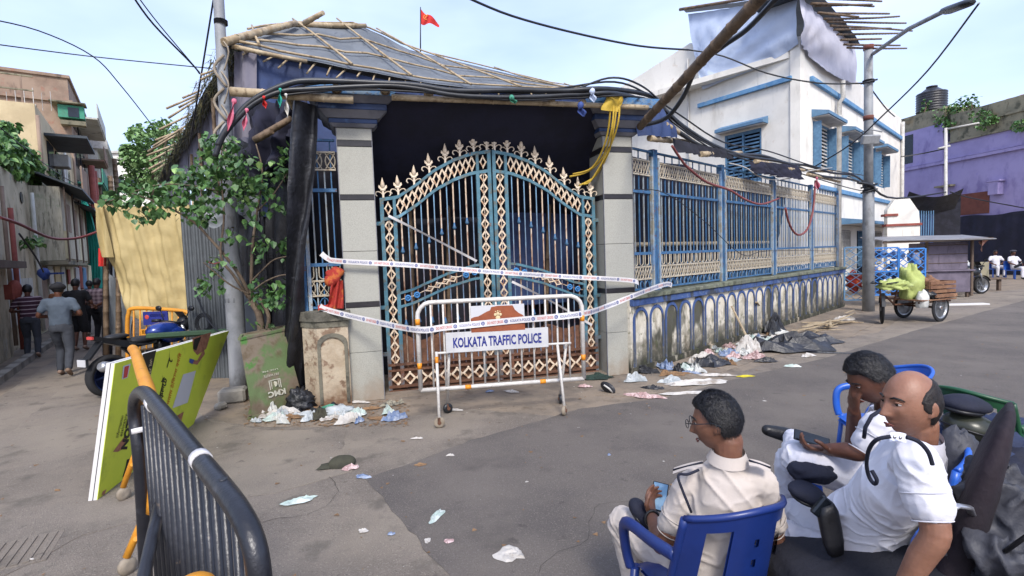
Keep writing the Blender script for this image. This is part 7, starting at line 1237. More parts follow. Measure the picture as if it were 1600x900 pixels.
def fused(mb, name, m, parent, voxel, smooth=3, fold=0.0, ff=7.0, seed=0, sep=None):
    me = mb.mesh(name); import bmesh
    bm = bmesh.new(); bm.from_mesh(me); bmesh.ops.recalc_face_normals(bm, faces=bm.faces); bm.to_mesh(me); bm.free()
    o = bpy.data.objects.new(name, me); C.objects.link(o); r = o.modifiers.new('r', 'REMESH'); r.mode = 'VOXEL'; r.voxel_size = voxel; r.use_smooth_shade = True
    s = o.modifiers.new('s', 'SMOOTH'); s.factor = .5; s.iterations = smooth
    dg = bpy.context.evaluated_depsgraph_get(); me2 = bpy.data.meshes.new_from_object(o.evaluated_get(dg)); bpy.data.objects.remove(o)
    if fold:
        cs = []
        for v in me2.vertices:
            q = v.co; w1 = noise.noise(Vector((q.x * 3, q.y * 3, q.z * 3 + seed))); r1 = 1 - abs(noise.noise(Vector((q.x * ff + q.z * 5, q.y * ff - q.z * 3, q.z * ff * .8 + seed + w1 * 1.5)))) * 2.2; r2 = 1 - abs(noise.noise(Vector((q.x * ff * 2.1 - q.z * 9, q.y * ff * 2, q.z * ff * 2.2 + seed + 4 + w1 * 2)))) * 2.2
            cs.append(q + v.normal * (fold * (.35 * w1 + .45 * max(0, r1) ** 3 + .18 * max(0, r2) ** 3 - .25)))
        for v, c in zip(me2.vertices, cs): v.co = c
    Mi = mat_of(parent).inverted(); me2.transform(Mi); me2.materials.clear(); me2.materials.append(m)
    for p in me2.polygons: p.use_smooth = True
    me2.name = name; o = bpy.data.objects.new(name, me2); C.objects.link(o); o.parent = parent; WM[o.name] = mat_of(parent).copy(); return o
def gs(x, c, w_): return math.exp(-((x - c) / w_) ** 2)
def headpt(d, nose=1.0):
    sx, sy, sz = d; x, y, z = sx * .077, sy * .099, sz * .120
    if sz < 0: t = -sz; x *= 1 - .30 * t * t * (1 if sy > -.2 else .6); y *= (1 - .40 * t) if sy < 0 else (1 - .06 * t)
    if sy > 0: y *= 1 - .05 * (1 - abs(sx)); 
    if sy > .15:
        k = min(1, (sy - .15) / .3); ax = abs(x)
        y += k * (-.009 * gs(ax, .031, .016) * gs(z, .014, .013) + .005 * gs(z, .034, .010) * gs(ax, .022, .025) + .005 * gs(ax, .043, .014) * gs(z, -.014, .018) + .012 * gs(x, 0, .022) * gs(z, -.098, .016) + .007 * gs(x, 0, .02) * (gs(z, -.060, .0055) + gs(z, -.073, .006)) - .003 * gs(x, 0, .03) * gs(z, -.0665, .003) + .006 * gs(x, 0, .03) * gs(z, -.06, .03))
        nz_ = max(0, min(1, (.030 - z) / .058)) if z > -.030 else max(0, 1 - (-.030 - z) / .013)
        y += nose * k * (.034 * nz_ * gs(x, 0, .0095 + .007 * nz_) + .009 * gs(ax, .013, .006) * gs(z, -.032, .008))
    return Vector((x, y, z))
def sphdirs(nu, nv): return [(math.sin(math.pi * j / nv) * math.sin(2 * math.pi * i / nu), math.sin(math.pi * j / nv) * math.cos(2 * math.pi * i / nu), math.cos(math.pi * j / nv)) for j in range(nv + 1) for i in range(nu)]
def sphfaces(nu, nv): return [(j * nu + i, (j + 1) * nu + i, (j + 1) * nu + (i + 1) % nu, j * nu + (i + 1) % nu) for j in range(nv) for i in range(nu)]
def basis(fwd, up):
    f = Vector(fwd).normalized(); u = Vector(up); r = f.cross(u).normalized(); u = r.cross(f); return Matrix((r, f, u)).transposed()
def add_head(mb, c, B, s=1.0, nu=84, nv=64):
    mb.add([Vector(c) + B @ (headpt(d) * s) for d in sphdirs(nu, nv)], sphfaces(nu, nv), True)
    for sd in (-1, 1): mb.ell(Vector(c) + B @ (Vector((sd * .077, -.012, -.002)) * s), .010 * s, .020 * s, .031 * s, 12, 10, B @ Matrix.Rotation(sd * .35, 3, 'Z') @ Matrix.Rotation(-.15, 3, 'X')); mb.ell(Vector(c) + B @ (Vector((sd * .076, -.004, -.022)) * s), .009 * s, .010 * s, .014 * s, 8, 6)
def hair(parent, c, B, s, style, m, seed=0, nu=72, nv=56, nm='hair'):
    mb = MB(); vs = []
    for d in sphdirs(nu, nv):
        p = headpt(d, 0); sy = d[1]; z = p.z
        if style == 'bald': zmin = interp(sy, [-1, -.25, .0, .22, .38, 1], [-.075, -.07, -.03, -.005, .08, .2]); zmax = interp(sy, [-1, -.5, .05, .2, .32], [.098, .090, .062, .045, .02]); t = min(1, max(0, (z - zmin) / .010)) * min(1, max(0, (zmax - z) / .012)); th = .0065
        else: zmin = interp(sy, [-1, -.3, -.05, .12, .3, .5, .8, 1], [-.062, -.055, -.0, .005, .04, .066, .070, .068]); t = min(1, max(0, (z - zmin) / .013)); th = .011 + (.011 * min(1, max(0, (z + .02) / .12)) if style == 'full' else 0)
        k = 1 + .22 * noise.noise(Vector(d) * 5 + Vector((seed, 0, 0))) + .16 * noise.noise(Vector((d[0] * 30, d[1] * 14, d[2] * 18 + seed))) + .12 * noise.noise(Vector((d[0] * 55, d[1] * 30, d[2] * 30 + seed))); p2 = p + Vector(d).normalized() * (th * k * t - .007 * (1 - t)); vs.append(Vector(c) + B @ (p2 * s))
    mb.add(vs, sphfaces(nu, nv), True); ho = mb.build(nm, m, parent)
    if nu > 60:
        rr = random.Random(seed); st = MB(); n = 0
        while n < (5200 if style != 'bald' else 1500):
            j = rr.randrange(1, nv); i = rr.randrange(nu); d = sphdirs_c(nu, nv)[j * nu + i]; p0 = headpt(d, 0); q = vs[j * nu + i]; loc = (B.transposed() @ (q - Vector(c))) / s
            if (loc - p0).dot(Vector(d)) < .004: continue
            comb = Vector((d[0] * .2, -.35 - .5 * (d[1] > .3) * (-1 if style == 'full' and d[1] > .75 else 1), -.9 if d[2] < .6 else -.15)) + Vector((rr.uniform(-.5, .5), rr.uniform(-.5, .5), rr.uniform(-.3, .3))); nn = Vector(d); comb = (comb - nn * comb.dot(nn)).normalized()
            l_ = rr.uniform(.012, .026) * (.6 if style == 'bald' else 1); b0 = loc - nn * .001 + comb * rr.uniform(-.003, .003); sd_v = comb.cross(nn) * .0009; st.add([Vector(c) + B @ ((x) * s) for x in (b0 - sd_v, b0 + sd_v, b0 + comb * l_ + nn * rr.uniform(.000, .005))], [(0, 1, 2)]); n += 1
        kind(st.build('hair_strands', m, ho), 'stuff')
    return ho
_sd = {}
def sphdirs_c(nu, nv):
    if (nu, nv) not in _sd: _sd[(nu, nv)] = sphdirs(nu, nv)
    return _sd[(nu, nv)]
def hand(mb, w_, dirn, palm, s=1.0, curl=.7, side=1):
    """w_: wrist point, dirn: towards fingers, palm: palm normal, side: +1 thumb to dirn x palm"""
    d = Vector(dirn).normalized(); n = Vector(palm); n = (n - d * n.dot(d)).normalized(); a = d.cross(n) * side; w_ = Vector(w_)
    loft(mb, [(w_ + d * t * s, a * hw * s, n * hd * s) for t, hw, hd in ((-.02, .026, .020), (.0, .027, .018), (.035, .038, .016), (.075, .042, .014), (.09, .040, .010))], 16)
    for i, (off, L_) in enumerate(((.030, .072), (.010, .080), (-.010, .075), (-.030, .060))):
        b = w_ + (d * .078 + a * off) * s; c1 = curl * (.8 + .15 * i); pts = [b]; dd = d + a * off * 1.5; dd.normalize(); ang_ = 0
        for seg, fr_ in enumerate((.45, .32, .23)): ang_ += c1 * (.55, .7, .5)[seg]; v = dd * math.cos(ang_) + n * math.sin(ang_); pts.append(pts[-1] + v * L_ * fr_ * s)
        mb.tube(pts, [.0095 * s, .009 * s, .0082 * s, .0068 * s], 10); mb.ell(pts[-1], .0068 * s, .0068 * s, .0068 * s, 8, 6); mb.ell(pts[1], .0092 * s, .0092 * s, .0092 * s, 8, 6)
    p0 = w_ + (d * .02 + a * .028) * s; p1 = p0 + (d * .3 + a * .75 + n * .3).normalized() * .035 * s; p2 = p1 + (d * .75 + a * .2 + n * .5).normalized() * .032 * s; p3 = p2 + (d * .9 - a * .1 + n * .4).normalized() * .025 * s
    mb.tube([p0, p1, p2, p3], [.014 * s, .012 * s, .0105 * s, .008 * s], 10); mb.ell(p3, .008 * s, .008 * s, .008 * s, 8, 6)
def human(label, base, J, shirt, pants, shoe='blackleather', skinm='skin', vox=.006, fold=.006, group=None, hairstyle='full', hairm='hair', belt=True, sleeve=.62, extra=None, girth=1.0, s=1.0, collar=False, shorts=None, category='person'):
    t = thing('person', label, category, base, group=group); V3 = Vector; J = {k: V3(v) for k, v in J.items()}
    side = (J['sR'] - J['sL']).normalized(); up_ = (J['neck'] - J['pelvis']).normalized(); side = (side - up_ * side.dot(up_)).normalized(); f = up_.cross(side).normalized()
    hside = (J['hR'] - J['hL']); hside = (hside - up_ * hside.dot(up_)).normalized(); sw = (J['sR'] - J['sL']).length / 2
    B = basis(J['hf'], J['hu']); mb = MB(); hs = s * J.get('hs', V3((1, 0, 0))).x; add_head(mb, J['head'], B, hs, *((84, 64) if vox < .01 else (30, 22)))
    hb = J['head'] + B @ V3((0, -.03, -.07)) * s; limb(mb, [hb, hb.lerp(J['neck'], .5), J['neck'] - up_ * .03], [.054 * s, .052 * s, .054 * s])
    loft(mb, [(J['pelvis'].lerp(J['neck'], q), side * w_ * s, f * d_ * s) for q, w_, d_ in ((0, .11, .07), (.4, .10, .06), (.8, .10, .06), (1, .05, .05))], 20)
    for q in 'LR':
        limb(mb, [J['s' + q], J['s' + q].lerp(J['e' + q], .5), J['e' + q], J['e' + q].lerp(J['w' + q], .4), J['w' + q]], [.036 * s, .042 * s, .040 * s, .038 * s, .026 * s]); hd = J.get('d' + q) or (J['w' + q] - J['e' + q]); pn = J.get('p' + q) or -f
        hand(mb, J['w' + q], hd, pn, s, J.get('c' + q, V3((.6, 0, 0))).x, 1 if q == 'R' else -1)
        if shorts: limb(mb, [J['k' + q] + (J['h' + q] - J['k' + q]) * .3, J['k' + q], J['k' + q].lerp(J['a' + q], .35), J['a' + q]], [.06 * s, .054 * s, .054 * s, .034 * s])
    fused(mb, 'body', M_[skinm], t, vox, 1 if vox < .006 else 2)
    # shirt
    mb = MB(); g = girth; P0 = J['pelvis']; N_ = J['neck']; ch = P0.lerp(N_, .75); bel = P0.lerp(N_, .3)
    belly = J.get('belly', V3((0, 0, 0))).x
    secs = [(P0 - up_ * .02 * s, hside * .165 * g * s, f * .115 * g * s), (P0 + up_ * .06 * s, hside * .162 * g * s, f * .118 * g * s), (bel + f * belly * .6, side * .158 * g * s, f * (.118 * g + belly * .5) * s), (P0.lerp(N_, .5) + f * belly * .3, side * .162 * s * g, f * (.118 * g) * s), (ch, side * (sw * .92), f * .118 * s * g), (P0.lerp(N_, .9), side * sw * .86, f * .09 * s * g), (P0.lerp(N_, .97), side * sw * .5, f * .072 * s), (N_ + up_ * .02, side * .062 * s, f * .062 * s)]
    loft(mb, secs, 28, 2.4)
    for q in 'LR':
        a, e = J['s' + q], J['e' + q]; ip = a + (P0.lerp(N_, .82) - a) * .45; limb(mb, [ip, a, a.lerp(e, sleeve * .5), a.lerp(e, sleeve)], [.070 * s, .063 * s * g ** .5, .062 * s, .066 * s])
    sh_ = fused(mb, 'shirt', M_[shirt], t, vox * 1.15, 3, fold, 7, seed=len(label))
    if collar:
        m = MB(); c = N_ + up_ * .015 * s
        for k in range(1): m.grid(24, 3, lambda u, v: c + (side * math.sin(lerp(-2.7, 2.7, u)) - f * math.cos(lerp(-2.7, 2.7, u))) * lerp(.062, .080, v) * s + up_ * lerp(.032, -.012, v) * s + f * .01)
        m.build('collar', M_[shirt], sh_)
    if vox < .01:
        for q in 'LR':
            a, e = J['s' + q], J['e' + q]; c_ = a.lerp(e, sleeve + .0); d_ = (e - a).normalized(); o1 = d_.orthogonal().normalized(); o2 = d_.cross(o1)
            for dz in (.032, -.048): m = MB(); m.tube([c_ - d_ * dz + (o1 * math.cos(x) + o2 * math.sin(x)) * (.0655 if dz > 0 else .052) * s for x in [2 * math.pi * i / 24 for i in range(24)]], .0022, 5, closed=True); m.build('sleeve_hem', M_[shirt], sh_)
    # trousers
    mb = MB(); loft(mb, [(P0 - up_ * .13 * s, hside * .15 * s * g, f * .11 * s), (P0 - up_ * .05 * s, hside * .168 * s * g, f * .122 * s * g), (P0 + up_ * .05 * s, hside * .160 * s * g, f * .115 * s * g)], 24)
    for q in 'LR':
        h_, k_, a_ = J['h' + q], J['k' + q], J['a' + q]
        if shorts: limb(mb, [h_, h_.lerp(k_, .5), h_.lerp(k_, .95)], [.095 * s, .095 * s, .10 * s])
        else: limb(mb, [h_, h_.lerp(k_, .5), k_, k_.lerp(a_, .4), k_.lerp(a_, .93)], [.098 * s, .090 * s, .072 * s, .068 * s, .058 * s])
    fused(mb, 'trousers' if not shorts else 'shorts', M_[pants], t, vox * 1.2, 3, fold, 8, seed=3 + len(label))
    for q in 'LR':
        a_ = J['a' + q]; td = (J['t' + q] - a_).normalized(); shin = (J['k' + q] - a_).normalized(); mb = MB(); limb(mb, [a_ - shin * .02 * s - td * .04 * s, a_ - shin * .035 * s + td * .06 * s, a_ - shin * .05 * s + td * .16 * s], [.040 * s, .040 * s, .030 * s]); mb.ell(a_, .042 * s, .042 * s, .042 * s, 10, 8); fused(mb, 'shoe', M_[shoe], t, max(vox, .008), 2)
    if belt: m = MB(); c = P0 + up_ * .02; m.grid(30, 1, lambda u, v: c + hside * math.cos(u * 6.2832) * .180 * g * s + f * math.sin(u * 6.2832) * .137 * g * s + up_ * (v - .5) * .04); m.build('belt', M_['blackleather'], t)
    if hairstyle: hair(t, J['head'], B, hs, hairstyle, M_[hairm], len(label), *((96, 72) if vox < .01 else (28, 22)))
    if vox < .01:
        for sd in (-1, 1):
            e = J['head'] + B @ V3((sd * .031, .0725, .014)) * hs; m = MB(); m.ell(e, .0128 * hs, .0128 * hs, .0085 * hs, 14, 10, B); ey = m.build('eye', M_['eyewhite'], t); m = MB(); m.ell(e + B @ V3((0, .0085, 0)), .0065, .0055, .0065, 10, 8); m.build('iris', M_['iris'], ey)
            m = MB(); m.tube([J['head'] + B @ (V3((sd * x, y, z)) * hs) for x, y, z in ((.014, .094, .032), (.028, .092, .038), (.044, .080, .034), (.052, .070, .027))], [.003, .0042, .004, .0015], 6, flat=.8); m.build('eyebrow', M_['hair'], t)
            m = MB(); m.tube([J['head'] + B @ (V3((sd * x, y, z)) * hs) for x, y, z in ((.017, .083, .0185), (.031, .087, .0215), (.046, .075, .0175))], [.002, .0045, .002], 6); m.build('eyelid', M_[skinm], t)
        m = MB(); m.tube([J['head'] + B @ (V3((x, y, z)) * hs) for x, y, z in ((-.021, .090, -.067), (-.008, .0995, -.0635), (.008, .0995, -.0635), (.021, .090, -.067))], [.001, .0035, .0035, .001], 6); m.tube([J['head'] + B @ (V3((x, y, z)) * hs) for x, y, z in ((-.018, .089, -.071), (0, .0985, -.0735), (.018, .089, -.071))], [.001, .0045, .001], 6); m.build('lips', M_['lips'], t)
    return t, B, f, side, up_
# ---- plastic chairs
M_['plblue'] = mat('royal_blue_plastic', '2257b0', '1e4c9c', 3, .35, 0, .03, 40, spec=.5); M_['pldkblue'] = mat('dark_blue_plastic', '152b68', '13265c', 3, .35, 0, .03, 40, [('2a4590', 4, .6, .75, .4)], spec=.5); M_['plgreen'] = mat('dark_green_plastic', '1d4a30', '1a4029', 3, .4, 0, .03, 40)
def chair(label, loc, rz, m, holes=True, group='plastic armchairs of the officers'):
    t = thing('plastic_chair', label, 'chair', loc, rz, group); mm = M_[m]                # faces local +y
    s_ = MB(); s_.grid(14, 14, lambda u, v: Vector((lerp(-.23, .23, u), lerp(-.22, .24, v), .44 - .02 * math.sin(u * 3.14) * math.sin(v * 3.14) - .03 * max(0, v - .85) / .15))); s_.grid(14, 14, lambda u, v: Vector((lerp(-.23, .23, u), lerp(-.22, .24, v), .425 - .02 * math.sin(u * 3.14) * math.sin(v * 3.14) - .05 * max(0, v - .85) / .15))); s_.build('seat', mm, t, True)
    def bk(u, v, e=0):
        x = lerp(-.26, .26, u) * (1 - .10 * v) ; z = lerp(.44, .83 + .055 * math.sin(u * math.pi), v); y = -.20 - .10 * v + .14 * (abs(u - .5) * 2) ** 2.2; return Vector((x, y - e, z))
    def keep(u, v): 
        if .12 < v < .86 and (.13 < u < .30 or .70 < u < .87): return False
        if holes and .35 < u < .65: 
            for q in (.28, .48, .68):
                if abs(v - q) < .035 and abs(u - .5) < .03: return False
        return True
    b = MB(); b.grid(48, 40, lambda u, v: bk(u, v), True, keep); b.grid(48, 40, lambda u, v: bk(u, v, .012), True, keep); b.tube([bk(u / 20, 1, .006) for u in range(21)], .014, 8); b.tube([bk(0, v / 10, .006) for v in range(11)], .016, 8); b.tube([bk(1, v / 10, .006) for v in range(11)], .016, 8); b.build('backrest', mm, t, True)
    for sx in (-1, 1):
        a = MB(); pts = crv([(sx * .245, -.12, .66), (sx * .275, 0, .665), (sx * .28, .16, .655), (sx * .275, .225, .61), (sx * .262, .235, .50), (sx * .25, .22, .42)], 5); n = len(pts)
        for i in range(n - 1): pass
        a.tube(pts, .022, 10, flat=1.3); a.build('armrest', mm, t, True)
        for sy in (-1, 1): l = MB(); l.tube([(sx * .235, .20 if sy > 0 else -.20, .43), (sx * .26, .24 if sy > 0 else -.27, 0)], [.028, .020], 8, flat=.7); l.build('leg', mm, t, True)
    return t
# ---- officer 1: seen from behind, cream uniform, glasses, phone
E = Vector
def pj(**k): return {n: (P(*v) if len(v) == 3 else Vector(v[:3])) for n, v in k.items()}
J1 = pj(head=(1120, 660, 2.02), neck=(1137, 722, 1.99), pelvis=(1128, 905, 2.08), sL=(1080, 756, 2.08), sR=(1188, 754, 1.97), eL=(1036, 852, 2.12), eR=(1210, 850, 2.12), wL=(1018, 806, 2.38), wR=(1120, 850, 2.42), hL=(1088, 915, 2.20), hR=(1165, 915, 2.14), kL=(972, 812, 2.55), kR=(1060, 830, 2.66), aL=(1003, 962, 2.50), aR=(1070, 960, 2.66), tL=(975, 985, 2.55), tR=(1040, 980, 2.75))
J1.update(hs=E((.93, 0, 0)), hf=E((-.86, .50, -.22)), hu=E((-.05, .1, 1)), dL=E((.1, .55, .5)), pL=E((.5, -.2, .4)), cL=E((.9, 0, 0)))
c1 = thing_loc = Vector((J1['pelvis'].x - .02, J1['pelvis'].y, 0))
t1, B1, f1, s1, u1 = human('police officer seen from behind in cream uniform and glasses holding a phone', c1, J1, 'uniform_cream', 'uniform_cream', skinm='skin', vox=.0055, fold=.02, collar=True)
m = MB(); hc = J1['head']
for sd in (-1, 1):
    m.tube([hc + B1 @ E((sd * .034 + .023 * math.cos(a), .108, .012 + .017 * math.sin(a))) for a in [2 * math.pi * i / 16 for i in range(16)]], .0016, 5, closed=True); m.tube([hc + B1 @ E((sd * .057, .107, .018)), hc + B1 @ E((sd * .079, .06, .016)), hc + B1 @ E((sd * .084, -.005, .014)), hc + B1 @ E((sd * .082, -.03, -.002))], .0018, 5)
m.tube([hc + B1 @ E((-.011, .109, .014)), hc + B1 @ E((.011, .109, .014))], .0016, 5); tag(m.build('eyeglasses', M_['phone']), 'thin dark framed eyeglasses worn by the officer in cream', 'eyeglasses')
def orient_box(c, d, n, L_, W_, T_, mt, nm, lb, cat, scr=None):
    d = Vector(d).normalized(); n = Vector(n); n = (n - d * n.dot(d)).normalized(); a = d.cross(n); M4 = Matrix.Translation(c) @ Matrix((a, d, n)).transposed().to_4x4(); t = thing(nm, lb, cat, c); m = MB(); m.bbox(-W_ / 2, -L_ / 2, -T_ / 2, W_ / 2, L_ / 2, T_ / 2, T_ * .3, M4); m.build('case', M_[mt], t)
    if scr: m = MB(); m.box(-W_ / 2 + .004, -L_ / 2 + .006, T_ / 2 + .0003, W_ / 2 - .004, L_ / 2 - .006, T_ / 2 + .001, M4); m.build('screen', M_[scr], t)
    return t
orient_box(P(1030, 776, 2.46), (.3, .6, .5), (-.1, -.6, .8), .15, .075, .01, 'phone', 'mobile_phone', 'mobile phone with pale lit screen in the hand of the officer in cream', 'phone', 'phonescreen')
m = MB(); w1 = J1['wL'] + (J1['eL'] - J1['wL']) * .12; m.tube([w1 + E((.034 * math.cos(a), .012 * math.sin(a), .034 * math.sin(a))) for a in [2 * math.pi * i / 14 for i in range(14)]], .007, 6, closed=True); tag(m.build('wristwatch', M_['blackleather']), 'dark wristwatch strap on the left wrist of the officer in cream', 'watch')
def lanyard(pts, r, nm, m_, parent): mb = MB(); mb.tube(crv(pts, 6), r, 8); return mb.build(nm, m_, parent)
def onback(a, b, k): return J1['sL'].lerp(J1['sR'], a) + u1 * b - f1 * k
lanyard([P(1092, 734, 1.96), P(1075, 741, 1.955), P(1062, 741, 1.965), P(1060, 748, 1.96), P(1066, 765, 1.95), P(1076, 790, 1.94), P(1080, 800, 1.95)], .0055, 'shoulder_cord', M_['navycloth'], t1)
for a_, b_ in (((1098, 730, 1.97), (1052, 741, 2.03)), ((1170, 727, 1.92), (1204, 738, 1.90))):
    p, q = P(*a_), P(*b_); m = MB(); m.grid(6, 3, lambda u, v: p.lerp(q, u) + (f1 * (v - .5) * .045) + E((0, 0, .014 + .005 * math.sin(u * 3.1)))); m.build('epaulette', M_['uniform_cream'], t1); m = MB(); m.tube([p + E((0, 0, .02)), q + E((0, 0, .018))], .004, 6); m.build('epaulette_edge', M_['navycloth'], t1)
def beret(c, r, lb, fl=.4, tilt=(0, 0, 0)):
    t = thing('beret', lb, 'cap', c); R_ = Euler(tilt).to_matrix(); m = MB(); m.ell(c + E((0, 0, r * fl * .5)), r, r * .85, r * fl, 22, 12, R_, dn=.25); m.build('crown', M_['navycloth'], t); m = MB(); m.tube([c + R_ @ E((r * .8 * math.cos(a), r * .68 * math.sin(a), -r * .05)) for a in [2 * math.pi * i / 20 for i in range(20)]], r * .09, 8, closed=True); m.build('band', M_['blackleather'], t); return t
beret(P(1003, 812, 2.44), .085, 'dark navy beret resting on the knee of the officer in cream', .55, (.3, .9, .2))
ff1 = Vector((-.30, .95, 0)); cc = chair('dark blue plastic armchair of the officer in cream, back towards the viewer', Vector((J1['pelvis'].x - .04, J1['pelvis'].y + .05, .0)), math.atan2(ff1.y, ff1.x) - math.pi / 2, 'pldkblue')
# ---- officer 2: bald, white uniform, reclining in profile
J2 = pj(head=(1423, 630, 1.72), neck=(1438, 694, 1.75), pelvis=(1343, 872, 2.00), sL=(1432, 722, 1.58), sR=(1428, 716, 1.94), eL=(1462, 832, 1.50), eR=(1395, 800, 2.15), wL=(1408, 925, 1.56), wR=(1330, 800, 2.3), hL=(1345, 888, 1.92), hR=(1330, 878, 2.10), kL=(1212, 838, 2.36), kR=(1240, 800, 2.50), aL=(1190, 960, 2.35), aR=(1180, 930, 2.6), tL=(1150, 970, 2.45), tR=(1140, 930, 2.7))
J2.update(hs=E((.93, 0, 0)), hf=E((-.99, -.10, -.05)), hu=E((.03, 0, 1)), belly=E((.06, 0, 0)), pL=E((-.6, .3, 0)))
t2, B2, f2, s2, u2 = human('bald police officer in white uniform reclining in profile with a pistol holster', Vector((J2['pelvis'].x, J2['pelvis'].y, 0)), J2, 'uniform', 'uniform', skinm='skin2', vox=.0042, fold=.02, hairstyle='bald', hairm='hairgrey', girth=.99, collar=True, sleeve=.60)
sc2 = J2['sL'] + E((0, 0, .065)); m = MB(); ns_ = J2['neck']
p, q = P(1392, 681, 1.60), P(1414, 689, 1.52); 
m.grid(8, 4, lambda u, v: P(lerp(1390, 1416, u), lerp(676, 690, v) + 2 * u, 1.545 + .05 * (1 - v)) + E((0, 0, .004 * math.sin(u * 3.1)))); m.build('epaulette', M_['uniform'], t2)
for k in range(2): m = MB(); c = P(1398 + k * 9, 683 + k, 1.535); m.ell(c, .006, .004, .006, 6, 4); m.build('rank_star', M_['silver'], t2)
lanyard([P(1392, 682, 1.53), P(1370, 687, 1.55), P(1358, 702, 1.60), P(1354, 725, 1.65), P(1358, 745, 1.66), P(1366, 756, 1.64), P(1370, 750, 1.62), P(1362, 735, 1.63)], .0062, 'shoulder_cord', M_['navycloth'], t2)
lanyard([P(1416, 683, 1.50), P(1435, 690, 1.49), P(1450, 706, 1.485), P(1457, 726, 1.485)], .0062, 'shoulder_cord', M_['navycloth'], t2)
hp_ = P(1298, 826, 1.86); th_ = thing('pistol_holster', 'black pistol holster on the belt of the bald officer', 'holster', hp_); dn_ = (P(1303, 860, 1.86) - P(1290, 795, 1.88)).normalized()
m = MB(); loft(m, [(hp_ + dn_ * q, E((.036, 0, .012)) * w_, E((0, .022, 0))) for q, w_ in ((-.09, .7), (-.06, 1.0), (0, 1.0), (.05, .95), (.09, .7))], 14, 3); m.build('pouch', M_['blackleather'], th_); m = MB(); m.bbox(-.02, -.012, -.05, .02, .012, .03, .006, Matrix.Translation(hp_ - dn_ * .09 + E((-.012, 0, 0))) @ Matrix.Rotation(.7, 4, 'Y')); m.build('grip', M_['phone'], th_)
beret(P(1262, 776, 2.18), .085, 'dark navy beret lying on the thigh of the bald officer', .4, (.3, .2, .2))
# ---- officer 3: bowed head, hand at the eyes, phone on crossed leg
J3 = pj(head=(1361, 592, 2.33), neck=(1388, 648, 2.36), pelvis=(1388, 738, 2.46), sL=(1372, 666, 2.20), sR=(1392, 664, 2.52), eL=(1345, 706, 2.20), eR=(1336, 700, 2.50), wL=(1292, 702, 2.30), wR=(1334, 640, 2.36), hL=(1375, 752, 2.38), hR=(1385, 745, 2.54), kL=(1237, 694, 2.44), kR=(1238, 712, 2.62), aL=(1268, 740, 2.62), aR=(1222, 820, 2.66), tL=(1215, 735, 2.6), tR=(1180, 822, 2.70))
J3.update(aL=P(1240, 684, 2.72), kL=P(1250, 722, 2.34), tL=P(1200, 676, 2.70)); J3.update(hs=E((.95, 0, 0)), hf=E((-.84, .10, -.52)), hu=E((-.45, .05, .9)), dR=E((-.05, -.1, .5)), pR=E((.9, -.1, 0)), cR=E((.5, 0, 0)), dL=E((-.9, .1, .1)), pL=E((0, .2, .9)), cL=E((1.0, 0, 0)))
t3, B3, f3, s3, u3 = human('young police officer in white with bowed head, hand at his eyes, legs crossed', Vector((J3['pelvis'].x, J3['pelvis'].y, 0)), J3, 'uniform', 'uniform', skinm='skindark', vox=.0055, fold=.018, collar=True)
m = MB(); m.tube([P(1378, 640, 2.16), P(1362, 650, 2.13), P(1352, 668, 2.13), P(1350, 684, 2.15)], .008, 8); m.build('shoulder_cord', M_['navycloth'], t3)
orient_box(P(1268, 686, 2.36), (-.8, .4, .2), (.1, -.4, .8), .15, .075, .01, 'phone', 'mobile_phone', 'black mobile phone held on the crossed leg of the young officer', 'phone', 'phone')
lump(P(1268, 748, 2.28), .10, .07, .05, 'navycloth', 'dark_pouch', 'dark pouch lying under the crossed leg of the young officer', 'pouch', .3, 2, 4)
fz = Vector((-.96, .22, 0)); chair('bright blue plastic armchair of the young officer with bowed head', Vector((J3['pelvis'].x + .02, J3['pelvis'].y + .03, 0)), math.atan2(fz.y, fz.x) - math.pi / 2, 'plblue')
gc = chair('dark green plastic armchair piled with bags and a helmet behind the bald officer', Vector((3.18, 3.42, 0)), math.radians(-70), 'plgreen', False); gx = gc.location.copy()
beret(P(1503, 637, 3.2), .145, 'navy beret lying on top of the bags on the green chair', .38, (.1, .1, .4))
M_['helmet'] = mat('olive_grey_helmet', '33352c', '2a2c25', 4, .3, .1, .05); M_['bagblue'] = mat('dark_blue_bag_cloth', '27324f', '1e2740', 3, .8, 0, .4, 14, [('3f4d70', 5, .58, .7, .5)]); M_['baggrey'] = mat('dark_grey_bag_nylon', '3a3b42', '303138', 3, .6, 0, .5, 10, [('55565e', 4, .58, .72, .5)]); M_['darkcushion'] = mat('dark_maroon_cushion', '1c151c', '241a22', 3, .85, 0, .3, 30); M_['darkseat'] = mat('charcoal_seat_cloth', '1e1f29', '191a22', 3, .85, 0, .3, 40)
hc = P(1514, 668, 3.2); t = thing('helmet', 'olive grey helmet resting on bags on the green chair', 'helmet', hc); m = MB(); m.ell(hc, .15, .14, .10, 22, 14, Matrix.Rotation(.3, 3, 'Y')); m.build('shell', M_['helmet'], t); m = MB(); m.tube([hc + Matrix.Rotation(.3, 3, 'Y') @ E((.153 * math.cos(a), .143 * math.sin(a), -.012)) for a in [2 * math.pi * i / 24 for i in range(24)]], .007, 6, closed=True); m.build('rim', M_['blackleather'], t)
lump(P(1530, 715, 3.3), .34, .24, .13, 'bagblue', 'cloth_bag', 'dark blue cloth bag under the helmet on the green chair', 'bag', .4, 3, 5); lump(P(1575, 700, 3.3), .26, .2, .13, 'bagblue', 'cloth_bag', 'second blue bag at the right edge on the green chair', 'bag', .4, 3, 15); lump(P(1555, 742, 3.15), .30, .22, .12, 'navycloth', 'cloth_bag', 'black bag lowest in the pile on the green chair', 'bag', .4, 3, 25); lump(P(1498, 755, 2.4), .09, .07, .17, 'baggrey', 'cloth_bag', 'grey purple bag between the bald officer and green chair', 'bag', .3, 3, 35)
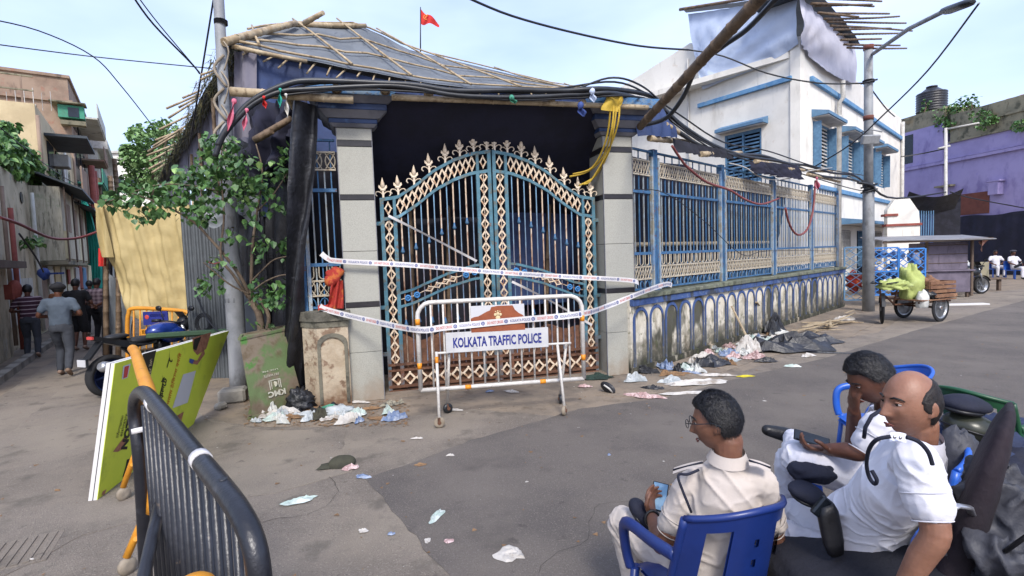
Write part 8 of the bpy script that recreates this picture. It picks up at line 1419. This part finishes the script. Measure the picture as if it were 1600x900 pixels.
t = thing('reclining_chair', 'dark upholstered reclining chair under the bald officer with tall tilted back', 'chair', Vector((J2['pelvis'].x + .1, 1.75, 0)))
bt, bb = P(1576, 640, 1.68), P(1500, 850, 1.74); ax = (bt - bb).normalized(); m = MB(); loft(m, [(bb.lerp(bt, q), E((.030, -.024, .012)) * w_, E((.15, .15, 0)) * w2) for q, w_, w2 in ((-.25, 1.5, 1), (.0, 1.6, 1.0), (.35, 1.5, 1), (.7, 1.1, .95), (.93, .7, .7), (1.03, .25, .35))], 20, 3); fused(m, 'backrest', M_['darkcushion'], t, .012, 3, .004)
m = MB(); a = P(1205, 868, 2.0); b = P(1480, 890, 1.62); d_ = (b - a).normalized()
loft(m, [(a - d_ * .01 + E((0, 0, -.17)), E((0, 0, .13)), E((.0, .2, 0))), (a + d_ * .05 + E((0, 0, -.17)), E((0, 0, .165)), E((.03, .24, 0))), (a.lerp(b, .5) + E((0, 0, -.17)), E((0, 0, .165)), E((.03, .24, 0))), (b + E((0, .1, -.17)), E((0, 0, .165)), E((.03, .24, 0)))], 20, 5); fused(m, 'seat_cushion', M_['darkseat'], t, .012, 3, .005)
for x, y in ((a.x + .03, a.y - .1), (a.x + .1, a.y + .2), (b.x, b.y + .02), (b.x + .05, b.y + .3)): m = MB(); m.tube([(x, y, .35), (x, y, 0)], .022, 8); m.build('leg', M_['blackleather'], t)
m = MB(); m.tube([P(1477, 800, 1.5), P(1495, 790, 1.5), P(1515, 793, 1.55), P(1522, 812, 1.6)], .012, 8, flat=.6); m.build('armrest_trim', M_['silver'], t)
m = MB(); loft(m, [(P(1478, 835, 1.62), E((.05, 0, 0)), E((0, 0, .04))), (P(1520, 830, 1.68), E((.05, .03, 0)), E((0, 0, .06))), (P(1545, 860, 1.7), E((.05, .03, 0)), E((0, 0, .08)))], 14, 3); m.build('armrest', M_['darkcushion'], t)
m = MB(); rr = random.Random(2); bc = P(1572, 850, 1.62); m.ell(bc, .17, .16, .19, 30, 20, dn=.6); m.ell(bc + E((.05, .05, .12)), .12, .12, .10, 24, 16, dn=.8); m.ell(bc + E((-.02, 0, -.25)), .19, .18, .26, 24, 16, dn=.4); t = thing('rucksack', 'dark grey nylon rucksack at the lower right corner', 'bag', Vector((bc.x, bc.y, 0))); fused(m, 'bag_body', M_['baggrey'], t, .008, 1, .07, 8); m = MB(); m.tube([bc + E((-.12, -.12, .05)), bc + E((-.06, -.17, .16)), bc + E((.04, -.14, .22)), bc + E((.12, -.08, .2))], .012, 8, flat=.5); m.build('strap', M_['blackleather'], t)
c = G(1466, 985) ; c = Vector((P(1466, 895, 1.75).x, 1.75, .42)); t = thing('water_bottle', 'clear plastic water bottle standing beside the reclining chair', 'bottle', c); m = MB(); m.lathe([(.03, 0), (.033, .02), (.033, .08), (.030, .09), (.033, .10), (.033, .16), (.014, .2), (.014, .21)], 14, Matrix.Translation(c + E((0, 0, .10)))); m.build('body', M_['clear'], t); m = MB(); m.lathe([(.016, .21), (.016, .235)], 12, Matrix.Translation(c + E((0, 0, .10)))); m.build('cap', M_['whitebag'], t); m = MB(); m.bbox(-.12, -.12, 0, .12, .12, c.z + .1, .01, Matrix.Translation(Vector((c.x, c.y, 0)))); tag(m.build('storage_box', M_['darkcushion']), 'dark box holding the water bottle by the reclining chair', 'box')
chair('bright blue empty plastic armchair standing behind the young officer with bowed head', Vector((2.92, 4.0, 0)), math.radians(80), 'plblue')
# ---- walkers in the alley
M_['stripe'] = mat('maroon_striped_shirt', '3b2230', '352030', 3, .85); nt_ = M_['stripe'].node_tree; wv = nt_.nodes.new('ShaderNodeTexWave'); wv.bands_direction = 'Z'; wv.inputs['Scale'].default_value = 3.6; wv.inputs['Distortion'].default_value = .4; tcc = nt_.nodes.new('ShaderNodeTexCoord'); rmp = nt_.nodes.new('ShaderNodeValToRGB'); rmp.color_ramp.elements[0].position = .86; rmp.color_ramp.elements[0].color = lin('3b2230'); rmp.color_ramp.elements[1].position = .93; rmp.color_ramp.elements[1].color = lin('a08f96'); nt_.links.new(tcc.outputs['Object'], wv.inputs['Vector']); nt_.links.new(wv.outputs['Fac'], rmp.inputs[0]); nt_.links.new(rmp.outputs[0], nt_.nodes['Principled BSDF'].inputs['Base Color'])
M_['check'] = mat('maroon_checked_shirt', '6b5560', '4a3643', 3, .85); nt_ = M_['check'].node_tree; w1_ = nt_.nodes.new('ShaderNodeTexWave'); w2_ = nt_.nodes.new('ShaderNodeTexWave'); w1_.bands_direction = 'Z'; w2_.bands_direction = 'X'; w1_.inputs['Scale'].default_value = w2_.inputs['Scale'].default_value = 3.2; mu = nt_.nodes.new('ShaderNodeMath'); mu.operation = 'ADD'; tcc = nt_.nodes.new('ShaderNodeTexCoord'); rmp = nt_.nodes.new('ShaderNodeValToRGB'); rmp.color_ramp.elements[0].color = lin('8a7a80'); rmp.color_ramp.elements[1].color = lin('3a2733'); mu2 = nt_.nodes.new('ShaderNodeMath'); mu2.operation = 'MULTIPLY'; mu2.inputs[1].default_value = .5
for w__ in (w1_, w2_): nt_.links.new(tcc.outputs['Object'], w__.inputs['Vector'])
nt_.links.new(w1_.outputs['Fac'], mu.inputs[0]); nt_.links.new(w2_.outputs['Fac'], mu.inputs[1]); nt_.links.new(mu.outputs[0], mu2.inputs[0]); nt_.links.new(mu2.outputs[0], rmp.inputs[0]); nt_.links.new(rmp.outputs[0], nt_.nodes['Principled BSDF'].inputs['Base Color'])
M_['greyshirt'] = mat('blue_grey_tshirt', '4c5764', '434d59', 3, .85, 0, .2, 20); M_['greypants'] = mat('charcoal_trousers', '3a3e46', '33363d', 3, .85, 0, .2, 20); M_['blackcloth'] = mat('black_cotton', '141418', '1a1a1f', 3, .85, 0, .2, 20); M_['blackpants'] = mat('black_trousers', '17181d', '1d1e24', 3, .85); M_['orangeshirt'] = mat('orange_brown_shirt', '8a5a3c', '7a4d33', 20, .85); M_['shoelight'] = mat('worn_sandal', '8a7466', '75604f', 9, .8)
def stander(label, gx_, gy_, face, hgt, shirt, pants, step=.12, stride=0.0, arms=0, shorts=None, cap=False, hairstyle='full', shoe='shoelight', lean=0.0):
    s = hgt / 1.72; g0 = G(gx_, gy_); f = Vector((math.cos(face), math.sin(face), 0)); r = Vector((f.y, -f.x, 0)); U = Vector((0, 0, 1)); W = lambda a, b, c: g0 + (r * a + f * b + U * c) * s; st_ = stride
    J = dict(head=W(0, .03 + lean, 1.60), neck=W(0, lean * .8, 1.45), pelvis=W(0, 0, .96), sL=W(-.19, lean * .7, 1.39), sR=W(.19, lean * .7, 1.39), hL=W(-.09, 0, .90), hR=W(.09, 0, .90), kL=W(-.10, .12 + st_ * .5, .50), kR=W(.10, .06 - st_ * .3, .49), aL=W(-.11, st_ * .8, .09), aR=W(.11, -st_ * .9, .10 + abs(st_) * .25), hf=f + Vector((0, 0, -.15)), hu=U)
    J['tL'] = J['aL'] + f * .2 - U * .03; J['tR'] = J['aR'] + f * .2 - U * (.03 + abs(st_) * .3)
    if arms == 0: J.update(eL=W(-.25, -.03, 1.12), eR=W(.25, -.03, 1.12), wL=W(-.25, .12 - st_ * .5, .88), wR=W(.25, .10 + st_ * .5, .88))
    elif arms == 1: J.update(eL=W(-.30, -.02, 1.14), eR=W(.30, -.02, 1.14), wL=W(-.16, .20, 1.10), wR=W(.16, .20, 1.12))
    else: J.update(eL=W(-.27, -.1, 1.13), eR=W(.27, -.1, 1.13), wL=W(-.05, -.14, 1.0), wR=W(.05, -.15, 1.02))
    t, B, *_ = human(label, g0, J, shirt, pants, shoe=shoe, skinm='skindark', vox=.016, fold=.012, belt=False, s=s, shorts=shorts, hairstyle=hairstyle, group='people walking in the alley')
    if cap: m = MB(); c = J['head'] + Vector((0, 0, .05)) * s; m.ell(c, .12 * s, .13 * s, .075 * s, 14, 8, dn=.2); m.build('cap_crown', M_['blackcloth'], t); m = MB(); m.grid(6, 4, lambda u, v: c + (f * lerp(.08, .2, v) + r * lerp(-.08, .08, u) * (1 - .3 * v)) * s); m.build('cap_brim', M_['blackcloth'], t)
    return t
stander('man in maroon striped shirt walking away near the left wall', 52, 560, 2.15, 1.62, 'stripe', 'greypants', stride=.10, arms=1)
stander('man in blue grey shirt and dark cap striding away up the alley', 102, 588, 2.0, 1.68, 'greyshirt', 'greypants', stride=.2, arms=1, cap=True)
stander('man in black shirt and black shorts with bare legs in the alley', 126, 548, 1.9, 1.70, 'blackcloth', 'blackcloth', stride=.04, arms=1, shorts=True)
stander('man in checked maroon shirt and black trousers beside the yellow cloth', 158, 536, 1.8, 1.68, 'check', 'blackpants', stride=.05, arms=2, shoe='blackleather')
stander('woman in orange brown top facing the viewer between the men', 100, 536, -1.2, 1.58, 'orangeshirt', 'orangeshirt', stride=.03)
stander('man in black with bowed head half hidden behind checked shirt', 146, 524, 2.2, 1.6, 'blackcloth', 'blackpants', stride=.03)
# ---- two officers sitting far right
def sitter(label, px, py, face, cap, arm):
    g0 = G(px, py); f = Vector((math.cos(face), math.sin(face), 0)); r = Vector((f.y, -f.x, 0)); U = Vector((0, 0, 1)); W = lambda a, b, c: g0 + r * a + f * b + U * c
    J = dict(head=W(0, -.08, 1.24), neck=W(0, -.10, 1.08), pelvis=W(0, 0, .55), sL=W(-.19, -.08, 1.02), sR=W(.19, -.08, 1.02), eL=W(-.32, .02, .78), eR=W(.32, .02, .78), wL=W(-.12, .25, .70), wR=W(.2, .28, .66), hL=W(-.09, .03, .52), hR=W(.09, .03, .52), kL=W(-.14, .47, .52), kR=W(.14, .47, .52), aL=W(-.12, .45, .09), aR=W(.16, .50, .09), tL=W(-.12, .65, .05), tR=W(.16, .7, .05), hf=f + Vector((0, 0, -.2)), hu=U)
    t, *_ = human(label, g0, J, 'uniform', 'uniform', skinm='skindark', vox=.025, fold=.0, belt=False, group='distant seated officers')
    if cap: m = MB(); m.ell(J['head'] + U * .09, .13, .13, .06, 12, 8); m.build('cap', M_['baggrey'], t)
    c_ = thing('plastic_chair', 'blue chair under the ' + label.replace('distant police ', 'distant seated '), 'chair', g0, face - math.pi / 2, 'distant plastic chairs'); m = MB(); m.box(-.25, -.22, .40, .25, .24, .44); m.build('seat', M_['plblue'], c_, True); m = MB(); m.box(-.25, -.30, .44, .25, -.25, .86); m.build('backrest', M_['plblue'], c_, True)
    for x in (-.22, .2):
        for y in (-.22, .2): m = MB(); m.box(x, y, 0, x + .04, y + .04, .4); m.build('leg', M_['plblue'], c_, True)
    return t
sitter('distant police officer in white slumped beside the bench', 1556, 433, -1.9, False, 0); o = sitter('distant police officer in white with grey cap holding a rifle', 1585, 436, -1.5, True, 1)
g0 = G(1585, 436); m = MB(); m.tube([g0 + E((-.35, -.35, .62)), g0 + E((.45, -.3, .98))], .025, 7); m.box(-.12, -.03, -.06, .12, .03, .04, Matrix.Translation(g0 + E((-.25, -.35, .64))) @ Matrix.Rotation(-.42, 4, 'Y')); tag(m.build('rifle', M_['phone']), 'long dark rifle across the lap of the distant capped officer', 'rifle')
